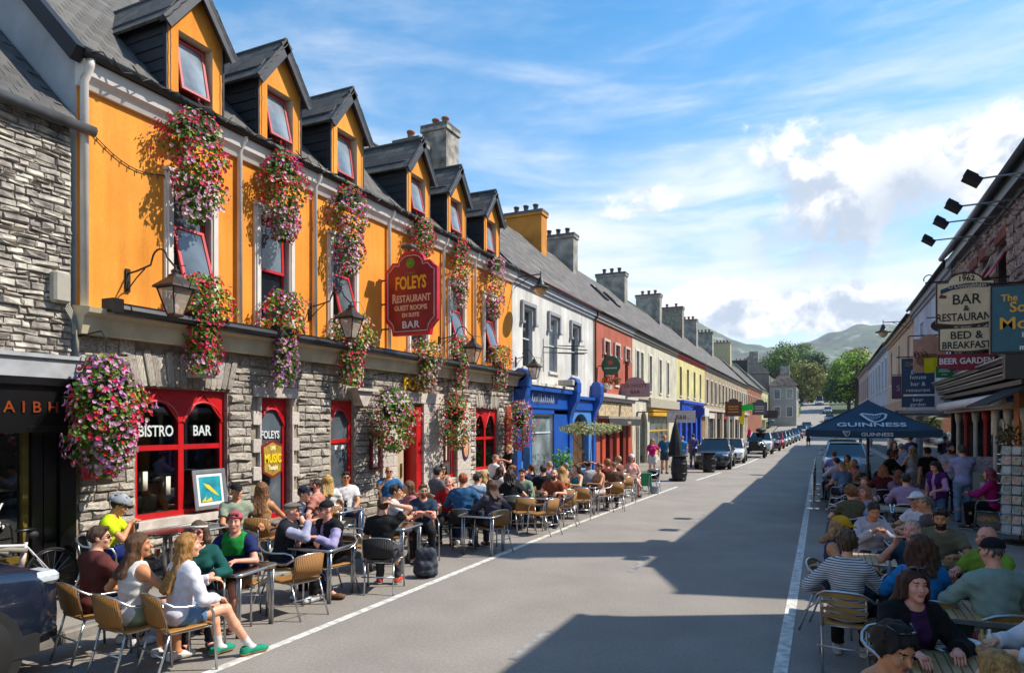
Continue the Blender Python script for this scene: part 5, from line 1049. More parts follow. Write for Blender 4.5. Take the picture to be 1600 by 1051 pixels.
# ------------------------------------------------------------------ the other houses of the street
def house(name, label, X, sg, y0, y1, col, ze=7.42, wins=(), wz=(4.5, 6.35), ww=.9, wf=WHITEP, bars=(.5,), vert=0, pipe=None, rmat=SLATE, sur=None, hood=False, gcol=None, pitch=45, L=5.3, holes=(), z0=.1, cornice=None, panes=None, sills=True, roofed=True, vary=.10):
    t = E(name, label, 'house', (0, (y0 + y1) / 2, 0)); ws = [(y - ww / 2, y + ww / 2, wz[0], wz[1]) for y in wins]
    wm = M(col, .8, var=vary, scale=1.2, bump=.25, bscale=25, spec=.2, key='painted_render'); streaks(wm); oy = -(y0 + y1) / 2
    m = MB(); walled(m, X, sg, y0, y1, z0, ze, list(ws) + list(holes), .18); gable(m, X, sg, y0 + .003, z0, ze, pitch, L); gable(m, X, sg, y1 - .003, z0, ze, pitch, L); o = m.build('wall', wm, t); o.location.y = oy
    def fix(o): o.location.y += oy; return o
    for i, y in enumerate(wins):
        f = fix(window(t, X, sg, y, ww, wz[0], wz[1], wf, .12, bars, vert, WHITEP if sills else None, (panes or (PANE, PANE2))[i % 2]))
        if sur:
            m = MB()
            for a, b in ((y - ww / 2 - .13, y - ww / 2 - .01), (y + ww / 2 + .01, y + ww / 2 + .13)): fbx(m, X, sg, -.002, .035, a, b, wz[0] - .02, wz[1] + .14)
            fbx(m, X, sg, -.002, .036, y - ww / 2 - .01, y + ww / 2 + .01, wz[1] + .01, wz[1] + .143); m.build('surround', sur, f)
        if hood:
            m = MB(); a, b = y - ww / 2 - .2, y + ww / 2 + .2; fbx(m, X, sg, 0, .10, a, b, wz[1] + .12, wz[1] + .24)
            for p in (a, b - .12): fbx(m, X, sg, 0, .098, p, p + .12, wz[1] - .45, wz[1] + .122); fbx(m, X, sg, 0, .13, p - .05, p + .17, wz[1] - .53, wz[1] - .45)
            m.build('hood_mould', hood if not hood is True else WHITEP, f)
    if roofed:
        roof(t, X + sg * .2, sg, y0, y1, ze + .05, pitch, L + .2, rmat); gg = gutter; m = MB(); m.tube([(X + sg * .26, y0, ze + .03), (X + sg * .26, y1, ze + .03)], .06, 8); o = m.build('gutter', gcol or IRON, t, True); o.location.y = oy
        m = MB(); fbx(m, X, sg, 0, .16, y0 + .01, y1 - .01, ze - .22, ze - .01); fbx(m, X, sg, .001, .08, y0 + .012, y1 - .012, ze - .34, ze - .22); o = m.build('eaves_cornice', M(cornice or col, .7, var=.1), t); o.location.y = oy
    if pipe: m = MB(); m.tube([(X + sg * .22, pipe, ze), (X + sg * .2, pipe, ze - .15), (X + sg * .07, pipe, ze - .4), (X + sg * .07, pipe, z0 + .1)], .05, 8); o = m.build('downpipe', gcol or IRON, t, True); o.location.y = oy
    t['oy'] = oy
    def part(name, m, mat, smooth=False): o = m.build(name, mat, t, smooth); o.location.y += oy; return o
    return t, part
def chims(t, lst):
    for (u, v, col, wx, wy, n, pm) in lst:
        X = -12.1; y = fy(u, X); z = fz(u, v, X); c = chimney(t, X - wx / 2, y + wy / 2, 9.6, z, wx, wy, col, n, pm, .07); c.location.y += t['oy']
CG = M('9a958b', .85, var=.2, scale=2, col2='6f6b64', bump=.3); COR = M('c07c24', .8, var=.12, scale=2); CST = M('8b8273', .9, var=.3, scale=6, bump=.8, bscale=20); DPOT = M('3c3f46', .5, var=.2)
fyl = lambda u: fy(u, XL)
# white house over the blue shop
t, part = house('white_house', 'white house with grey hood moulds above the blue shop', XL, 1, BY1 + .02, 29.15, 'd2cfc8', 7.42, [fyl(824.5), fyl(864.5), fyl(898)], (4.35, 6.35), .86, M('b9bcc2', .5), (.5,), 0, 28.95, hood=M('8f9093', .7), holes=[(20.6, 21.4, .1, 2.75), (21.75, 23.9, .5, 2.75), (25.9, 28.2, .12, 2.9)], cornice='b9babd', gcol=M('5a2e26', .5))
chims(t, [(846, 326, COR, 1.9, .7, 3, DPOT), (896, 363, CG, 2.0, .7, 3, DPOT)])
BLUE = M('0f4fa6', .4, var=.12, scale=2, spec=.6, key='blue_gloss_paint'); BLU2 = M('4b86c9', .45, var=.1, scale=2)
m = MB(); fbx(m, XL, 1, .0, .10, 20.35, 25.4, 2.95, 3.55); fbx(m, XL, 1, .1, .30, 20.3, 25.45, 3.55, 3.72); fbx(m, XL, 1, .0, .14, 25.6, 28.6, 2.95, 3.40); fbx(m, XL, 1, .1, .26, 25.6, 28.6, 3.40, 3.52)
part('fascia', m, BLUE)
m = MB(); fbx(m, XL, 1, .0, .34, 20.3, 25.45, 3.725, 3.82); part('fascia_top', m, M('c9c3b4', .8, var=.3, scale=6))
for i, y in enumerate((20.35, 25.45, 28.55)):
    m = MB(); fbx(m, XL, 1, 0, .13, y - .02, y + .32, .12, 2.6); m.prism([(-.0, 2.55), (.13, 2.6), (.22, 2.9), (.42, 3.3), (.46, 3.62), (0, 3.62)], y - .05, y + .35, Matrix.Translation((XL, 0, 0))); fbx(m, XL, 1, 0, .48, y - .08, y + .38, 3.625, 4.02); m.tube([(XL + .24, y - .08, 4.02), (XL + .24, y + .38, 4.02)], .22, 10); part('console', m, BLUE)
m = MB(); fbx(m, XL, 1, -.02, .05, 21.4, 21.75, .12, 2.9); fbx(m, XL, 1, -.02, .05, 23.9, 25.42, .12, 2.9); fbx(m, XL, 1, -.02, .05, 21.75, 23.9, .12, .5); fbx(m, XL, 1, -.02, .05, 20.7, 25.4, 2.75, 2.945); part('shopfront', m, BLUE)
m = MB(); fbx(m, XL, 1, -.12, -.06, 20.75, 21.35, .12, 2.7); d = part('shop_door', m, BLU2); m = MB(); fbx(m, XL, 1, -.06, -.05, 20.85, 21.25, 1.1, 2.5); m.build('pane', PANE, d)
o = window(t, XL, 1, 22.82, 2.1, .52, 2.72, M('c9d0d6', .5), .08, (.70,), 0, None, M('7d8a8c', .06, var=.5, scale=1.1, spec=.9)); o.location.y += t['oy']
m = MB(); N = 12; pt = [(27.0 + 1.05 * math.cos(PI - PI * i / N), 2.0 + .8 * math.sin(PI * i / N)) for i in range(N + 1)]; v = []
for y, z in [(25.8, 2.0)] + pt + [(28.4, 2.0)]: v += [(XL + .06, y, z), (XL + .06, y, 2.94), (XL - .2, y, z)]
m.add(v, [q for i in range(N + 2) for q in ((3 * i, 3 * i + 3, 3 * i + 4, 3 * i + 1), (3 * i, 3 * i + 2, 3 * i + 5, 3 * i + 3))]); fbx(m, XL, 1, -.2, .06, 25.8, 25.95, .12, 2.0); fbx(m, XL, 1, -.2, .06, 28.05, 28.5, .12, 2.0); part('arch_surround', m, BLU2)
m = MB(); fbx(m, XL, 1, -.22, -.2, 25.9, 28.1, .12, 2.9); part('arch_door', m, M('5a3f22', .5, var=.35, scale=2))
lettering(t, 'jeddd jayck', .42, M('e2e0da', .5, 0), (XL + .12, 22.5 + t['oy'], 3.12), PI / 2, sx=.78, bold=.008) if False else None
lt = MB(); rg = random.Random(2)     # chrome script on the fascia, not legible in the photograph
for k in range(11):
    y = 21.55 + k * .20; h_ = (.34, .2, .22, .34, .34, .2, .3, .22, .2, .34, .3)[k]; lt.tube([(XL + .13, y, 3.12 + .05), (XL + .13, y + .05, 3.12 + h_), (XL + .13, y + .1, 3.2), (XL + .13, y + .14, 3.12)], .022, 5)
o = lt.build('lettering', M('d8dade', .3, metal=.3), t); o.location.y += t['oy']
# coral bar
y0, y1 = 29.15, fyl(988)
t, part = house('coral_house', 'coral red bar with narrow dark red windows', XL, 1, y0 + .01, y1, 'b0624f', 7.42, [fyl(946.5), fyl(963), fyl(979)], (4.3, 6.15), .62, M('6a1c18', .5), (.5,), 0, None, hood=M('c0aea0', .7), cornice='b9b4aa', holes=[(29.9, 34.7, .12, 2.45)])
chims(t, [(976, 424, CG, 2.0, .75, 3, DPOT)])
m = MB(); fbx(m, XL, 1, 0, .35, y0 + .05, y1 - .05, 3.62, 3.78); fbx(m, XL, 1, 0, .2, y0 + .1, y1 - .1, 3.45, 3.62); part('cornice', m, M('c9c4bb', .6, var=.1))
m = MB(); fbx(m, XL, 1, 0, .08, y0 + .3, y1 - .4, 2.75, 3.4); part('fascia', m, M('b9a684', .8, var=.3, scale=5)); m = MB(); fbx(m, XL, 1, .0, .55, y0 + .3, y1 - .3, 2.62, 2.74); part('awning_case', m, M('9a9080', .6, var=.15))
m = MB(); m.prism([(.50, 2.62), (.54, 2.62), (.58, 2.28), (.54, 2.28)], y0 + .4, y1 - .35, Matrix.Translation((XL, 0, 0))); part('awning_valance', m, M('2c2a28', .8))
lettering(t, 'OPEN', .20, M('d8c9a0', .6, 0), (XL + .585, 32.9 + t['oy'], 2.36), PI / 2, sx=1.2)
for i, y in enumerate((30.0, 31.2, 32.4, 33.6, 34.6)): m = MB(); fbx(m, XL, 1, -.12, .08, y, y + .5, .12, 2.6); part('pilaster', m, M('b5452c' if i % 2 == 0 else '6d1d16', .5, var=.1))
m = MB(); fbx(m, XL, 1, -.25, -.2, 29.9, 34.7, .12, 2.5); part('shop_window', m, PANE)
m = MB(); fbx(m, XL, 1, .02, .25, 29.9, 31.0, 4.0, 4.2); bx_ = part('window_box', m, M('b8b0a0', .7))
# cream house with the arch
y0, y1 = y1, fyl(1057)
t, part = house('cream_house', 'pale cream house with an arched passage and yellow shop window', XL, 1, y0 + .01, y1 - .01, 'c9c3ae', 7.42, [y0 + 1.1, y0 + 2.1, y0 + 4.2, y0 + 6.9, y0 + 9.2], (4.3, 6.4), .62, M('a9a698', .5), (.5,), 0, None, cornice='8a8274', sur=M('d6d2c4', .7), holes=[(y0 + .8, y0 + 2.9, .1, 3.0), (y0 + 4.0, y0 + 9.5, .6, 2.8)])
chims(t, [(1031, 458, CG, 2.0, .8, 3, POT), (1066, 478, CST, 2.2, .9, 2, POT)])
m = MB(); fbx(m, XL, 1, 0, .25, y0 + 3.3, y1 - .1, 3.35, 3.9); fbx(m, XL, 1, 0, .12, y0 + .05, y0 + 3.3, 3.75, 3.9); part('cornice', m, M('a9a28f', .7, var=.1))
m = MB(); N = 10; c = y0 + 1.85; pt = [(c + .95 * math.cos(PI - PI * i / N), 2.1 + 1.05 * math.sin(PI * i / N)) for i in range(N + 1)]; m.tube([(XL + .05, c - .95, .12)] + [(XL + .05, y, z) for y, z in pt] + [(XL + .05, c + .95, .12)], .14, 6); part('arch_surround', m, M('b5ae9d', .7))
m = MB(); fbx(m, XL, 1, -.8, -.7, y0 + .8, y0 + 2.9, .1, 3.0); d = part('passage_door', m, M('3a3028', .6, var=.2)); m = MB(); fbx(m, XL, 1, -.69, -.68, y0 + 1.2, y0 + 2.2, 1.5, 2.1); m.build('notice', M('8fa08f', .6), d)
YEL = M('d0a02c', .5, var=.1); m = MB(); fbx(m, XL, 1, .0, .3, y0 + 3.7, y0 + 9.7, 2.85, 3.2); part('fascia', m, YEL); o = window(t, XL, 1, y0 + 6.75, 5.4, .62, 2.78, YEL, .06, (.62,), 3, None, PANE2, t=.09); o.location.y += t['oy']
# yellow house, blue shop
y0, y1 = y1, fyl(1101)
t, part = house('yellow_house', 'pale yellow house with a red eaves board and bright blue shop', XL, 1, y0 + .01, y1 - .01, 'd6c98e', 7.42, [y0 + 1.6 + 2.9 * k for k in range(4)], (4.4, 6.5), .85, M('c9b45a', .5), (), 0, None, cornice='a01c28', holes=[(y0 + 1, y0 + 11, .4, 2.9)])
chims(t, [(1088, 498, CG, 2.2, 1.0, 4, POT), (1113, 518, CG, 2.2, 1.1, 4, POT)])
m = MB(); fbx(m, XL, 1, 0, .35, y0 + .2, y1 - 2.6, 2.95, 3.85); fbx(m, XL, 1, 0, .5, y0 + .1, y1 - 2.5, 3.85, 4.05)
for k in range(5): fbx(m, XL, 1, -.05, .2, y0 + .3 + k * 2.2, y0 + .9 + k * 2.2, .12, 2.95)
part('shopfront', m, M('1446b8', .4, var=.1)); m = MB(); fbx(m, XL, 1, -.2, -.12, y0 + .9, y0 + 11, .4, 2.95); part('shop_window', m, PANE)
m = MB(); fbx(m, XL, 1, -.1, .08, y1 - 2.4, y1 - .2, .12, 3.0); part('door', m, M('8a6a42', .6, var=.2)); m = MB(); fbx(m, XL, 1, 0, .4, y1 - 2.5, y1 - .1, 3.0, 3.7); part('fascia', m, M('d0cdc6', .6))
# long stone terrace, then two more
y0, y1 = y1, fyl(1168)
t, part = house('stone_terrace', 'long pale stone terrace with a close row of arched windows', XL, 1, y0 + .01, y1 - .01, 'a3937c', 7.42, [y0 + 1.4 + (y1 - y0 - 2.8) * k / 13 for k in range(14)], (4.2, 6.3), 1.0, M('8a7f70', .6), (.5,), 0, None, sur=M('c9bfae', .8, var=.15), cornice='6f665a', vary=.2, holes=[(y0 + 2 + 5 * k, y0 + 5.2 + 5 * k, .2, 2.8) for k in range(int((y1 - y0 - 3) / 5))])
chims(t, [(1141, 534, M('b8ac86', .85, var=.15), 2.4, 1.2, 4, POT)])
m = MB(); fbx(m, XL, 1, 0, .25, y0 + .1, y1 - .1, 3.5, 3.75); part('cornice', m, M('bdb3a2', .7))
for k in range(int((y1 - y0 - 3) / 5)):
    m = MB(); fbx(m, XL, 1, -.2, -.14, y0 + 2 + 5 * k, y0 + 5.2 + 5 * k, .2, 2.8); part('shop_window', m, PANE if k % 3 else PANE2); m = MB(); fbx(m, XL, 1, 0, .12, y0 + 1.9 + 5 * k, y0 + 5.3 + 5 * k, 2.85, 3.4); part('fascia', m, M(('c9c4b8', '4a2a1c', '7a1c24', '38465a', 'b5a88a')[k % 5], .6)); m = MB(); fbx(m, XL, 1, -.1, .15, y0 + 5.6 + 5 * k, y0 + 6.3 + 5 * k, .12, 3.4); part('pilaster', m, M('b9b0a0', .8, isl=.1))
y0 = y1; y1 = fyl(1190)
t, part = house('brick_house', 'tall narrow brown brick house beyond the stone terrace', XL, 1, y0 + .01, y1 - .01, '8a5a44', 7.7, [y0 + 2 + 3.6 * k for k in range(int((y1 - y0 - 2) / 3.6))], (4.3, 6.4), 1.1, WHITEP, (.5,), 0, None, rmat=SLATE2, sur=M('bfb6a6', .8)); chims(t, [(1168, 562, M('33363c', .8), 2.6, 1.4, 3, POT)])
y0 = y1; y1 = fyl(1203)
t, part = house('lime_house', 'pale lime house at the far end of the terrace', XL, 1, y0 + .01, min(y1, 137) , 'b5b08a', 8.2, [y0 + 3 + 5 * k for k in range(3)], (4.6, 7.0), 1.4, WHITEP, (.5,), 0, None, rmat=SLATE2, L=6.5); chims(t, [(1190, 575, M('55585c', .8), 2.6, 1.4, 2, POT)])
m = MB(); fbx(m, XL, 1, 0, 1.6, y0 + .5, y0 + 8, 2.9, 3.0); part('awning', m, M('3aa596', .7)); m = MB(); fbx(m, XL, 1, 0, 1.4, y0 + 9, y0 + 15, 2.6, 2.7); part('awning', m, M('1c3a6a', .7))
# grey house at the bend, seen end on
def bend_house(name, label, x0, x1, y0, y1, zb, ze, rise, col, roofc, wins):
    t = E(name, label, 'house', ((x0 + x1) / 2, y0, zb)); t.matrix_basis = Matrix.Translation(((x0 + x1) / 2, y0, zb)); w, l, h = (x1 - x0) / 2, y1 - y0, ze - zb
    m = MB(); m.bb(-w, w, 0, l, -1, h); m.build('wall', M(col, .85, var=.12, scale=.6), t)
    m = MB(); m.add([(-w - .3, -.3, h), (w + .3, -.3, h), (w + .3, l + .3, h), (-w - .3, l + .3, h), (0, w * .7, h + rise), (0, l - w * .7, h + rise)], [(0, 1, 4), (1, 2, 5, 4), (2, 3, 5), (3, 0, 4, 5)]); rf = m.build('roof', slate_mat(roofc, .5, .35), t)
    m = MB(); m.bb(-.9, .9, l * .6 - .5, l * .6 + .5, h + rise * .5, h + rise + 1.5); m.build('chimney', CG, rf)
    for (x, z, ww, hh) in wins:
        m = MB(); m.bb(x - ww / 2 - .1, x + ww / 2 + .1, -.06, -.002, z - .1, z + hh + .1); f = m.build('window', WHITEP, t); m = MB(); m.bb(x - ww / 2, x + ww / 2, -.08, -.061, z, z + hh); m.build('pane', PANE2, f)
    for k in range(3):
        m = MB(); m.bb(w + .002, w + .06, 2 + 3.4 * k, 3.2 + 3.4 * k, 5.0, 7.0); f = m.build('window', WHITEP, t); m = MB(); m.bb(w + .061, w + .08, 2.1 + 3.4 * k, 3.1 + 3.4 * k, 5.1, 6.9); m.build('pane', PANE2, f)
bend_house('grey_house', 'grey hipped roof house standing end on where the street bends', -9.2, -4.4, 139, 152, gz(140), 9.6, 2.9, '94918f', '7a6a62', [(-1.0, 5.2, 1.0, 1.8), (1.2, 5.2, 1.0, 1.8), (-1.0, 1.8, 1.0, 1.8), (1.2, 1.8, 1.0, 1.8)])
bend_house('dark_gabled_house', 'dark slate house with chimneys behind the lime house', -17, -9.4, 141, 160, gz(150), 12.2, 4.0, '77736c', '4c4b4a', [])
# ------------------------------------------------------------------ right hand terrace (in shade)
X = XR; fyr = lambda u: fy(u, XR); ys1 = fyr(1493)
t = E('stone_pub', 'pink grey rubble stone pub with red windows and flood lights', 'pub'); WR = [fyr(1567), fyr(1541), fyr(1524)]; WR = WR
m = MB(); HR = [(y - .42, y + .42, 4.8, 6.5) for y in WR]; walled(m, X, -1, 14.4, ys1, 3.3, 7.4, HR, .3); gable(m, X, -1, 14.41, 0, 7.4, 45, 5.4); gable(m, X, -1, ys1 - .01, 0, 7.4, 45, 5.4); m.build('wall', M('5d5350', .95, var=.2, scale=9), t)
pieces(t, 'stone', stone_meshes(PINKST, seed=9, jit=.16), coursed(X, -1, 14.42, ys1, 3.75, 7.12, [(a - .12, b + .12, c - .1, d + .2) for a, b, c, d in HR], (.14, .30), (.18, .46), .07, 6, tilt=.14, stagger=1), [PINKST], 300)
for y in WR:
    f = window(t, X, -1, y, .84, 4.8, 6.5, M('8f1c1c', .45, var=.1), .16, (.5,), 0, M('9a948c', .8, var=.15), PANE); m = MB(); n = 7
    for k in range(n): fbx(m, X, -1, .0, .06, y - .56 + k * .16, y - .42 + k * .16, 6.51, 6.74)
    m.build('brick_arch', M('7a3a2c', .85, isl=.2), f); m = MB(); m.bb(0, .035, -.34, .34, -.8, 0); m.build('sash', M('b8282a', .4), f, loc=(X + .1, y, 6.45), rot=(0, R(30), 0)); m = MB(); m.bb(-.006, -.001, -.29, .29, -.75, -.05); m.build('sash_pane', M('b8c0cc', .05, spec=1.), f, loc=(X + .1, y, 6.45), rot=(0, R(30), 0))  # open sash pane painted pale to hold its white glint
roof(t, X - .32, -1, 14.35, ys1 + .05, 7.48, 45, 5.5, SLATE2); gutter(t, X - .36, -1, 14.3, ys1 + .1, 7.45, M('3c444e', .3, var=.1), .08)
m = MB(); fbx(m, X, -1, 0, .26, 14.4, ys1, 7.12, 7.36); fbx(m, X, -1, 0, .1, 14.41, ys1 - .01, 7.0, 7.12); m.build('eaves_board', M('2a2e34', .4, var=.1), t); downpipe(t, X, ys1 - .12, .2, 7.4, M('2a2c30', .4), .06, -1)
# its shopfront: cornices, roller awning, columns
m = MB()
for k, (o, z) in enumerate(((.62, 3.62), (.55, 3.48), (.48, 3.34), (.42, 3.2))): fbx(m, X, -1, 0, o, 14.9, ys1 - .2, z - .09, z)
m.bb(X - .70, X, 14.7, 14.9, 3.2, 3.75); m.build('shop_cornice', M('24262a', .45, var=.1), t)
m = MB()
for k, (o, z) in enumerate(((.64, 3.62), (.57, 3.48), (.50, 3.34))): m.tube([(X - o, 14.9, z), (X - o, ys1 - .25, z)], .025, 6)
m.build('cornice_edge', M('b0aca4', .35, metal=.5), t, True)
m = MB(); m.tube([(X - .42, 16.6, 2.88), (X - .42, ys1 - .3, 2.88)], .13, 10); o = m.build('roller_awning', M('e8e0dc', .5, var=.05), t, True)
m = MB(); m.add([(X - .05, 14.5, 3.2), (X - .05, 16.5, 3.2), (X - 1.0, 16.5, 2.72), (X - 1.0, 14.5, 2.72), (X - .05, 14.5, 3.24), (X - .05, 16.5, 3.24), (X - 1.0, 16.5, 2.76), (X - 1.0, 14.5, 2.76)], [(0, 1, 2, 3), (7, 6, 5, 4), (0, 4, 5, 1), (2, 6, 7, 3), (1, 5, 6, 2), (0, 3, 7, 4)]); m.build('awning_cloth', M('23262c', .8, var=.15), t)
m = MB(); fbx(m, X, -1, -.5, -.45, 14.5, ys1, .1, 3.2); m.build('shop_glass', PANE, t)
for i, y in enumerate((15.2, 16.0, 17.3, 18.4, 19.4, 20.6, 21.8, 23.0)): m = MB(); m.lathe([(.08, .12), (.08, .35), (.055, .4), (.05, 2.4), (.08, 2.5), (.09, 2.7)], 12, 0, Matrix.Translation((X - .12, y, 0))); m.build('column', (M('c9bfae', .55, var=.1), M('a01c22', .45, var=.1))[1 if i in (4, 6) else 0], t, True)
m = MB(); fbx(m, X, -1, -.02, .12, 16.45, 16.85, .12, 4.2); m.build('orange_pier', M('c07a3c', .7, var=.1), t)
m = MB(); fbx(m, X, -1, 0, .3, 16.9, ys1 - .1, 2.70, 2.84); m.build('lintel', M('cfc4ae', .6, var=.1), t)
chimney(t, X + 3.8, 18.3, 11, 16.3, 1.1, 1.1, CG, 3)
house('near_house', 'cream house nearest the camera on the shaded side, out of view', XR, -1, -8, 11.3, 'b9ad98', 7.7, [0, 3, 6, 9], (4.6, 6.4), .9)
def rhouse(name, lab, u0, u1, col, n, ze, ww, **k):
    y0, y1 = fyr(u0), fyr(u1); t, part = house(name, lab, XR, -1, y0 + .02, y1 - .02, col, ze, [y0 + (y1 - y0) * (i + .5) / n for i in range(n)], k.pop('wz', (4.6, 6.5)), ww, k.pop('wf', WHITEP), (.5,), 0, None, holes=[(y0 + .6, y1 - .6, .3, 2.7)], **k)
    m = MB(); fbx(m, XR, -1, -.2, -.14, y0 + .5, y1 - .5, .3, 2.7); part('shop_window', m, PANE); m = MB(); fbx(m, XR, -1, 0, .25, y0 + .2, y1 - .2, 2.8, 3.5); part('fascia', m, M(k.get('cornice', '8a8478'), .6, var=.15)); return t, part
rhouse('blue_white_house', 'blue white house adjoining the stone pub', 1492, 1428, 'b9c0d0', 2, 7.35, .9, cornice='8a909a'); rhouse('peach_house', 'peach cream house in the shaded terrace', 1428, 1388, 'c9b09a', 3, 7.2, .9, cornice='9a8672')
t, part = rhouse('pale_terrace', 'pale blue grey terrace with many tall narrow windows', 1388, 1357, 'b0bacb', 7, 7.3, 1.1, sur=M('d2d6dc', .7), cornice='707884'); rhouse('rose_terrace', 'rose grey terrace at the far end of the shaded side', 1357, 1342, 'b5a09e', 5, 7.5, 1.4, cornice='8a7a78')
m = MB(); y = fyr(1470); fbx(m, XR, -1, .1, 1.5, 25, 31, 2.72, 2.82); m.bb(XR - 1.55, XR - 1.45, 25, 31, 2.55, 2.82); tag(m.build('shop_awning', M('8f9296', .7, var=.1)), 'grey shop awning beyond the stone pub', 'awning')
# ------------------------------------------------------------------ trees
def tree(x, y, z, h, w, label, cols, n=3200, seed=1, leaf=.55):
    t = E('tree', label, 'tree', (x, y, z), 0, 'trees at the end of the street'); rg = random.Random(seed)
    m = MB(); m.tube([(0, 0, -1), (.1, 0, h * .2), (0, .1, h * .45), (.1, 0, h * .8)], [h * .035, h * .028, h * .02, h * .006], 8)
    cl = [(Vector((0, 0, h * .78)), w * .26)]
    for k in range(15):
        a = rg.uniform(0, 6.28); q = rg.uniform(.08, .95); r = w * .5 * (1 - abs(q - .5) * .95) * rg.uniform(.55, .95); c = Vector((r * math.cos(a), r * math.sin(a), h * (.18 + q * .72))); cl.append((c, w * rg.uniform(.15, .27))); m.tube([(0, 0, h * q * .5), tuple(c * .55 + Vector((0, 0, h * q * .2))), tuple(c)], [h * .012, h * .008, .03], 5)
    m.build('trunk', M('4a3c2c', .9, var=.3), t); m = MB()
    for i in range(n):
        c, r = rg.choice(cl); d = Vector((rg.gauss(0, 1), rg.gauss(0, 1), rg.gauss(0, 1))).normalized(); p = c + Vector((d.x, d.y, d.z * .8)) * r * rg.uniform(.45, 1.12); nn = (d + Vector((rg.uniform(-.9, .9), rg.uniform(-.9, .9), rg.uniform(-.2, 1.1)))).normalized(); leafq(m, p, nn, leaf * rg.uniform(.5, 1.3), rg, 1 if rg.random() < .3 else 0)
    m.build('crown', [M(c, .6, var=.4, scale=.5, isl=.3, kind='leaf', key='tree_leaf') for c in cols], t, kind='stuff')
T1 = ('4a6a26', '7c9a3c'); T2 = ('2c4c1a', '507428'); T3 = ('7d7a3a', '8f9448'); T4 = ('6a3a34', '8a5a44'); T5 = ('7fa032', 'a0b848')
for i, (u, d, h, w, c, lab, dz) in enumerate(((1216, 235, 20, 14, T1, 'tall light green tree left behind the grey house', 0), (1243, 260, 24, 16, T1, 'tallest rounded tree beyond the street bend', 0), (1268, 240, 17, 13, T2, 'dark green tree right of the tallest one', 0), (1252, 190, 12, 11, T3, 'olive yellow tree low beside the grey house', 0), (1287, 230, 13, 10, T2, 'dark green tree at the road edge on the left side', 0),
        (1278, 215, 7, 8, T5, 'bright green shrubby tree low by the road', 0), (1326, 165, 12, 9, T2, 'dense green tree on the right side of the road', 0), (1338, 160, 14.5, 10, T5, 'lime green tree by the rose terrace', 0), (1343, 190, 16.5, 9, T4, 'copper leaved tree rising behind the lime green one', 0), (1305, 320, 11, 12, T1, 'small green tree far up the road', 0), (1190, 250, 17, 15, T2, 'dark tree mostly hidden behind the dark slate house', 0), (1312, 215, 12, 11, T2, 'dark bushy tree behind the dense green one on the right', 0), (1298, 285, 13, 12, T2, 'dark tree beyond the white van', 0), (1262, 300, 13, 13, T2, 'dark tree far behind the olive yellow one', 0), (1320, 260, 15, 12, T1, 'mid green tree far up on the right side of the road', 0))):
    x = (u - 800) / FP; X_, Y_ = (CY * x - SY) * d, (SY * x + CY) * d; tree(X_, Y_, gz(Y_) + dz, h * 1.08, w * 1.12, lab, c, 5200, i + 1, .72 if d > 180 else .6)
hd = MB(); rg = random.Random(5)
for i in range(2600): p = Vector((rg.uniform(-10, -4.6), rg.uniform(156, 175), 0)); p.z = gz(p.y) + rg.uniform(0, 2.2) * (1 if p.x < -1 else .6); leafq(hd, p, Vector((rg.uniform(-1, 1), rg.uniform(-1, .2), rg.uniform(0, 1))).normalized(), .5, rg, rg.random() < .4)
tag(hd.build('roadside_shrubs', [M(c, .6, var=.4, isl=.3, kind='leaf', key='tree_leaf') for c in T5], kind='stuff'), 'bright green shrubs along the bend of the road', 'shrubs')
for u, v in ((936, 452), (955, 468)):      # roof windows
    y = fy(u, -11.3); m = MB(); m.bb(-.35, .35, -.6, .6, 0, .09); f = m.build('roof_window', M('2a2c30', .5)); tag(f, 'dark roof window %s on the long slate roof' % ('nearest' if u < 940 else 'farther along'), 'roof window'); f.matrix_basis = roof_matrix(XL + .2, 1, y, 7.47, 45) @ Matrix.Translation((0, 3.1, .01)); m = MB(); m.bb(-.28, .28, -.53, .53, .09, .10); m.build('pane', PANE2, f)
# ------------------------------------------------------------------ signs and lamps on the shaded side
def board(par, x0, x1, z0, z1, mat, th=.05, edge=None, arch=0., sag=0., y=0.):
    n = 10; top = [(x0 + (x1 - x0) * i / n, z1) for i in range(n, -1, -1)]; bot = [(x0 + (x1 - x0) * i / n, z0 - sag * math.sin(PI * i / n)) for i in range(n + 1)]
    if arch: c = (x0 + x1) / 2; top = [(x1, z1), (c + arch, z1)] + [(c + arch * math.cos(a), z1 + arch * .62 * math.sin(a)) for a in np.linspace(.25, PI - .25, 9)] + [(c - arch, z1), (x0, z1)]
    o = MB().prism(bot + top, y - th / 2, y + th / 2).build('board', edge or mat, par)
    if edge:
        k = .94; cx, cz = (x0 + x1) / 2, (z0 + z1) / 2; MB().prism([(cx + (a - cx) * k, cz + (b - cz) * k) for a, b in bot + top], y - th / 2 - .006, y - th / 2 - .001).build('face', mat, par)
    return o
DK = M('2a1c14', .5, 0); NAVY = M('20262e', .5, 0)
t = E('bar_sign', 'three tan and crimson boards reading BAR & RESTAURANT, BED & BREAKFAST, BEER GARDEN', 'sign', (2.86, 17.6, 3.6)); TAN = M('e8d0a8', .55, var=.08, scale=4); BRN = M('4a2a1c', .5)
board(t, -.55, .55, 1.0, 1.92, TAN, edge=BRN, arch=.33, sag=.06); board(t, -.50, .56, .42, .90, TAN, edge=BRN, sag=.05); board(t, -.52, .58, .03, .33, M('8a1230', .5), edge=BRN, sag=.06)
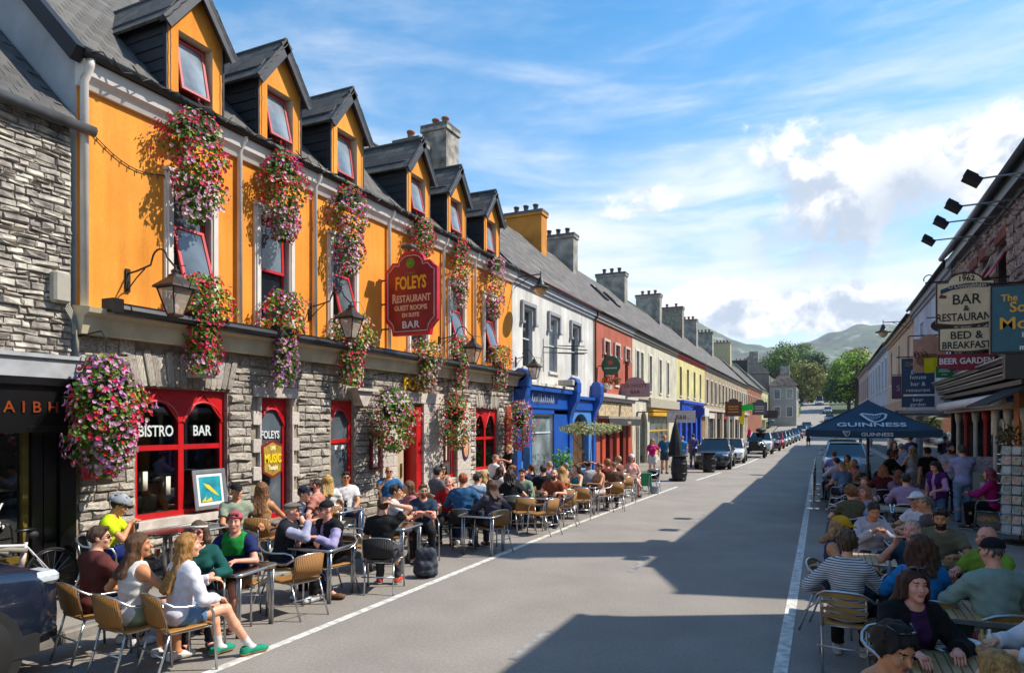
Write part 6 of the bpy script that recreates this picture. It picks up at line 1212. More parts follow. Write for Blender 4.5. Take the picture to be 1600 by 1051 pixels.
m = MB(); m.tube([(-.30, 0, .9), (-.30, 0, 1.02)], .012, 5); m.tube([(.30, 0, .9), (.30, 0, 1.02)], .012, 5); m.tube([(-.3, 0, .33), (-.3, 0, .44)], .012, 5); m.tube([(.3, 0, .33), (.3, 0, .44)], .012, 5); m.tube([(-.75, 0, 1.95), (.9, 0, 1.95)], .018, 6); m.tube([(-.68 + .1 * math.cos(a) , 0, 2.02 + .1 * math.sin(a)) for a in np.linspace(-1.5, 3.5, 12)], .012, 5); m.build('bracket', IRON, t)
for s_, z, q, mt, sx in (('EST', 2.05, .085, DK, 1.1), ('1962', 1.925, .16, DK, 1.0), ('BAR', 1.42, .31, DK, .95), ('&', 1.27, .17, DK, 1), ('RESTAURANT', 1.06, .235, DK, .78), ('BED &', .66, .235, NAVY, .95), ('BREAKFAST', .45, .215, NAVY, .82), ('BEER GARDEN', .11, .185, M('e6dcd8', .5, 0), .85)): lettering(t, s_, q, mt, (.02, -.034, z), 0, sx=sx, bold=.004)
m = MB(); m.prism([(-.46, 1.66), (-.25, 1.74), (0, 1.77), (.25, 1.77), (.5, 1.75), (.5, 1.84), (.25, 1.87), (0, 1.87), (-.25, 1.84), (-.46, 1.76)], -.038, -.033); m.build('ribbon', M('2c3650', .5), t); lettering(t, "O'Donnabháin", .135, M('d8cbb0', .5, 0), (.03, -.041, 1.775), 0, sx=.9)
m = MB(); m.prism([(-.46, 1.66), (-.34, 1.62), (-.36, 1.56), (-.5, 1.58)], -.039, -.034); m.prism([(.50, 1.66), (.42, 1.70), (.44, 1.62), (.54, 1.6)], -.039, -.034); m.build('ribbon_tail', M('7a1a20', .5), t)
t = E('blue_sign', 'black framed blue hanging board with gold and white lettering at the right edge', 'sign', (3.25, 14.72, 3.65)); board(t, -.48, .48, 0, 1.24, M('2b5c6e', .5, var=.08), edge=BLACKP, th=.10)
GO = M('d9a23a', .45, 0); WT = M('d8dee0', .5, 0)
for s_, z, q, mt, x, sx in (('The', .94, .17, GO, -.20, .9), ('Soc', .74, .26, GO, -.02, .95), ('Mo', .44, .30, GO, -.13, 1.15), ('kenm', .285, .125, WT, .13, 1.05), ('par', .175, .125, WT, .12, 1), ('music', .065, .125, WT, .10, 1.05)): lettering(t, s_, q, mt, (x, -.06, z), 0, sx=sx, bold=.004)
m = MB(); m.tube([(-.5, 0, 1.27), (.6, 0, 1.27)], .02, 6); m.build('bracket', IRON, t)
t = E('guest_house_sign', 'dark blue hanging boards for the guest house bar & restaurant', 'sign', (2.82, 25.2, 2.92)); BL = M('24405e', .5, var=.1); board(t, -.46, .46, .42, 1.58, BL, edge=BLACKP); board(t, -.46, .46, 0, .36, BL)
for s_, z, q, mt, sx in (('DAVI', 1.33, .19, M('c08a3a', .5), .9), ('guest', 1.11, .19, WT, 1), ('house', .91, .19, WT, 1), ('bar &', .69, .19, WT, 1), ('restaurant', .50, .16, WT, 1), ('beer', .19, .16, WT, 1), ('garden', .04, .16, WT, 1)): lettering(t, s_, q, mt, (-.16 if s_ == 'DAVI' else 0, -.034, z), 0, sx=sx)
m = MB(); m.tube([(-.6, 0, 1.63), (.9, 0, 1.63)], .02, 6); m.build('bracket', IRON, t)
t = E('painted_sign', 'peach painted board with a dark red and green scene', 'sign', (2.78, 22.3, 3.85)); board(t, -.40, .40, .05, .95, M('b98a72', .5, var=.15), sag=.06, arch=.2); lettering(t, "D'O", .2, DK, (-.22, -.03, .45), 0); m = MB(); m.prism([(.34 * math.cos(a), .33 + .2 * math.sin(a)) for a in np.linspace(0, 2 * PI, 17)[:-1]], -.032, -.027); m.build('face', M('8a3a26', .5, var=.5, scale=7, col2='3f5a40'), t); lettering(t, "D'O", .2, M('201510', .5), (-.2, -.036, .4), 0)
m = MB(); m.tube([(-.5, 0, 1.05), (.9, 0, 1.05)], .018, 6); m.build('bracket', IRON, t)
t = E('oval_board', 'small dark oval board above the painted sign', 'sign', (2.9, 21.0, 5.0)); m = MB(); m.prism([(.26 * math.cos(a), .17 * math.sin(a)) for a in np.linspace(0, 2 * PI, 15)[:-1]], -.02, .02); m.build('board', M('3a2e24', .5), t); m = MB(); m.tube([(-.35, 0, .22), (.8, 0, .22)], .015, 5); m.build('bracket', IRON, t)
t = E('yellow_flag', 'plain yellow flag hanging in front of the guest house sign', 'flag', (2.85, 21.5, 3.78)); m = MB(); v = [(-.30 + .06 * i, .02 * math.sin(i * 1.3), z) for z in (0, .42) for i in range(11)]; m.add(v, [(i, i + 1, i + 12, i + 11) for i in range(10)]); m.build('cloth', M('d8cc14', .8, kind='leaf'), t); m = MB(); m.tube([(-.32, 0, .43), (.7, 0, .43)], .012, 5); m.build('pole', IRON, t)
t = E('green_sign', 'small green board with white lettering under the crimson one', 'sign', (2.88, 20.5, 3.58)); board(t, -.19, .19, 0, .30, M('0f6a34', .5)); m = MB(); m.prism([(-.15, .33), (.15, .33), (.1, .44), (0, .5), (-.1, .44)], -.02, .02); m.build('shamrock', M('2f9a3a', .5), t); lettering(t, '***', .1, WT, (0, -.03, .03), 0); m = MB(); m.bb(-.13, .13, -.03, -.026, .15, .17); m.bb(-.11, .11, -.03, -.026, .2, .22); m.build('print', WT, t); m = MB(); m.tube([(0, 0, .52), (.62, 0, .52)], .012, 5); m.build('bracket', IRON, t)
t = E('purple_sign', 'small plum coloured board beyond the guest house sign', 'sign', (2.55, 28.6, 3.3)); board(t, -.19, .19, 0, .85, M('4a2a4a', .5, var=.1)); lettering(t, 'S', .3, M('b090a0', .5), (.02, -.03, .3), 0); m = MB(); m.tube([(-.2, 0, .9), (1.1, 0, .9)], .015, 5); m.build('bracket', IRON, t)
for i, (u, v) in enumerate(((1525, 280), (1495, 323), (1475, 348), (1455, 376))):
    x_ = (u - 800) / FP; d = 2.55 / (CY * x_ - SY); y = (SY * x_ + CY) * d; z = CH + (661 - v) / FP * d
    t = E('flood_light', ('flood light on the stone pub, nearest', 'flood light on the stone pub, second from the near end', 'flood light on the stone pub, third from the near end', 'flood light on the stone pub, farthest')[i], 'flood light', (2.55, y, z), 0, 'flood lights along the stone pub eaves')
    m = MB(); m.box((-.06, 0, .0), (.30, .34, .10), (0, R(35), 0)); m.box((-.08, 0, .08), (.22, .26, .06), (0, R(35), 0)); m.build('lamp_head', M('08080a', .8), t); m = MB(); m.tube([(.03, 0, 0), (1.15, 0, .02)], .018, 6); m.tube([(.45, 0, .01), (1.15, 0, -.25)], .010, 5); m.build('arm', M('8a8c90', .4, metal=.6), t); m = MB(); m.tube([(.9 + .1 * math.cos(a), 0, -.08 + .1 * math.sin(a)) for a in np.linspace(0, 5.5, 12)], .010, 5); m.build('scroll', IRON, t)
def street_lamp(x, y, z, wx, label):
    t = E('street_lamp', label, 'street lamp', (x, y, z), 0, 'hanging street lamps'); m = MB(); m.lathe([(.05, .42), (.07, .38), (.10, .30), (.12, .24), (.14, .16), (.34, .08), (.36, .05), (.30, .06)], 16); m.build('lamp_shade', M('26272a', .45), t, True); m = MB(); m.lathe([(.02, -.20), (.12, -.15), (.20, -.03), (.22, .07)], 14); m.build('bowl', M('c9b48a', .25, var=.1), t, True)
    m = MB(); m.tube([(0, 0, .42), (0, 0, .52), (wx - x, 0, .50)], .022, 6); m.tube([((wx - x) * .35, 0, .50), (wx - x, 0, .15)], .014, 5); m.tube([(0, 0, .5), (0, 0, .62)], .02, 5); m.build('arm', IRON, t)
street_lamp(-8.35, 20.35, 6.75, XL, 'street lamp with an amber bowl between the orange pub and white house'); street_lamp(2.62, 36.0, 6.62, XR, 'street lamp with an amber bowl on the peach house')
# signs down the sunny side
t = E('round_sign', 'round green sign with a red star on the coral house', 'sign', (-8.7, 29.6, 4.62)); m = MB(); m.lathe([(.44, 0), (.44, .08)], 24, 0, Matrix.Translation((0, .04, .4)) @ Matrix.Rotation(PI / 2, 4, 'X')); m.build('disc', M('0c4a34', .4, var=.25, scale=4), t); st = [(.17 * (1 if k % 2 == 0 else .42) * math.sin(k * PI / 5), .53 + .17 * (1 if k % 2 == 0 else .42) * math.cos(k * PI / 5)) for k in range(10)]; MB().prism(st, -.05, -.041).build('star', M('c8201c', .4), t); m = MB(); m.bb(-.3, .3, -.048, -.042, .25, .31); m.build('print', M('9ab09a', .5), t); m = MB(); m.tube([(-.6, 0, .4), (-.4, 0, .4)], .02, 5); m.build('bracket', IRON, t)
t = E('crowley_sign', "pink grey shaped board reading CROWLEY'S BAR", 'sign', (-8.55, 33.4, 3.72)); board(t, -.75, .75, 0, .7, M('a58a8e', .5, var=.1), arch=.5); lettering(t, "CROWLEY'S", .27, M('5a2a30', .5), (0, -.03, .48), 0, sx=.8); lettering(t, 'BAR', .27, DK, (0, -.03, .16), 0)
for nm, lab, u, v0, v1, X_, w, col, s_, tc in (('white_board', 'white board reading B&B above the folded umbrella', 1064, 641, 660, -6.9, 1.5, 'c9c6c0', 'B&B', '2a2a2a'), ('blue_disc', 'round blue sign beside the bright blue shop', 1091, 634, 652, -8.4, .9, '1c2a8a', '', 'ffffff'), ('brown_sign', 'brown arched pub board with orange print on the stone terrace', 1146, 627, 650, -8.0, 1.6, '5a3018', '', 'd08a3a'), ('charcoal_sign', 'charcoal pub board above a smaller one on the stone terrace', 1187, 628, 648, -7.6, 1.9, '4a4650', '', 'b0a8a8'), ('dark_sign', 'low dark board beside the charcoal pub board', 1204, 641, 653, -6.6, 1.9, '2a2024', '', '888888')):
    y = fy(u, X_); zz0, zz1 = fz(u, v1, X_), fz(u, v0, X_); t = E(nm, lab, 'sign', (X_, y, zz0))
    if nm == 'blue_disc': m = MB(); m.lathe([(w / 2, 0), (w / 2, .08)], 20, 0, Matrix.Translation((0, 0, w / 2)) @ Matrix.Rotation(PI / 2, 4, 'X')); m.build('disc', M(col, .5, var=.1), t)
    else: board(t, -w / 2, w / 2, 0, zz1 - zz0, M(col, .5, var=.15), arch=w * .3 if nm in ('brown_sign', 'charcoal_sign') else 0)
    if nm in ('brown_sign', 'charcoal_sign'):      # print too small to read in the photograph
        m = MB(); hh_ = zz1 - zz0
        for q in (.62, .45, .25): m.bb(-w * .32, w * .30, -.032, -.026, hh_ * q, hh_ * (q + .08))
        m.build('print', M(tc, .5), t)
    if s_: lettering(t, s_, (zz1 - zz0) * .5, M(tc, .5), (0, -.03, (zz1 - zz0) * .28), 0)
    m = MB(); m.tube([(XL - X_, 0, (zz1 - zz0) * .9), (0, 0, (zz1 - zz0) * .9)], .03, 5); m.build('bracket', IRON, t)
fl_ = MB(); fl_.add([(0, 0, 0), (1.3, 0, .25), (1.5, 0, -.35), (.1, 0, -.6)], [(0, 1, 2, 3)], 0); fl_.add([(.1, 0, -.6), (.6, .1, -.5), (.5, .1, -1.9), (.05, 0, -1.7)], [(0, 1, 2, 3)], 1); o = fl_.build('flag', [M('18a838', .7, kind='leaf'), M('d8c020', .7, kind='leaf')], None, loc=(-7.6, fy(1154, -7.6), fz(1154, 634, -7.6))); tag(o, 'green and yellow flag beside the brown pub board', 'flag')
m = MB()
for z in (.35, .62): m.tube([(-8.72, 22.9, 4.6 + z), (-7.7, 22.9, 4.52 + z)], .018, 5)
m.tube([(XL, 22.9, 4.3), (XL, 22.9, 5.5)], .02, 5); m.tube([(XL, 22.9, 5.2), (-7.6, 22.9, 5.0)], .02, 5); m.tube([(XL, 22.9, 5.0), (-7.6, 22.9, 4.9)], .014, 5); tag(m.build('sign_bracket', IRON), 'empty iron sign bracket on the white house', 'bracket')
o = tag(MB().bev(-.3, .3, -.14, .1, 0, .22, .02).build('planter_box', M('a8a49c', .8), None, loc=(-8.9, 24.3, 3.84)), 'small stone planter on the white house sill', 'planter')
# ------------------------------------------------------------------ garden umbrellas
def umbrella(x, y, s=1.5):
    t = E('parasol', 'large square navy parasol with white harp and lettering', 'parasol', (x, y, 0)); NV = M('1a3850', .7, var=.12, scale=3, bump=.2); n = 9; ze, za = 2.24, 3.02
    for k, nm in enumerate(('canopy_panel',) * 4):
        m = MB(); a = k * PI / 2; rm = Matrix.Rotation(a, 4, 'Z'); v = []
        for i in range(n + 1):
            q = i / n; r = s * q; z = za + (ze - za) * q - .05 * math.sin(PI * q)
            for j in range(n + 1): f = (j / n * 2 - 1); v.append((r * f, -r, z - .035 * (1 - f * f) * q))
        v2 = [(s * (j / n * 2 - 1), -s + .01, ze - .17 - .035 * (1 - (j / n * 2 - 1) ** 2)) for j in range(n + 1)]; v += v2; L = n + 1
        fs = [(i * L + j, i * L + j + 1, (i + 1) * L + j + 1, (i + 1) * L + j) for i in range(n) for j in range(n)] + [(n * L + j, n * L + j + 1, (n + 1) * L + j + 1, (n + 1) * L + j) for j in range(n)]
        m.add(v, fs, 0, rm); m.build(nm, NV, t)
    W_ = M('c9d2d8', .7, 0); an = -(PI / 2 - math.atan2(za - ze, s)); up = math.atan2(za - ze, s)
    def on(o, f, x=0): o.location = (x, -s * f - .02, za + (ze - za) * f - .05 * math.sin(PI * f) + .012 - .02 * f); o.rotation_euler = (an, 0, 0); return o
    on(lettering(t, 'GUINNESS', .29, W_, (0, 0, 0), 0, sx=1.15, bold=.006, ext=.004), .86); lettering(t, 'GUINNESS', .125, W_, (.12, -s - .005, ze - .155), 0, sx=1.2, bold=.003, ext=.003)
    def harp(k):
        m = MB(); T = lambda p: (p[0] * k, 0, p[1] * k)
        m.tube([T(p) for p in ((-.30, .48), (-.24, .50), (.05, .42), (.22, .50), (.31, .46), (.30, .38))], .035 * k, 5); m.tube([T(p) for p in ((.30, .40), (.27, .22), (.14, .06), (.0, .0))], .030 * k, 5); m.tube([T(p) for p in ((-.30, .48), (-.20, .28), (-.10, .10), (.0, .0))], .04 * k, 5)
        for q in range(6): a = -.17 + q * .07; m.tube([T((a, .44 - .02 * math.sin(q))), T((a * .5 + .05, .10 + .03 * q))], .006 * k, 4)
        return m
    o = harp(.95).build('harp', W_, t); on(o, .70, .08); o.scale = (1, .15, 1); o = harp(.26).build('harp', W_, t, loc=(-.56, -s - .004, ze - .165)); o.scale = (1, .2, 1)
    m = MB(); m.tube([(0, 0, .1), (0, 0, za)], .035, 8); m.build('pole', M('3a2a20', .5, var=.2), t)
    for k in range(4): a = PI / 4 + k * PI / 2; m = MB(); m.tube([(0, 0, za - .04), (s * 1.40 * math.cos(a), s * 1.40 * math.sin(a), ze - .03)], .014, 5); m.tube([(0, 0, za - .75), (s * .7 * math.cos(a), s * .7 * math.sin(a), (za + ze) / 2 - .06)], .012, 5); m.build('rib', M('3a2a20', .5), t)
    m = MB(); m.bev(-.38, .38, -.38, .38, 0, .10, .02); m.build('base', M('2a2c30', .7), t)
umbrella(1.12, 20.3)
x, y = gp(1060, 748); t = E('folded_umbrella', 'folded black umbrella standing behind the nearest barrel', 'parasol', (-5.6, 28.6, 0)); m = MB(); m.lathe([(.03, 2.5), (.12, 2.2), (.24, 1.6), (.30, 1.05), (.27, 1.0)], 9); m.build('canopy', M('0c0e12', .8, var=.3, scale=7), t); m = MB(); m.tube([(0, 0, 0), (0, 0, 2.6)], .025, 6); m.build('pole', IRON, t); m = MB(); m.lathe([(.28, 0), (.28, .08)], 14); m.build('base', IRON, t)
for i, (u, v, h) in enumerate(((1059, 752, 1.06), (1106, 738, .98))):
    x, y = gp(u, v); t = E('barrel', ('black cask table at the near end of the parked cars', 'black cask table in front of the dark grey car')[i], 'barrel', (x, y + .3, 0), 0, 'black casks used as tables'); m = MB(); m.lathe([(.26, 0), (.31, .2), (.345, h * .5), (.31, h * .8), (.27, h - .04)], 18); m.build('staves', M('101012', .5, var=.4, scale=4), t, True)
    for z, r in ((.1, .292), (.32, .336), (h * .68, .338), (h * .9, .294)): m = MB(); m.lathe([(r, z - .03), (r + .006, z), (r, z + .03)], 18); m.build('hoop', M('2a2b2e', .4, metal=.6), t, True)
    m = MB(); m.lathe([(.36, h - .04), (.36, h)], 18); m.build('table_top', M('1a1512', .5), t)
# ------------------------------------------------------------------ chairs and tables
def wicker(col, c2, key):
    m = M(col, .55, var=.12, scale=4, key=key); nt = m.node_tree; b = nt.nodes['Principled BSDF']; tc = nt.nodes.new('ShaderNodeTexCoord'); src = b.inputs['Base Color'].links[0].from_socket
    w = nt.nodes.new('ShaderNodeTexWave'); w.bands_direction = 'X'; nt.links.new(tc.outputs['Object'], w.inputs[0]); w.inputs['Scale'].default_value = 13; w.inputs['Distortion'].default_value = .6
    w2 = nt.nodes.new('ShaderNodeTexWave'); w2.bands_direction = 'Z'; nt.links.new(tc.outputs['Object'], w2.inputs[0]); w2.inputs['Scale'].default_value = 26
    x = nt.nodes.new('ShaderNodeMix'); x.data_type = 'RGBA'; nt.links.new(w.outputs[1], x.inputs[0]); x.inputs[6].default_value = (*lin(c2), 1); nt.links.new(src, x.inputs[7]); nt.links.new(x.outputs[2], b.inputs['Base Color'])
    ad = nt.nodes.new('ShaderNodeMath'); nt.links.new(w.outputs[1], ad.inputs[0]); nt.links.new(w2.outputs[1], ad.inputs[1]); bp = nt.nodes.new('ShaderNodeBump'); bp.inputs['Strength'].default_value = .7; bp.inputs['Distance'].default_value = .006; nt.links.new(ad.outputs[0], bp.inputs['Height']); nt.links.new(bp.outputs[0], b.inputs['Normal']); return m
TANW = wicker('b5813c', '7d5222', 'tan_wicker'); BLKW = wicker('17181c', '08080a', 'black_wicker'); WOODS = M('a97d48', .5, var=.2, scale=5, isl=.15, key='slat_wood'); BLKS = M('16171a', .5, var=.2)
def arm_tube():
    m = MB(); pts = [(-.27, .25, 0), (-.265, .235, .3), (-.26, .22, .56), (-.262, .18, .64), (-.265, .10, .665), (-.265, -.06, .67), (-.255, -.16, .69), (-.225, -.225, .735), (-.16, -.262, .775), (-.05, -.28, .79)]
    m.tube(pts + [(-x, y, z) for x, y, z in pts[::-1]], .0135, 8); return m
def curved(y, z0, z1, w, bow, th=.012, lean=.05):
    m = MB(); n = 8; v = []
    for zz, ly in ((z0, 0), (z1, -lean)):
        for i in range(n + 1): f = i / n * 2 - 1; v.append((w * f, y + ly + bow * f * f, zz - (.03 * f * f if zz == z1 else 0)))
    v += [(a, b - th, c) for a, b, c in v]; L = n + 1; fs = []
    for i in range(n): fs += [(i, i + 1, L + i + 1, L + i), (2 * L + i, 3 * L + i, 3 * L + i + 1, 2 * L + i + 1), (L + i, L + i + 1, 3 * L + i + 1, 3 * L + i), (i, 2 * L + i, 2 * L + i + 1, i + 1)]
    fs += [(0, L, 3 * L, 2 * L), (n, 2 * L + n, 3 * L + n, L + n)]; return m.add(v, fs)
CH_ = {}
def cpart(kind):
    if kind in CH_: return CH_[kind]
    P = []; P.append(('frame', arm_tube().mesh('frame', ALU, True), None))
    lg = MB(); lg.tube([(0, 0, .44), (.012, -.06, .25), (.03, -.15, 0)], .0125, 7); lm = lg.mesh('leg', ALU, True); P += [('leg', lm, (.205, -.17, 0)), ('leg', lm, (-.205, -.17, 0))]
    m = MB(); m.tube([(-.255, .2, .43), (.255, .2, .43)], .011, 6); m.tube([(-.205, -.17, .43), (.205, -.17, .43)], .011, 6); m.tube([(-.225, .2, .43), (-.205, -.17, .43)], .011, 6); m.tube([(.225, .2, .43), (.205, -.17, .43)], .011, 6); m.tube([(-.235, -.25, .24), (.235, -.25, .24)], .009, 6); P.append(('seat_rail', m.mesh('seat_rail', ALU, True), None))
    m = MB(); m.tube([(0, -.18, .43), (0, -.235, .74)], .010, 6); bp = m.mesh('back_post', ALU, True); P += [('back_post', bp, (.19, 0, 0)), ('back_post', bp, (-.19, 0, 0))]
    if kind in ('tan', 'black'):
        w = TANW if kind == 'tan' else BLKW; m = MB(); m.bev(-.235, .235, -.19, .235, .435, .462, .012); P.append(('seat', m.mesh('seat', w), None)); P.append(('backrest', curved(-.235, .50, .795, .215, .035).mesh('backrest', w, True), None))
    else:
        w = WOODS if kind == 'slat' else BLKS; s_ = MB().bev(-.225, .225, -.028, .028, .44, .456, .005).mesh('slat', w)
        for k in range(6): P.append(('slat', s_, (0, -.16 + .072 * k, 0)))
        for k in range(4): b = curved(-.225 - .012 * k, .52 + .068 * k, .572 + .068 * k, .205, .03, .014, .01).mesh('slat', w); P.append(('slat', b, None))
    CH_[kind] = P; return P
def chair(kind, x, y, rz, label, z=0, grp=None):
    t = E('cafe_chair', label, 'chair', (x, y, z), R(rz), grp or {'tan': 'tan wicker cafe chairs', 'black': 'black wicker cafe chairs', 'slat': 'wooden slat cafe chairs', 'dark': 'black slat cafe chairs'}[kind])
    for nm, me, lc in cpart(kind): ob(nm, me, t, lc)
    return t
TB = {}
STEEL = M('8f9496', .16, var=.25, scale=6, metal=1.0, key='polished_steel')
def table(kind, x, y, rz, label, z=0, w=.70, l=.70):
    t = E('cafe_table', label, 'table', (x, y, z), R(rz), {'steel': 'steel topped cafe tables', 'wood': 'wooden slat cafe tables', 'round': 'round steel cafe tables'}[kind]); k = (kind, w, l)
    if k not in TB:
        P = []
        if kind == 'steel':
            P.append(('table_top', MB().bev(-w / 2 + .03, w / 2 - .03, -l / 2 + .03, l / 2 - .03, .70, .718, .004).mesh('table_top', STEEL), None)); m = MB(); q = []
            for cx, cy, a0 in ((1, 1, 0), (-1, 1, 90), (-1, -1, 180), (1, -1, 270)): q += [(cx * (w / 2 - .06) + .06 * math.cos(R(a)), cy * (l / 2 - .06) + .06 * math.sin(R(a)), .708) for a in (a0, a0 + 30, a0 + 60, a0 + 90)]
            m.tube(q, .019, 6, close=True); P.append(('rim', m.mesh('rim', ALU, True), None)); g = MB(); g.tube([(0, 0, .70), (0, 0, 0)], .0165, 8); g.tube([(.045, 0, .70), (.035, 0, 0)], .0135, 8); lm = g.mesh('leg', ALU, True)
            for sx in (-1, 1):
                for sy in (-1, 1): P.append(('leg', lm, (sx * (w / 2 - .07), sy * (l / 2 - .06), 0)))
        elif kind == 'round': m = MB(); m.lathe([(w / 2 - .01, .70), (w / 2, .705), (w / 2, .725), (w / 2 - .01, .73)], 28); P.append(('table_top', m.mesh('table_top', STEEL), None)); m = MB(); m.tube([(0, 0, .70), (0, 0, .05)], .03, 8); [m.tube([(0, 0, .06), (.28 * math.cos(a), .28 * math.sin(a), .02)], .018, 6) for a in (0, 1.57, 3.14, 4.71)]; P.append(('pedestal', m.mesh('pedestal', ALU, True), None))
        else:
            n = int(w / .062); s_ = MB().bev(-w / n / 2 + .003, w / n / 2 - .003, -l / 2 + .02, l / 2 - .02, .712, .734, .004).mesh('slat', M('a98a5e', .5, var=.2, scale=6, isl=.14, key='table_wood'))
            for i in range(n): P.append(('slat', s_, (-w / 2 + w / n * (i + .5), 0, 0)))
            m = MB(); m.bb(-w / 2 - .018, w / 2 + .018, -l / 2 - .004, -l / 2 + .018, .698, .737); m.bb(-w / 2 - .018, w / 2 + .018, l / 2 - .018, l / 2 + .004, .698, .737); m.bb(-w / 2 - .018, -w / 2, -l / 2 + .018, l / 2 - .018, .698, .737); m.bb(w / 2, w / 2 + .018, -l / 2 + .018, l / 2 - .018, .698, .737); m.bb(-w / 2, w / 2, -.03, .03, .69, .711); P.append(('rim', m.mesh('rim', ALU), None))
            m = MB(); m.tube([(0, 0, .69), (0, 0, .04)], .032, 8)
            for a in (.785, 2.356, 3.927, 5.498): m.tube([(0, 0, .05), (.36 * math.cos(a), .36 * math.sin(a), .02)], .02, 6)
            P.append(('pedestal', m.mesh('pedestal', ALU, True), None))
        TB[k] = P
    for nm, me, lc in TB[k]: ob(nm, me, t, lc)
    return t
# things on tables
def glass(x, y, z, label, h=.15, r=.04, fill=None, head=None, lev=.8, tap=.8):
    t = E('glass', label, 'glass', (x, y, z), 0, 'glasses on the tables'); m = MB(); m.lathe([(r * tap, 0), (r, h)], 12); v = m.v; m.f = m.f[:-1]; m.m = m.m[:-1]; m.build('vessel', GLASS, t, True)
    if fill: m = MB(); m.lathe([(r * tap * .92, .006), (r * .92 * (tap + (1 - tap) * lev) , h * lev)], 12); m.build('drink', M(fill, .15, 0), t, True)
    if head: m = MB(); m.lathe([(r * .93, h * lev + .001), (r * .95, h * (lev + .13))], 12); m.build('foam', M(head, .7, 0), t, True)
    return t
# ------------------------------------------------------------------ vehicles
TYRE = M('141415', .8, var=.2); RIM = M('9a9ca0', .3, metal=.8); CGL = M('10181c', .03, var=.3, scale=1, spec=1.0, key='car_glass'); CHR = M('c9ccd0', .2, metal=.9); LAMP = M('c9d2d8', .06, var=.2, scale=12, spec=1.); TAIL = M('7a0c10', .2); TRIM = M('17181a', .65, var=.15)
WH = {}
def wheel(t, x, y, r, sg):
    if r not in WH:
        a = MB(); a.lathe([(r * .62, -.1), (r * .95, -.1), (r, -.07), (r, .07), (r * .95, .1), (r * .62, .1)], 22, 0, Matrix.Rotation(PI / 2, 4, 'Y')); b = MB(); b.lathe([(r * .64, .06), (r * .6, .085)], 18, 0, Matrix.Rotation(PI / 2, 4, 'Y'))
        for k in range(5): c, s = math.cos(k * 2 * PI / 5), math.sin(k * 2 * PI / 5); b.box((.092, r * .32 * c, r * .32 * s), (.02, r * .14, r * .56), (-(k * 2 * PI / 5) + PI / 2 * 0 - 0, 0, 0) if False else (k * 2 * PI / 5 - PI / 2, 0, 0))
        WH[r] = (a.mesh('wheel', TYRE, True), b.mesh('rim', RIM))
    w = ob('wheel', WH[r][0], t, (x, y, r)); w.rotation_euler.z = 0 if sg > 0 else PI; ob('rim', WH[r][1], w)
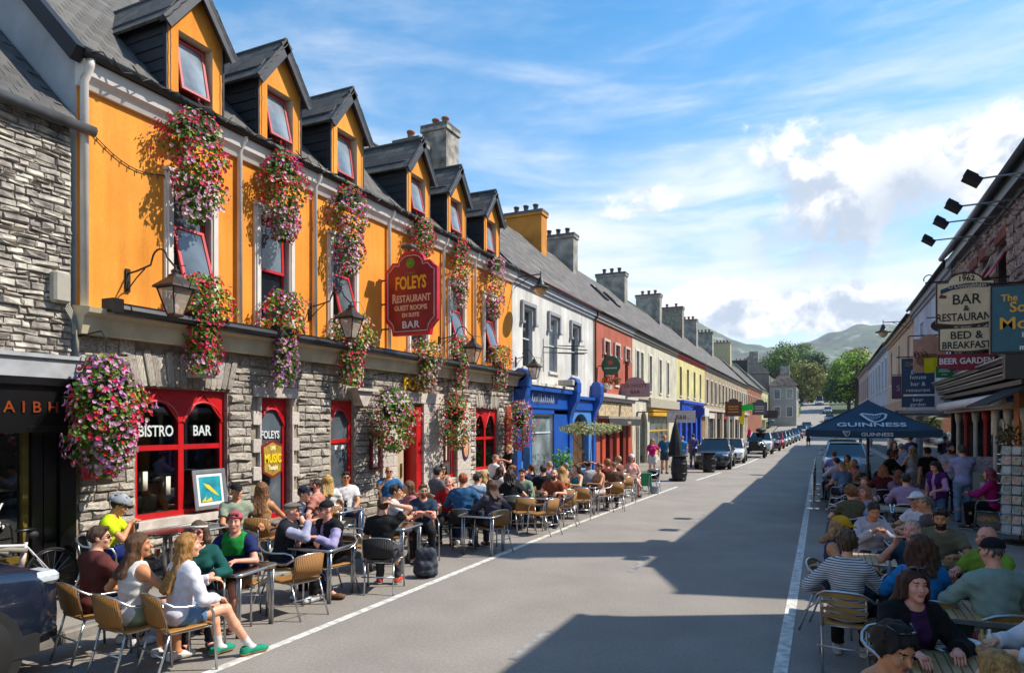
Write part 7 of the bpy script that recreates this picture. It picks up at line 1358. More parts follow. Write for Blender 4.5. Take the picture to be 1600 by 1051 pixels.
def car(name, label, x, y, rz, col, L=4.4, W=1.8, H=1.5, suv=0, z=0, clad=False, box=False, metal=.3, cat='car', plate=True):
    """front towards local -Y (facing the camera)"""
    t = E(name, label, cat, (x, y, z), R(rz), 'cars parked along the street'); P = M(col, .22, var=.05, scale=2, metal=metal, spec=.8, key='car_paint'); P.node_tree.nodes['Principled BSDF'].inputs['Coat Weight'].default_value = .8; w = W / 2; zb = .22 + .06 * suv; bl = .86 + .14 * suv; hd = .80 + .20 * suv; r = .32 + .04 * suv
    S_ = [(-L / 2, .72, zb + .12, bl - .30, hd - .24), (-L / 2 + .06, .86, zb, bl - .16, hd - .12), (-L / 2 + .30, .96, zb, bl - .08, hd - .03), (-L / 2 + .9, 1.0, zb, bl - .03, hd + .05), (-L / 2 + 1.35, 1.0, zb, bl, hd + .11), (0, 1.0, zb, bl, bl + .02), (L / 2 - 1.0, 1.0, zb, bl + .02, bl + .04), (L / 2 - .3, .97, zb, bl + .02, bl + .04), (L / 2 - .04, .88, zb + .05, bl - .04, bl), (L / 2, .78, zb + .18, bl - .15, bl - .12)]
    v = []; f = []; n = 11
    for (yy, k, b, be, tp) in S_:
        ww = w * k; hp_ = [(0, b), (ww * .86, b), (ww * .985, b + .14), (ww * 1.0, (b + be) / 2), (ww * .975, be - .04), (ww * .90, be + (tp - be) * .5 + .01), (ww * .70, tp - .005 if tp > be else tp)]; hp_ = hp_[:6]
        q = [(a, yy, c) for a, c in hp_] + [(0, yy, tp)] + [(-a, yy, c) for a, c in hp_[:0:-1]]; v += q; n = len(q)
    for i in range(len(S_) - 1):
        for k in range(n): f.append((i * n + k, (i + 1) * n + k, (i + 1) * n + (k + 1) % n, i * n + (k + 1) % n))
    f += [tuple(range(n)), tuple(range(len(v) - 1, len(v) - n - 1, -1))]
    me = DT.meshes.new('body'); me.from_pydata(v, [], f); me.materials.append(P); me.polygons.foreach_set('use_smooth', [True] * len(f)); me.update(); bo = ob('body', me, t)
    y0, y1, y2, y3 = -L / 2 + 1.15, -L / 2 + 1.95, L / 2 - (.55 if suv else .85), L / 2 - (.12 if suv else .2); a, b = w * .90, w * .70; zt = H; zc = bl + .0
    q = [(-a, y0, hd + .06), (a, y0, hd + .06), (a, y3, zc + .02), (-a, y3, zc + .02), (-b, y1, zt), (b, y1, zt), (b, y2, zt - .02), (-b, y2, zt - .02)]
    m = MB(); m.add(q, [(0, 1, 5, 4), (1, 2, 6, 5), (2, 3, 7, 6), (3, 0, 4, 7)]); m.build('windows', CGL, t)
    m = MB(); N = 4; rv = []
    for i in range(N + 1):
        for j in range(N + 1): fx_, fyq = i / N * 2 - 1, j / N; rv.append((b * 1.02 * fx_, y1 - .03 + (y2 - y1 + .06) * fyq, zt + .035 * (1 - fx_ ** 2) * (1 - (2 * fyq - 1) ** 2 * .5) + .012))
    m.add(rv, [(i * (N + 1) + j, i * (N + 1) + j + 1, (i + 1) * (N + 1) + j + 1, (i + 1) * (N + 1) + j) for i in range(N) for j in range(N)]); m.build('roof', P, t, True)
    m = MB()
    for s_ in (-1, 1):
        for p0, p1 in ((q[1], q[5]), (q[2], q[6])): m.tube([(abs(p0[0]) * s_, p0[1], p0[2]), (abs(p1[0]) * s_, p1[1], p1[2] + .01)], .04, 6)
        m.tube([(a * s_ * .95, (y0 + y3) / 2 + .1, zc), (b * s_ * 1.0, (y1 + y2) / 2, zt)], .035, 5); m.tube([(b * s_, y1, zt), (b * s_, y2, zt - .02)], .035, 6)
    m.build('pillar', P, t, True)
    for s_ in (-1, 1):
        for yy in (-L / 2 + .88, L / 2 - .82):
            m = MB(); m.lathe([(r + (.075 if clad else .055), 0), (r + (.075 if clad else .055), .02)], 24, 0, Matrix.Translation((s_ * (w - .012) - .01, yy, r)) @ Matrix.Rotation(PI / 2, 4, 'Y')); m.build('wheel_arch', TRIM, t); wheel(t, s_ * (w - .085), yy, r, s_)
        m = MB(); m.bev(s_ * (w * .56), s_ * (w * .90), -L / 2 + .04, -L / 2 + .36, hd - .23, hd - .10, .04); o = m.build('headlight', LAMP, t)
        m = MB(); m.bev(s_ * w * .62, s_ * w * .93, L / 2 - .16, L / 2 - .01, bl - .24, bl - .04, .03); m.build('tail_light', TAIL, t)
        m = MB(); m.bev(s_ * (w + .0), s_ * (w + .17), y0 + .28, y0 + .40, bl + .05, bl + .18, .03); m.build('mirror', P, t)
        for yy in (-.35, .62): m = MB(); m.bev(s_ * (w - .005), s_ * (w + .012), yy, yy + .17, bl - .12, bl - .09, .005); m.build('door_handle', P, t)
    m = MB(); m.bb(-w * .5, w * .5, -L / 2 - .006, -L / 2 + .05, zb + .16, zb + .42); m.bb(-w * .75, w * .75, -L / 2 - .004, -L / 2 + .2, zb + .02, zb + .12); m.build('grille', TRIM, t)
    if plate: m = MB(); m.bb(-.26, .26, -L / 2 - .016, -L / 2 - .007, zb + .24, zb + .35); m.build('number_plate', M('dcdcd8', .5, 0), t)
    if clad: m = MB(); m.bb(-w - .008, w + .008, -L / 2 + .3, L / 2 - .2, zb - .02, zb + .16); m.build('cladding', TRIM, t)
    if box: m = MB(); m.sph((0, .1, zt + .20), (.42, .95, .20), 14, 8); m.build('roof_box', TRIM, t, True)
    return t
car('parked_car', 'dark blue black car with its front corner at the left edge by the bicycle', -7.5, 1.85, 180, '1b2538', 4.5, 1.9, 1.72, 1.5, 0, True)
car('parked_car', 'dark grey car facing up behind the second cask', -5.28, 38.0, 3, '2a3036', 4.5, 1.82, 1.55, .5)
car('parked_car', 'white low car right behind the dark grey car', -5.15, 44.0, 3, 'd6d6d4', 4.2, 1.75, 1.42, 0, metal=0)
car('parked_car', 'white car with a dark roof box behind the vintage car', -4.45, 57.5, 2, 'cfd0d0', 4.4, 1.85, 1.65, 1, box=True, metal=0)
for i, (x, y, c, su, lab) in enumerate(((-4.2, 64, '5a1a2c', .6, 'dark red tall car behind the white roof box car'), (-4.15, 70, 'b8121c', 0, 'bright red small car in the parked row'), (-4.1, 76, 'b9c4c9', 0, 'silver car in the parked row behind the red ones'), (-4.0, 82, '8aa0a0', 0, 'pale teal car in the parked row'), (-3.9, 88, '8a8278', .5, 'beige grey car in the parked row'), (-3.8, 94, '1f2f4f', .6, 'navy car near the end of the parked row'), (-3.6, 101, '6a88a8', .3, 'sky blue car near the end of the parked row'), (-3.4, 108, '7a1f2a', .3, 'maroon car at the far end of the parked row'))): car('parked_car', lab, x, y, 2, c, 4.3, 1.78, 1.5, su, gz(y))
car('parked_car', 'pale blue car behind the navy parasol', .95, 33.5, 0, '9fb2bf', 4.5, 1.8, 1.5, .5); car('parked_car', 'silver grey car second behind the navy parasol', 1.0, 40.5, 0, '7f8a92', 4.4, 1.8, 1.5, .3)
for i, (x, y, c, lab) in enumerate(((-3.0, 118, '9aa4ac', 'pale grey car on the bend past the parked row'), (-2.4, 128, '2a3a52', 'dark blue car on the bend past the parked row'), (1.4, 150, '8a8f94', 'grey car on the right side of the rising road'), (1.2, 172, 'b8bcc0', 'silver white car on the right side of the rising road'), (-4.6, 222, '7a2a2a', 'small red car far up the rising road'))): car('parked_car', lab, x, y, 2, c, 4.3, 1.78, 1.5, .3, gz(y))
car('white_van', 'white van far up the rising road', -.6, 205, 0, 'd8d8d6', 5.2, 2.1, 2.5, 1, gz(205), metal=0, cat='van'); car('parked_car', 'dark car far up the road left of the white van', -5.5, 200, 0, '30343c', 4.4, 1.8, 1.5, .5, gz(200))
t = E('vintage_car', 'black vintage open car with an upright radiator and long wings', 'car', (-4.35, 51, 0), R(2), 'cars parked along the street'); BK = M('0f1512', .25, var=.1, spec=.8)
m = MB(); m.bev(-.34, .34, -1.75, -.5, .55, 1.12, .08); m.bev(-.62, .62, -.5, 1.4, .5, 1.08, .1); m.build('body', BK, t); m = MB(); m.bev(-.30, .30, -1.80, -1.74, .52, 1.16, .04); m.build('radiator', M('1a1a1a', .4, metal=.5), t)
for s_ in (-1, 1):
    m = MB(); m.sph((s_ * .38, -1.72, 1.0), (.13, .10, .13), 12, 8); m.build('headlight', CHR, t, True); m = MB(); m.tube([(s_ * .66, -1.85, .55), (s_ * .66, -1.6, .82), (s_ * .66, -1.3, .86), (s_ * .66, -.8, .5), (s_ * .66, .5, .42)], .13, 8); m.build('wing', BK, t, True)
    for yy in (-1.45, 1.2): wheel(t, s_ * .68, yy, .36, s_)
m = MB(); m.add([(-.5, -.42, 1.08), (.5, -.42, 1.08), (.48, -.3, 1.42), (-.48, -.3, 1.42)], [(0, 1, 2, 3)]); m.build('windscreen', CGL, t); m = MB(); m.bb(-.25, .25, -1.88, -1.86, .36, .46); m.build('number_plate', M('d0d0cc', .5), t)
# ------------------------------------------------------------------ bicycle leaning on the black shop
def bicycle():
    t = E('bicycle', 'white road bicycle leaning against the black shopfront', 'bicycle', (-8.98, 5.36, .125), PI / 2); t.rotation_euler = (R(0), 0, PI / 2); FR = M('c9c9cc', .3, var=.05); r = .335
    # local +x runs to the rear wheel at 0; front at -1.0 (towards the camera's left)
    for x in (0, -1.0):
        m = MB(); m.tube([(x + r * math.cos(a), 0, r + r * math.sin(a)) for a in np.linspace(0, 2 * PI, 33)[:-1]], .016, 6, close=True); w = m.build('wheel', TYRE, t, True); m = MB(); m.tube([(x + (r - .025) * math.cos(a), 0, r + (r - .025) * math.sin(a)) for a in np.linspace(0, 2 * PI, 33)[:-1]], .012, 5, close=True); m.build('rim', M('2a2a2c', .3, metal=.6), w, True); m = MB()
        for k in range(18): a = k * 2 * PI / 18; m.tube([(x, .02 if k % 2 else -.02, r), (x + (r - .03) * math.cos(a), 0, r + (r - .03) * math.sin(a))], .0025, 4)
        m.build('spokes', M('8a8a8c', .3, metal=.8), w); m = MB(); m.lathe([(.03, -.05), (.03, .05)], 10, 0, Matrix.Translation((x, 0, r)) @ Matrix.Rotation(PI / 2, 4, 'X')); m.lathe([(.07, -.03), (.07, -.028)], 16, 0, Matrix.Translation((x, -.02, r)) @ Matrix.Rotation(PI / 2, 4, 'X')); m.build('hub', M('4a4a4c', .3, metal=.8), w)
    bb, st, hd, hl = (-.42, 0, .29), (-.56 + .28, 0, .80), (-.86, 0, .83), (-.90, 0, .68); st = (-.30, 0, .80)
    m = MB(); m.tube([bb, st], .019, 8); m.tube([(-.31, 0, .76), hd], .019, 8); m.tube([bb, hl], .024, 8); m.tube([hd, hl], .022, 8)
    for s_ in (-.05, .05): m.tube([bb, (0, s_, r)], .011, 6); m.tube([(-.305, 0, .76), (0, s_, r)], .009, 6); m.tube([hl, (-1.0, s_, r)], .013, 6)
    m.build('frame', FR, t, True); m = MB(); m.tube([st, (-.285, 0, .94)], .014, 6); m.build('seat_post', IRON, t); m = MB(); m.sph((-.31, 0, .955), (.13, .055, .025), 12, 6); m.build('saddle', BLACKP, t, True); m = MB(); m.sph((-.22, 0, .88), (.07, .04, .05), 10, 6); m.build('saddle_bag', TRIM, t, True)
    m = MB(); m.tube([(-.86, 0, .83), (-.93, 0, .90), (-.93, .19, .90), (-1.0, .2, .89), (-1.02, .2, .80), (-.95, .2, .76)], .012, 6); m.tube([(-.93, 0, .90), (-.93, -.19, .90), (-1.0, -.2, .89), (-1.02, -.2, .80), (-.95, -.2, .76)], .012, 6); m.build('handlebar', BLACKP, t, True)
    for q, c in (((-.60, .42), 'b9b9bc'), ((-.36, .50), 'c9b4b0')): m = MB(); m.tube([(q[0], 0, q[1]), (q[0] - (.11 if q[0] < -.5 else -.03), 0, q[1] + (.12 if q[0] < -.5 else .17))], .034, 8); m.build('water_bottle', M(c, .4), t, True)
    m = MB(); m.lathe([(.095, 0), (.095, .006)], 20, 0, Matrix.Translation((-.42, -.05, .29)) @ Matrix.Rotation(PI / 2, 4, 'X')); m.tube([(-.42, -.06, .29), (-.34, -.07, .15)], .010, 5); m.build('crank', M('3a3a3c', .3, metal=.7), t); m = MB(); m.tube([(-.33, -.07, .71), (-.5, -.0, .74), (-.70, 0, .76), (-.52, 0, .70)], .035, 6); m.build('frame_bag', M('8a8478', .8), t, True)
bicycle()
# ------------------------------------------------------------------ loose things
t = E('backpack', 'black patterned backpack standing by the steel table leg', 'backpack', (-5.62, 8.98, 0), R(30)); g = SDF((-.22, -.18, -.02), (.22, .18, .55), .02); [g.cap((-.09, 0, z), (.09, 0, z), .10 - .02 * (z > .3), k=.03) for z in (.09, .2, .31, .38)]; g.cap((-.06, -.11, .10), (.06, -.11, .10), .06, k=.01); g.cap((-.06, -.11, .19), (.06, -.11, .19), .055, k=.015); g.cap((-.15, 0, .08), (-.15, 0, .2), .05, k=.01); g.cap((-.08, -.10, .33), (.08, -.10, .33), .012, k=.008, op='s'); g.warp(lambda X, Y, Z: .006 * np.sin(X * 60) * np.sin(Z * 45)); g.cut((0, 0, .004), (0, 0, -1)); V, F = g.nets(); ob('bag', npmesh('bag', V, F, [M('1a1c24', .8, var=.5, scale=18, col2='3a4250')]), t); m = MB(); m.tube([(-.05, .05, .46), (0, .06, .53), (.05, .05, .46)], .012, 5); m.tube([(.09, .12, .42), (.16, .18, .2), (.12, .14, .04)], .018, 5); m.build('strap', TRIM, t, True)
t = E('postcard_rack', 'tall revolving rack of postcards outside the stone pub', 'rack', (3.42, 15.6, .12), R(20)); m = MB(); m.tube([(0, 0, 0), (0, 0, 1.85)], .02, 6); m.lathe([(.3, 0), (.3, .04)], 16); m.build('stand', IRON, t); cm = [M(c, .5, var=.6, scale=14, isl=.3, key='postcard', col2=c2) for c, c2 in (('8aa0a8', 'c9c4b8'), ('9a5a3a', 'd8d0c0'), ('4a6a4a', 'b0b8c0'), ('b0a890', '6a4a3a'))]; cd_ = [MB().bb(-.075, .075, -.003, .003, 0, .15).bb(-.064, .064, -.006, -.0035, .02, .138, 1).mesh('postcard', [M('b5b1a8', .5, 0), m_]) for m_ in cm]
for k in range(9):
    for a in range(6):
        an = a * PI / 3
        for q in (-1, 1): o = ob('postcard', cd_[(k * 5 + a * 3 + q) % 4], t); o.matrix_basis = Matrix.Rotation(an, 4, 'Z') @ Matrix.Translation((q * .085, -.30, .22 + k * .185)) @ Matrix.Rotation(R(-12), 4, 'X')
    m = MB(); m.tube([(.36 * math.cos(a), .36 * math.sin(a), .21 + k * .185) for a in np.linspace(0, 2 * PI, 13)[:-1]], .006, 4, close=True); m.build('wire_shelf', CHR, t)
t = E('food_board', 'black pavement board with pictures of food dishes', 'board', (3.25, 17.5, .12), R(-12)); m = MB(); m.box((0, 0, .62), (.52, .04, 1.2), (R(-8), 0, 0)); m.box((0, .3, .6), (.52, .03, 1.15), (R(14), 0, 0)); m.build('panel', BLACKP, t)
for z, c in ((.22, 'a8682e'), (.46, 'b5763a'), (.70, '9a5226')): m = MB(); m.sph((0, -.05 + (z - .62) * .14, z), (.19, .012, .075), 12, 6); m.build('dish_picture', M(c, .5, var=.6, scale=22, col2='e0c9a0'), t)
m = MB(); m.box((0, -.004, .92), (.26, .03, .16), (R(-8), 0, 0)); m.build('notice', M('c9a0a8', .6), t); lettering(t, 'garden', .12, M('7aa03a', .5), (0, .02, 1.08), 0, shear=.3)
t = E('menu_board', 'pale menu board standing behind the man in the lavender shirt', 'board', (3.35, 19.0, .12), R(0)); m = MB(); m.bb(-.3, .3, -.02, .02, .9, 1.5); m.tube([(-.25, 0, 0), (-.25, 0, .9)], .015, 5); m.tube([(.25, 0, 0), (.25, 0, .9)], .015, 5); m.build('panel', M('b5a8b0', .6, var=.3, scale=20), t)
for i in range(4):      # cafe screens along the shaded parking line
    y = 21.6 + i * 2.1; t = E('cafe_screen', ('dark cafe screen with steel posts, nearest under the parasol', 'dark cafe screen with steel posts, second from the near end', 'dark cafe screen with steel posts, third from the near end', 'dark cafe screen with steel posts, farthest by the pale blue car')[i], 'screen', (-.22, y, 0), R(90), 'cafe screens along the parking line'); m = MB(); m.bb(-.95, .95, -.01, .01, .18, .88); m.build('panel', M('1a1c20', .6, var=.2), t)
    for x in (-1, 1): m = MB(); m.tube([(x, 0, 0), (x, 0, 1.0)], .02, 7); m.lathe([(.17, 0), (.17, .025)], 14, 0, Matrix.Translation((x, 0, 0))); m.sph((x, 0, 1.02), .032, 8, 6); m.build('post', CHR, t)
    m = MB(); m.tube([(-1, 0, .93), (1, 0, .93)], .012, 6); m.build('rail', CHR, t)
def shrub(x, y, z, h, w, label, cols, n, leaf, pot=None, stem=0.):
    t = E('potted_plant', label, 'plant', (x, y, z)); rg = random.Random(int(x * 31 + y * 7)); m = MB()
    for k in range(5): a = rg.uniform(0, 6.28); m.tube([(0, 0, .1), (.1 * math.cos(a) * w, .1 * math.sin(a) * w, h * .5), (.35 * math.cos(a) * w, .35 * math.sin(a) * w, h * .9)], .015, 5)
    m.build('stem', M('5a4a34', .9), t); m = MB()
    for i in range(n):
        d = Vector((rg.gauss(0, 1), rg.gauss(0, 1), rg.gauss(0, .7))).normalized() * rg.uniform(.3, 1.05) ** .5; p = Vector((d.x * w / 2, d.y * w / 2, stem + (h - stem) * (.5 + d.z * .5))); leafq(m, p, (d + Vector((rg.uniform(-.8, .8), rg.uniform(-.8, .8), rg.uniform(0, 1)))).normalized(), leaf * rg.uniform(.6, 1.3), rg, rg.random() < .4)
    m.build('foliage', [M(c, .6, var=.35, isl=.3, kind='leaf', key='shrub_leaf') for c in cols], t, kind='stuff')
    if pot: m = MB(); m.lathe([(.16, 0), (.24, .34), (.26, .36), (.22, .36)], 14); m.build('pot', M(pot, .8, var=.15), t, True)
shrub(-7.6, 23.2, .12, 2.35, 2.3, 'cream variegated shrub in front of the blue shop', ('b9b480', '8a9a5a'), 900, .11, '8a5a3a', 1.85); shrub(-7.9, 21.2, .12, 1.5, .8, 'bright green plant low in front of the blue shop', ('5a9a3a', '7ab04a'), 350, .10, '5a4a3a', .5)
shrub(3.3, 15.9, 1.85, .55, .45, 'small dry looking shrub by the orange pier', ('6a5a34', '7a6a44'), 260, .06); shrub(2.7, 22.4, 2.0, .65, .75, 'yellow flowering hanging basket on the stone pub', ('b59a1c', '5a6a24'), 420, .07)
shrub(-8.9, 30.4, 4.15, .55, .9, 'red geraniums in the coral house window box', ('b01c1c', '5a7a34'), 300, .08); shrub(3.35, 18.7, 3.62, .5, 1.0, 'dark green creeper on top of the stone pub shopfront', ('26361f', '33482a'), 700, .10)
# ------------------------------------------------------------------ people, each with the chair they sit on
CN = {'tan': 'tan wicker chair', 'black': 'black wicker chair', 'slat': 'wooden slat chair', 'dark': 'black slat chair'}
def S(u, v, hd, who, kind='tan', z=0., s=1., d=None, X=None, **k):
    """a seated person: head top seen at u,v in the photograph"""
    x_ = (u - 800) / FP
    if d is None: d = FP * (CH - 1.33 * s - z) / (v - 661) if X is None else X / (CY * x_ - SY)
    x, y = (CY * x_ - SY) * d, (SY * x_ + CY) * d
    k.setdefault('lod', 0 if d < 13 else 1 if d < 17 else 2); k.setdefault('eyes', d < 14)
    person(who + (' seated' if 'seat' not in who else ''), x, y, z, hd, 'sit', s=s, seed=int(u), **k)
    if kind: chair(kind, x, y, hd, CN[kind] + ' of the ' + ' '.join(who.split()[:11]), z)
    return x, y
def T(u, hd, who, d, z=0., s=1., pose='stand', **k):
    x_ = (u - 800) / FP; x, y = (CY * x_ - SY) * d, (SY * x_ + CY) * d; k.setdefault('lod', 1 if d < 20 else 2); k.setdefault('eyes', d < 20)
    person(who + (' standing' if pose == 'stand' else ' walking'), x, y, z, hd, pose, s=s, seed=int(u), **k)
BL_ = '17181c'; JN = '2f4568'
# sunny side, nearest first
S(145, 822, -8, 'man in maroon tee and sunglasses', arms=('drink', 'lap'), top=('tee', '5c2e2a'), bot=('trousers', '1f1d29'), hair=('short', '4a3322'), glasses=('on', '241812'), yaw=-34, shoes='cfcfcf', sk='fair')
S(204, 833, -4, 'woman in white tank top with brown hair', arms=('table', 'arm'), top=('tank', 'd9d4cc'), bot=('shorts', '8a8f72', .5), hair=('long', '5a3c26', .16), fem=True, shoes='cfcdc8', yaw=-30, lean=6, sk='tan')
S(278, 833, -14, 'long haired blonde girl in white top and denim shorts', arms=('lap', 'table'), top=('long', 'd6d3da'), bot=('shorts', '6a8fb5', .48), hair=('long', 'a5763c', .30), fem=True, shoes='1b8468', sole='b98a55', socks='dedede', legs='out', lean=8, yaw=-12, sk='fair')
S(310, 812, 228, 'woman with headband and sunglasses in teal top', 'black', arms=('chin', 'table'), top=('long', '0f4a45'), bot=('trousers', '22242c'), hair=('bob', '5c4838', .05), hat=('band', 'c9c4ba'), glasses=('on', '3a1c18'), fem=True, sk='pink', yaw=-12)
S(370, 798, 205, 'man in green and navy polo with pink cap', arms=('table', 'table'), top=('tee', '1a2754', 'collar', '1f7a34'), over=('yoke', '1f8a36'), bot=('shorts', '8a6a50'), hair=('short', '5a3a22'), hat=('capback', 'b04c5e'), sk='pink', yaw=12, shoes='6a3430')
S(160, 775, -48, 'cyclist in yellow jersey and helmet holding a phone', 'black', z=.12, X=-8.72, arms=('phone', 'phone'), top=('tee', 'c4dc18'), bot=('shorts', '1a2a6a', .8), hair=('short', '3a2418'), hat=('helmet', '9aa0a8'), glasses=('on', '15161a'), sk='tan', pitch=22, lean=14, socks='22242a', shoes=BL_)
S(370, 757, -118, 'man in sage tee and black cap by the wall', z=.12, X=-8.35, arms=('lap', 'arm'), top=('tee', '8c9682'), bot=('trousers', '3a3a3c'), hair=('crop', '6a5a4a'), hat=('cap', '1b1d20'), sk='tan', lean=-6, yaw=10)
S(408, 757, 25, 'woman with long brown hair and tan top', z=.12, X=-8.2, arms=('table', 'lap'), top=('tank', 'b5895c'), bot=('skirt', '6a4a3a'), hair=('long', '7c5230', .26), fem=True, sk='tan')
S(440, 783, -58, 'older man in grey flat cap and dark gilet', arms=('mouth', 'table'), top=('long', 'a3a2ba', 'collar'), over=('gilet', '22262e'), bot=('trousers', '1c213a'), hair=('crop', 'b3aba2'), hat=('flat', '6c675e'), shoes='6a4c36', sole='4a3626', lean=12, sk='pink', legs='out')
S(521, 780, 165, 'person in black cap, black gilet and lilac sleeves', arms=('table', 'drink'), top=('long', '9e96bc'), over=('gilet', '15161a'), bot=('trousers', '0f1013'), hair=('crop', '8a8078'), hat=('cap', '17181b'), glasses=('on', '3a2418'), shoes='c9ccd0', sk='pink', lean=10, yaw=-10)
S(597, 777, 22, 'young man in black tee with a hand behind his head', 'black', arms=('head', 'lap'), top=('tee', '1c1c1e'), bot=('trousers', '3c3c42'), hair=('short', '4c3222'), shoes='a5402e', sk='fair')
S(612, 757, -42, 'dark haired man in white tee beside the arm raiser', arms=('table', 'table'), top=('tee', 'dedede'), bot=('trousers', '50505a'), hair=('short', '1f1a17'), sk='tan', yaw=-15)
S(661, 755, 215, 'bearded man in navy tee and green mirrored sunglasses', 'tan', arms=('cross', 'cross'), top=('tee', '26374c'), bot=('trousers', '18191c'), hair=('short', '6a4a30'), beard='6a452c', glasses=('on', '1f8a4a'), sk='pink', yaw=8)
S(723, 742, 24, 'broad man in denim shirt with reddish hair', 'black', d=12.9, s=1.08, arms=('table', 'table'), top=('long', '2e5c84'), bot=('trousers', '2d4e7c'), hair=('short', '98481f'), fat=1.16, shoes='cfcfd2', lod=0)
S(770, 752, 62, 'woman in dark grey zip jacket with brown hair', 'tan', d=12.7, arms=('arm', 'table'), top=('jacket', '4c4852'), bot=('trousers', '2a2c38'), hair=('long', '4c2e22', .10), fem=True)
S(492, 748, 112, 'bearded man in salmon tee', z=.12, X=-7.95, arms=('table', 'arm'), top=('tee', 'b27668'), bot=('shorts', '4a4a52'), hair=('crop', '3a281c'), beard='3e2a1e', sk='pink', lean=-4)
S(512, 745, 45, 'blonde woman in white top behind the salmon tee', z=.12, X=-8.35, arms=('table', 'lap'), top=('tee', 'd8d5d0'), bot=('skirt', '7a6a5a'), hair=('long', 'bd9654', .14), fem=True)
S(541, 733, -135, 'man in white tee leaning back', z=.12, X=-8.5, arms=('lap', 'lap'), top=('tee', 'dddbd9'), bot=('trousers', '30507e'), hair=('short', '231a16'), glasses=('on', '2a1410'), sk='tan', lean=-10, legs='wide')
S(608, 725, -140, 'man in blue polo lifting a drink', z=.14, X=-8.55, arms=('mouth', 'arm'), top=('tee', '2c6596', 'collar'), bot=('trousers', '38598c'), hair=('crop', '8c8680'), glasses=('on', '241612'), sk='tan', legs='cross', lean=-8)
S(691, 722, -138, 'woman in patterned dress and sunglasses', z=.12, X=-8.1, arms=('lap', 'table'), top=('tee', M('8a7560', .8, var=.9, scale=40, col2='1f1a18')), bot=('skirt', '6a5a48'), hair=('bob', '1d1512', .06), glasses=('on', '1a1210'), fem=True, sk='tan')
S(702, 750, 200, 'grey haired person in bright red top', d=13.6, arms=('table', 'chin'), top=('tee', 'b51a1e'), bot=('trousers', '2a2c34'), hair=('crop', '9a938a'), sk='pink')
S(745, 735, 18, 'man in light blue shirt behind the denim shirt', d=14.4, arms=('table', 'table'), top=('long', '93abc6', 'collar'), bot=('trousers', '3a4252'), hair=('short', '2a201a'), glasses=('on', '1a1414'), yaw=-35)
S(797, 737, 35, 'dark haired person in black top with an arm over the chair', 'black', d=15.2, arms=('arm', 'table'), top=('tee', '18191c'), bot=('trousers', '2a2a30'), hair=('bushy', '2a1c16', .08), fem=True)
S(779, 727, -30, 'dark haired person in white shirt', 'tan', d=16.6, arms=('table', 'chin'), top=('long', 'd6d2d0'), bot=('trousers', '4a4a52'), hair=('bob', '2e1e18', .05), fem=True)
S(803, 727, 120, 'woman in dark printed dress', 'tan', d=17.3, arms=('chin', 'lap'), top=('tank', M('3a3a4a', .8, var=.9, scale=30, col2='a08a80')), bot=('skirt', '33333f'), hair=('bun', '7a4c2a'), fem=True, sk='tan')
S(771, 708, -35, 'shaven headed man in white tee by the blue board', 'tan', z=.12, X=-8.45, s=1.06, arms=('chin', 'table'), top=('tee', 'dcdadc'), bot=('trousers', '4a4e5a'), hair=('crop', '7a6250'), beard='8a6a50', sk='pink')
T(797, 150, 'blonde waitress in black tee', 20.6, .12, .94, arms=('drink', 'drink'), top=('tee', '121214'), bot=('trousers', '15161a'), hair=('bun', 'b08a50'), over=('apron', '17181a'), fem=True)
S(849, 730, 22, 'man in black tee with short dark hair', 'tan', d=16.4, s=1.04, arms=('table', 'arm'), top=('tee', '16171b'), bot=('trousers', '2a3242'), hair=('short', '2a1f1a'))
S(858, 718, 8, 'bald man in lilac tee', 'tan', d=18.2, s=1.04, arms=('table', 'table'), top=('tee', 'a890aa'), bot=('trousers', '3a3a44'), hair=('crop', 'a08c7c'), sk='pink')
S(879, 733, 48, 'woman in orange top with long fair hair', 'tan', d=16.7, arms=('table', 'lap'), top=('tank', 'b5542c'), bot=('skirt', '6a4a3a'), hair=('long', 'b3884e', .18), fem=True, sk='tan')
S(886, 720, 62, 'grey haired man in pale tee', 'tan', d=18.4, arms=('table', 'lap'), top=('tee', 'b39c92'), bot=('shorts', '7a7466'), hair=('crop', '8f8a86'), sk='tan')
S(919, 722, 26, 'man in grey tee with both hands behind his head', 'tan', d=18.4, s=1.05, arms=('head', 'head'), top=('tee', 'b4b2b4'), bot=('shorts', '3a5a9a'), hair=('short', '1c1512'), sk='tan', legs='out')
S(938, 724, 140, 'woman in peach tank top facing the arm stretcher', 'tan', d=18.2, arms=('lap', 'table'), top=('tank', 'b58a76'), bot=('shorts', 'cfc8c4'), hair=('short', '4a2c1c'), fem=True, sk='tan')
S(951, 717, 62, 'ginger haired person in dark red tee', 'tan', d=20, arms=('table', 'reach'), top=('tee', '6c2c26'), bot=('shorts', 'cfcac6'), hair=('curly', '9a6030'), sk='pink')
S(968, 711, 70, 'curly blonde woman behind the ginger hair', 'tan', d=21.8, arms=('chin', 'table'), top=('tee', '8a5a52'), bot=('skirt', '5a4a44'), hair=('curly', 'b3955c'), fem=True)
S(986, 712, 212, 'woman in pale pink top and visor', 'black', d=22.2, s=1.04, arms=('arm', 'lap'), top=('tank', 'd3aaa6'), bot=('shorts', 'd0cccc'), hair=('bob', '8a5a3a', .04), hat=('cap', 'd9d2da'), fem=True, sk='pink', legs='cross')
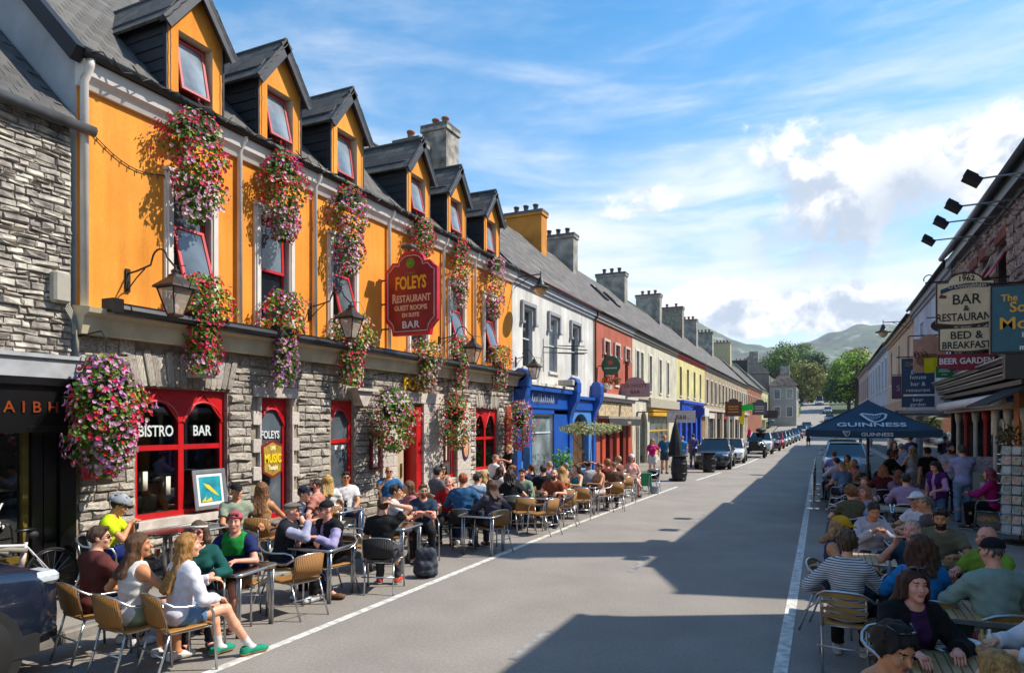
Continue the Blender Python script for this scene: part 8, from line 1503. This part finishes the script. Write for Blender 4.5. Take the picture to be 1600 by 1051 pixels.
for a in ((681, 741, -20, 'dark haired person in grey tee beside the pub door', 14.6, dict(z=.12, top=('tee', '6a6a70'), hair=('short', '241a16'), arms=('table', 'chin'))), (757, 733, 100, 'fair haired woman in cream blouse', 15.2, dict(top=('long', 'c9bba6'), hair=('long', 'a8834c', .14), fem=True, arms=('table', 'table'))),
          (816, 741, 195, 'man in checked green shirt', 15.9, dict(top=('long', M('3f5a44', .8, var=.8, scale=50, col2='8a9a86')), hair=('short', '3a2a1e'), arms=('table', 'lap'), sk='pink')), (832, 722, 60, 'woman in navy top with a ponytail', 17.6, dict(top=('tee', '22304e'), hair=('pony', '5a3a22', .14), fem=True, arms=('table', 'chin'))),
          (866, 736, 190, 'man in rust tee facing the road', 15.9, dict(top=('tee', '8a4a30'), hair=('crop', '4a3a2e'), beard='4a382a', arms=('table', 'table'))), (903, 727, 150, 'woman in turquoise top', 17.9, dict(top=('tank', '2f8a8c'), hair=('bob', '3a241a', .05), fem=True, arms=('chin', 'table'))),
          (960, 726, 25, 'man in brown tee with cropped hair', 18.6, dict(top=('tee', '5c4434'), hair=('crop', '6a5a4c'), arms=('table', 'table'))), (470, 766, -75, 'person in dark blue cap behind the flat cap', 11.4, dict(top=('tee', '2a3a54'), hair=('short', '3a2c22'), hat=('cap', '1c2638'), arms=('table', 'table'))), (643, 762, 140, 'woman in rose tee behind the backpack table', 12.6, dict(top=('tee', 'a86a72'), hair=('long', '6a4426', .12), fem=True, arms=('table', 'table')))):
    S(*a[:4], 'tan', d=a[4], **a[5])
T(1019, 205, 'woman in bright pink top and pale skirt', 29.5, .0, 1.0, arms=('down', 'hip'), top=('tee', 'c01f6c'), bot=('skirt', 'cfc8c2', .7), hair=('bob', 'a57a48', .05), fem=True, glasses=('on', '1a1414'))
T(1038, 205, 'man in teal shirt and dark shorts', 32.0, .0, 1.07, arms=('down', 'down'), top=('tee', '1d587a'), bot=('shorts', '343a48'), hair=('crop', '9a7a62'), sk='tan')
T(1066, 10, 'person in sky blue shirt behind the folded umbrella', 35.0, .0, 1.0, arms=('down', 'down'), top=('tee', '2f88b8'), bot=('shorts', '8a8f9a'), hair=('short', 'a58a6a'))
T(1083, 12, 'person in slate blue shirt beside the sky blue one', 36.5, .0, 1.06, arms=('down', 'down'), top=('tee', '55587f'), bot=('trousers', '5a5f78'), hair=('short', '2f2420'))
T(1263, 175, 'person in dark red shirt crossing the far road', 66, 0, 1.0, 'walk', arms=('arm', 'down'), top=('tee', '6a2c2c'), bot=('shorts', '2f2f38'), hair=('short', '3a2c24'))
t = E('dress_display', 'bright pink dress shown outside a shop on the stone terrace', 'dress', (-8.6, fy(1171, -8.6), .12)); m = MB(); m.lathe([(.36, .35), (.30, .8), (.20, 1.1), (.24, 1.4), (.10, 1.5)], 10); m.build('dress', cloth('b0124e'), t, True); m = MB(); m.tube([(0, 0, 0), (0, 0, 1.7)], .03, 6); m.build('stand', IRON, t)
# shaded side, nearest first
S(1568, 1018, 15, 'fair haired person at the bottom edge', 'slat', d=3.2, s=.98, arms=('table', 'table'), top=('tee', '6a5a50'), hair=('short', 'a67c46'), lod=0)
S(1374, 966, -138, 'woman with short black hair and bare shoulders', 'slat', s=1., arms=('table', 'lap'), top=('strap', 'c9b9a6'), bot=('trousers', '2a2a30'), hair=('curly', '130e0c'), glasses=('up', '2a2020'), fem=True, sk='tan', pitch=20, lod=0)
S(1416, 880, -158, 'woman in black cardigan over a purple top', 'slat', arms=('reach', 'table'), top=('tee', '3c1c44'), over=('cardigan', '101012'), bot=('trousers', '17171a'), hair=('bob', '3c2016', .05), glasses=('up', '17120f'), fem=True, sk='pink', lean=10, yaw=-2, lod=0, fat=1.08)
S(1668, 925, 105, 'person in white shirt reaching in at the right edge', 'slat', d=4.75, arms=('table', 'table'), top=('long', 'd6d6dc'), bot=('trousers', '2a2a34'), hair=('short', '3a2c22'), lod=0)
S(1441, 838, 8, 'woman with bushy brown hair and blue top', 'slat', arms=('table', 'table'), top=('long', '1c74b4'), bot=('trousers', '20242c'), hair=('bushy', '4a2a18', .10), fem=True, lod=0)
S(1323, 830, -8, 'curly haired person in striped top', 'slat', arms=('table', 'arm'), top=('long', stripes('c9c6c8', '3a3c4c', 44., duty=.62)), bot=('trousers', '111114'), hair=('curly', '54402f'), lod=0, fem=True, shoes='b0aaa0')
S(1557, 842, 18, 'man in sage shirt and black cap', 'slat', s=1.04, arms=('table', 'table'), top=('roll', '84978e'), bot=('trousers', '2a3434'), hair=('crop', '55504c'), hat=('cap', '11131a'), sk='pink', lod=0, fat=1.1)
S(1303, 805, -105, 'woman in yellow cap and navy tank top', 'slat', arms=('table', 'lap'), top=('tank', '2a3d66'), bot=('crop', '1c2434'), hair=('bob', 'a27c54', .06), hat=('cap', 'c2921c'), glasses=('on', '1c1410'), fem=True, sk='tan', pitch=10, lod=0, shoes='b5b0a8')
S(1549, 821, 128, 'bald man in lime tee with glasses on his head', 'slat', arms=('drink', 'table'), top=('tee', '76962c'), bot=('shorts', '4a4a4a'), hair=('bald', '8a6a50'), glasses=('up', '4a3a3a'), sk='pink', lod=0, fat=1.1)
S(1429, 810, 152, 'grey haired man in dark blue tee with hand at his mouth', 'slat', arms=('mouth', 'table'), top=('tee', '2b4052'), bot=('trousers', '2a2c34'), hair=('crop', '9a9692'), sk='pink', lod=0)
S(1471, 790, 168, 'bearded man in olive tee looking down', 'slat', s=1.03, arms=('table', 'table'), top=('tee', '6c6650'), bot=('shorts', '3a3a3a'), hair=('short', '231913'), beard='2c1e16', sk='tan', pitch=18, lod=0)
S(1361, 780, 192, 'girl in pale hoodie looking at her phone', 'slat', arms=('phone', 'phone'), top=('long', 'b9b0b4', 'hood'), bot=('trousers', '3a3c4a'), hair=('pony', '291912', .12), fem=True, sk='tan', pitch=26, lod=0)
S(1438, 768, 120, 'person in white cap and white top', 'dark', arms=('table', 'table'), top=('tee', 'cfcfd6'), bot=('trousers', '3a3f4a'), hair=('crop', '7a6a5a'), hat=('cap', 'd4d4d8'), glasses=('on', '222222'), sk='tan')
S(1454, 775, 70, 'brown haired man in grey brown tee', 'dark', arms=('table', 'table'), top=('tee', '5a4c4a'), bot=('trousers', '2a2c34'), hair=('crop', '5f544c'), sk='tan')
S(1331, 758, 18, 'frizzy haired person in olive top', 'dark', arms=('table', 'table'), top=('tee', '5c5640'), bot=('trousers', '2c2c2c'), hair=('curly', '84552f'), fem=True)
S(1352, 757, 150, 'woman in pale blue top with auburn hair', 'dark', arms=('chin', 'table'), top=('tee', '8ba2cc'), bot=('trousers', '3a3f52'), hair=('bob', '9c6242', .05), fem=True, sk='pink')
S(1416, 742, 0, 'man in lilac shirt with his back turned', 'dark', d=13.6, s=1.04, arms=('table', 'table'), top=('long', 'a48cb0', 'collar'), bot=('trousers', '3a3a4a'), hair=('short', '2c2220'))
S(1352, 741, 160, 'small person with light brown hair', 'dark', d=15.2, s=.9, arms=('table', 'table'), top=('tee', '7a6a6a'), bot=('trousers', '3a3a4a'), hair=('short', '96683a'))
S(1380, 727, 4, 'woman in burgundy top with ginger hair', 'dark', d=16.6, s=1.03, arms=('table', 'table'), top=('long', '581a20'), bot=('trousers', '2c2c34'), hair=('bob', '9c5e36', .04), fem=True)
S(1403, 733, -20, 'woman in dark chequered blouse', 'dark', d=15.4, arms=('table', 'chin'), top=('long', M('3a2c48', .8, var=.9, scale=60, col2='8a7a90')), bot=('trousers', '2c2c34'), hair=('bob', '7c4028', .05), fem=True, yaw=30)
S(1551, 727, 62, 'person in magenta top beside the postcard rack', 'dark', z=.12, d=14.2, arms=('table', 'table'), top=('long', 'ae1a68'), bot=('trousers', '17171a'), hair=('bob', '8c3c4c', .03), fem=True)
S(1536, 723, 170, 'man half hidden behind the food board', 'dark', z=.12, d=16.2, arms=('lap', 'lap'), top=('tee', '2a2628'), bot=('trousers', '22222a'), hair=('short', '3a2822'))
S(1304, 703, 20, 'man in striped lilac shirt by the pale blue car', 'dark', d=24, s=1.06, arms=('table', 'table'), top=('tee', stripes('a89cc8', '6a5c94', 22.)), bot=('trousers', '2c3040'), hair=('short', '6a3a26'))
S(1309, 714, 35, 'dark haired man in white shirt', 'dark', d=20.4, s=1.03, arms=('table', 'table'), top=('long', 'cfccd4'), bot=('trousers', '2c3040'), hair=('short', '261c18'))
S(1319, 723, 30, 'grey haired man in pale blue shirt', 'dark', d=18.3, s=1.02, arms=('table', 'arm'), top=('tee', '6e8db2', 'collar'), bot=('trousers', '2c3040'), hair=('crop', '8c837c'), sk='pink', lean=8)
S(1336, 719, 140, 'white haired woman in peach top', 'dark', d=19.5, s=1.02, arms=('table', 'chin'), top=('tank', 'c99a86'), bot=('trousers', '5a5a62'), hair=('curly', 'c9c0b2'), fem=True, sk='pink')
S(1325, 708, 150, 'woman in mustard top under the parasol', 'dark', d=22.5, s=1.02, arms=('table', 'table'), top=('tee', 'a8842c'), bot=('trousers', '3a3a3a'), hair=('long', '2a1a14', .12), fem=True, sk='tan')
T(1465, 140, 'girl in mauve blouse and purple waistcoat', 14.2, .0, .93, arms=('down', 'lap'), top=('roll', 'b88cb2'), over=('gilet', '4a1a5c'), bot=('trousers', '4a6a8a'), hair=('bob', '2a1813', .03), fem=True, sk='pink', pitch=24, lod=0)
T(1505, 14, 'man in lavender shirt and pale jeans', 15.6, .05, 1.06, arms=('cross', 'cross'), top=('long', 'a7a4c9', 'collar'), bot=('trousers', '7893ad'), hair=('short', '463e3a'), shoes='22252c', fat=1.05, lod=0)
T(1483, 200, 'bearded man in white polo with folded arms', 17.0, .08, 1.05, arms=('cross', 'cross'), top=('tee', 'c3c3d4', 'collar'), bot=('trousers', '2c3040'), hair=('short', '2c1c16'), beard='3a261c', sk='pink')
T(1427, 20, 'blonde woman in white dress', 19.5, .05, .98, arms=('lap', 'lap'), top=('tank', 'c9c5ca'), bot=('skirt', M('c4c0c6', .8, var=.3, scale=20), 1.1), hair=('long', 'b59866', .18), fem=True)
T(1409, 12, 'person in blue white sleeveless top', 20.6, .05, 1.0, arms=('lap', 'lap'), top=('tank', 'b2b8d0'), bot=('trousers', '2a3348'), hair=('short', '8a8078'))
T(1451, 24, 'young man in black tee and shorts', 17.8, .05, .99, arms=('lap', 'down'), top=('tee', '15151a'), bot=('shorts', '4a4a40'), hair=('short', '221a18'))
T(1376, -70, 'bearded waiter in black bending over a table', 18.6, .0, 1.02, lean=38, arms=('reach', 'lap'), top=('long', '101014'), bot=('trousers', '121216'), hair=('short', '8a4a2a'), beard='8a4a2a', sk='pink')
T(1424, 30, 'person in violet shirt far under the parasol', 27, .1, 1.04, arms=('lap', 'lap'), top=('tee', '6a68b0'), bot=('trousers', '2a2a38'), hair=('short', '3a2a22'))
T(1396, 200, 'woman in dark dress standing beyond the waiter', 23, .1, .98, arms=('lap', 'down'), top=('tee', '3a2a30'), bot=('skirt', '2c2228', .9), hair=('bob', '5a3a28', .05), fem=True)
# ------------------------------------------------------------------ tables, empty chairs and what stands on them
TL = [('steel', -6.25, 5.78, 8, 'steel table in front of the long haired blonde girl'), ('steel', -6.28, 7.36, 6, 'steel table between the flat cap and the black cap'), ('steel', -6.42, 9.28, 5, 'steel table beside the backpack'), ('steel', -5.72, 11.1, 5, 'steel table beside the denim shirted man'), ('steel', -5.95, 14.3, 4, 'steel table near the man in black tee'),
      ('steel', -5.75, 17.2, 4, 'steel table near the arm stretcher'), ('steel', -5.6, 20.6, 3, 'steel table at the far end near the ginger hair'), ('steel', -7.2, 16.2, 0, 'steel table by the woman in printed dress'), ('steel', -7.55, 11.6, 0, 'steel table by the stone pier near the pub door'), ('steel', -8.0, 9.75, 0, 'steel table in front of the leaning man in white tee'), ('steel', -8.55, 7.25, 0, 'steel table under the bistro window with glasses'), ('steel', -7.9, 12.7, 0, 'steel table in front of the blue polo'), ('steel', -7.75, 18.6, 0, 'steel table by the shaven headed man')]
for k, x, y, rz, lab in TL: table(k, x, y, rz, lab, .12 if x < -7.5 else 0)
table('round', -8.62, 6.72, 0, 'round steel table in front of the cyclist', .12, .66)
for x, y, lab, w in ((1.05, 5.40, 'nearest slatted table with a white bowl', 1.0), (.62, 9.35, 'slatted table between the striped top and the hoodie', .8), (1.52, 9.65, 'slatted table in front of the olive tee', .9), (1.2, 12.5, 'slatted table with glasses behind the hoodie', .8), (1.15, 15.2, 'slatted table near the dark chequered blouse', .8), (1.35, 7.15, 'slatted table behind the black cardigan', .7), (.75, 21.6, 'slatted table under the parasol', .8)): table('wood', x, y, 0, lab, 0, w, .75)
for kd, x, y, hd, lab, z in (('tan', -6.0, 6.55, 78, 'empty tan chair turned to the nearest steel table', 0), ('tan', -5.46, 13.5, 75, 'empty tan chair nearest the road line, first of a pair', 0), ('tan', -5.5, 14.9, 100, 'empty tan chair nearest the road line, second of a pair', 0), ('tan', -5.95, 13.55, 30, 'empty tan chair beside the pair at the road line', 0), ('tan', -5.5, 20.0, 60, 'empty tan chair by the far steel table', 0), ('black', -8.35, 7.75 - .9, 150, 'empty black chair by the round table', .12), ('tan', -6.9, 8.75, -60, 'empty tan chair behind the black cap', 0), ('black', -5.35, 22.6, 150, 'empty black chair with a bag near the casks', 0), ('black', -5.5, 23.8, 30, 'empty black chair beyond the bagged one', 0), ('tan', -5.55, 16.2, 20, 'empty tan chair with its back to the road camera side', 0),
                             ('dark', .45, 16.0, 20, 'empty black slat chair beside the steel post screens', 0), ('dark', .35, 14.9, 0, 'empty black slat chair nearest the white line', 0), ('dark', .5, 17.4, 30, 'empty black slat chair under the parasol edge', 0)): chair(kd, x, y, hd, lab, z)
GL = [(518, 832, .72, 'pint of golden beer on the table by the black cap', .17, .042, 'c9861a', 'e8dcc0'), (472, 836, .72, 'pint of dark ale by the flat cap', .16, .042, '3a1408', 'd8c4a0'), (486, 838, .72, 'half drunk dark glass by the flat cap', .14, .04, '4a1c0c', None), (246, 872, .72, 'amber drink by the blonde girl', .15, .036, 'c8641a', None), (602, 812, .72, 'clear glass with beer by the arm raiser', .16, .042, 'a8561c', None),
      (1358, 832, .735, 'pint of stout in front of the hoodie', .16, .042, '0c0706', 'c9b89a'), (1492, 858, .735, 'pint of stout in front of the olive tee', .16, .042, '0c0706', 'cbbca0'), (1478, 862, .735, 'clear water glass beside the olive tee stout', .13, .036, None, None), (1390, 846, .735, 'clear glass beside the hoodie stout', .12, .036, None, None), (1394, 800, .735, 'stemless clear glass on the table behind the hoodie', .15, .045, None, None), (1464, 998, .735, 'nearly empty beer glass in front of the black cardigan', .15, .042, 'b8862a', 'e0d4b8'), (1527, 880, .78, 'dark drink held by the lime tee', .14, .04, '14090a', None),
      (205, 828, .85, 'first tall water glass on the round table', .13, .032, None, None), (214, 825, .85, 'second tall water glass on the round table', .13, .032, None, None), (342, 793, .85, 'first empty glass under the bistro window', .12, .034, None, None), (352, 792, .85, 'second empty glass under the bistro window', .12, .034, None, None), (540, 792, .85, 'green drink by the leaning man in white tee', .16, .036, '3f7a1c', None), (828, 775, .72, 'pint glass on the table near the man in black tee', .16, .042, 'b8781c', 'e0d4b8')]
for u, v, z, lab, h, r, f_, hd in GL: x, y = gp(u, v, z); glass(x, y, z, lab, h, r, f_, hd)
x, y = gp(1512, 1012, .74); t = E('bowl', 'white bowl on the nearest slatted table', 'bowl', (x, y, .74)); m = MB(); m.lathe([(.04, 0), (.06, .005), (.085, .05), (.082, .055), (.07, .05), (.05, .015), (.0, .012)], 20); m.build('dish', M('d8d6d4', .3, 0), t, True); m = MB(); m.tube([(.02, 0, .03), (-.13, .12, .12)], .006, 5); m.build('spoon', CHR, t)
for (u, v, c, h, lab) in ((1534, 1010, 'b5905a', .13, 'pale sauce bottle beside the white bowl'), (1546, 1012, 'd8d8d6', .14, 'white salt shaker beside the white bowl'), (1526, 1004, '8a1c2c', .10, 'red condiment jar beside the white bowl'), (1390, 905, '5a7a9a', .20, 'blue glass bottle behind the black cardigan')): x, y = gp(u, v, .74); t = E('bottle', lab, 'bottle', (x, y, .74), 0, 'condiments on the tables'); m = MB(); m.lathe([(.024, 0), (.026, .01), (.024, h * .65), (.010, h * .8), (.010, h)], 12); m.build('vessel', M(c, .25, var=.1), t, True)
x, y = gp(1470, 1010, .737); o = MB().bb(-.05, .05, -.03, .03, 0, .004).build('napkin', M('cfd4e0', .7), None, loc=(x, y, .738), rz=.5); tag(o, 'small folded napkin by the black cardigan hand', 'napkin')
x, y = gp(425, 887, .72); o = MB().bev(-.04, .04, -.075, .075, 0, .009, .003).build('phone', M('101114', .15), None, loc=(x, y, .72), rz=.9); tag(o, 'black phone on the nearest steel table', 'phone')
o = MB().bev(-.15, .15, -.12, .12, 0, .30, .05).build('bag', M('9aa0a8', .8, var=.2), None, loc=(-5.2, 22.95, 0), rz=.5); tag(o, 'grey bag leaning on the black chair near the casks', 'bag')
m = MB(); m.bev(-.25, .25, -.02, .02, .3, .75, .02); o = m.build('towel', M('2f8a5a', .8), None, loc=(-5.4, 22.3, 0), rz=.3); tag(o, 'green cloth over the black chair back', 'cloth')
for (x, y, rz, lab) in ((-8.3, 19.1, 0, 'pale blue panel standing by the end of the pub'),): t = E('notice_board', lab, 'board', (x, y, .12), R(rz)); m = MB(); m.bev(-.12, .12, -.03, .03, 0, 1.55, .01); m.build('panel', M('3a7ab5', .5), t)
t = E('bench_table', 'blue painted bench table outside the blue shop', 'table', (-7.9, 21.9, .12)); m = MB(); m.bev(-.5, .5, -.35, .35, .68, .73, .01); m.build('table_top', M('4a9ad0', .5, var=.1), t)
for sx in (-1, 1): m = MB(); m.bb(sx * .4 - .03, sx * .4 + .03, -.3, .3, 0, .68); m.build('leg', M('2a6ab0', .5), t)
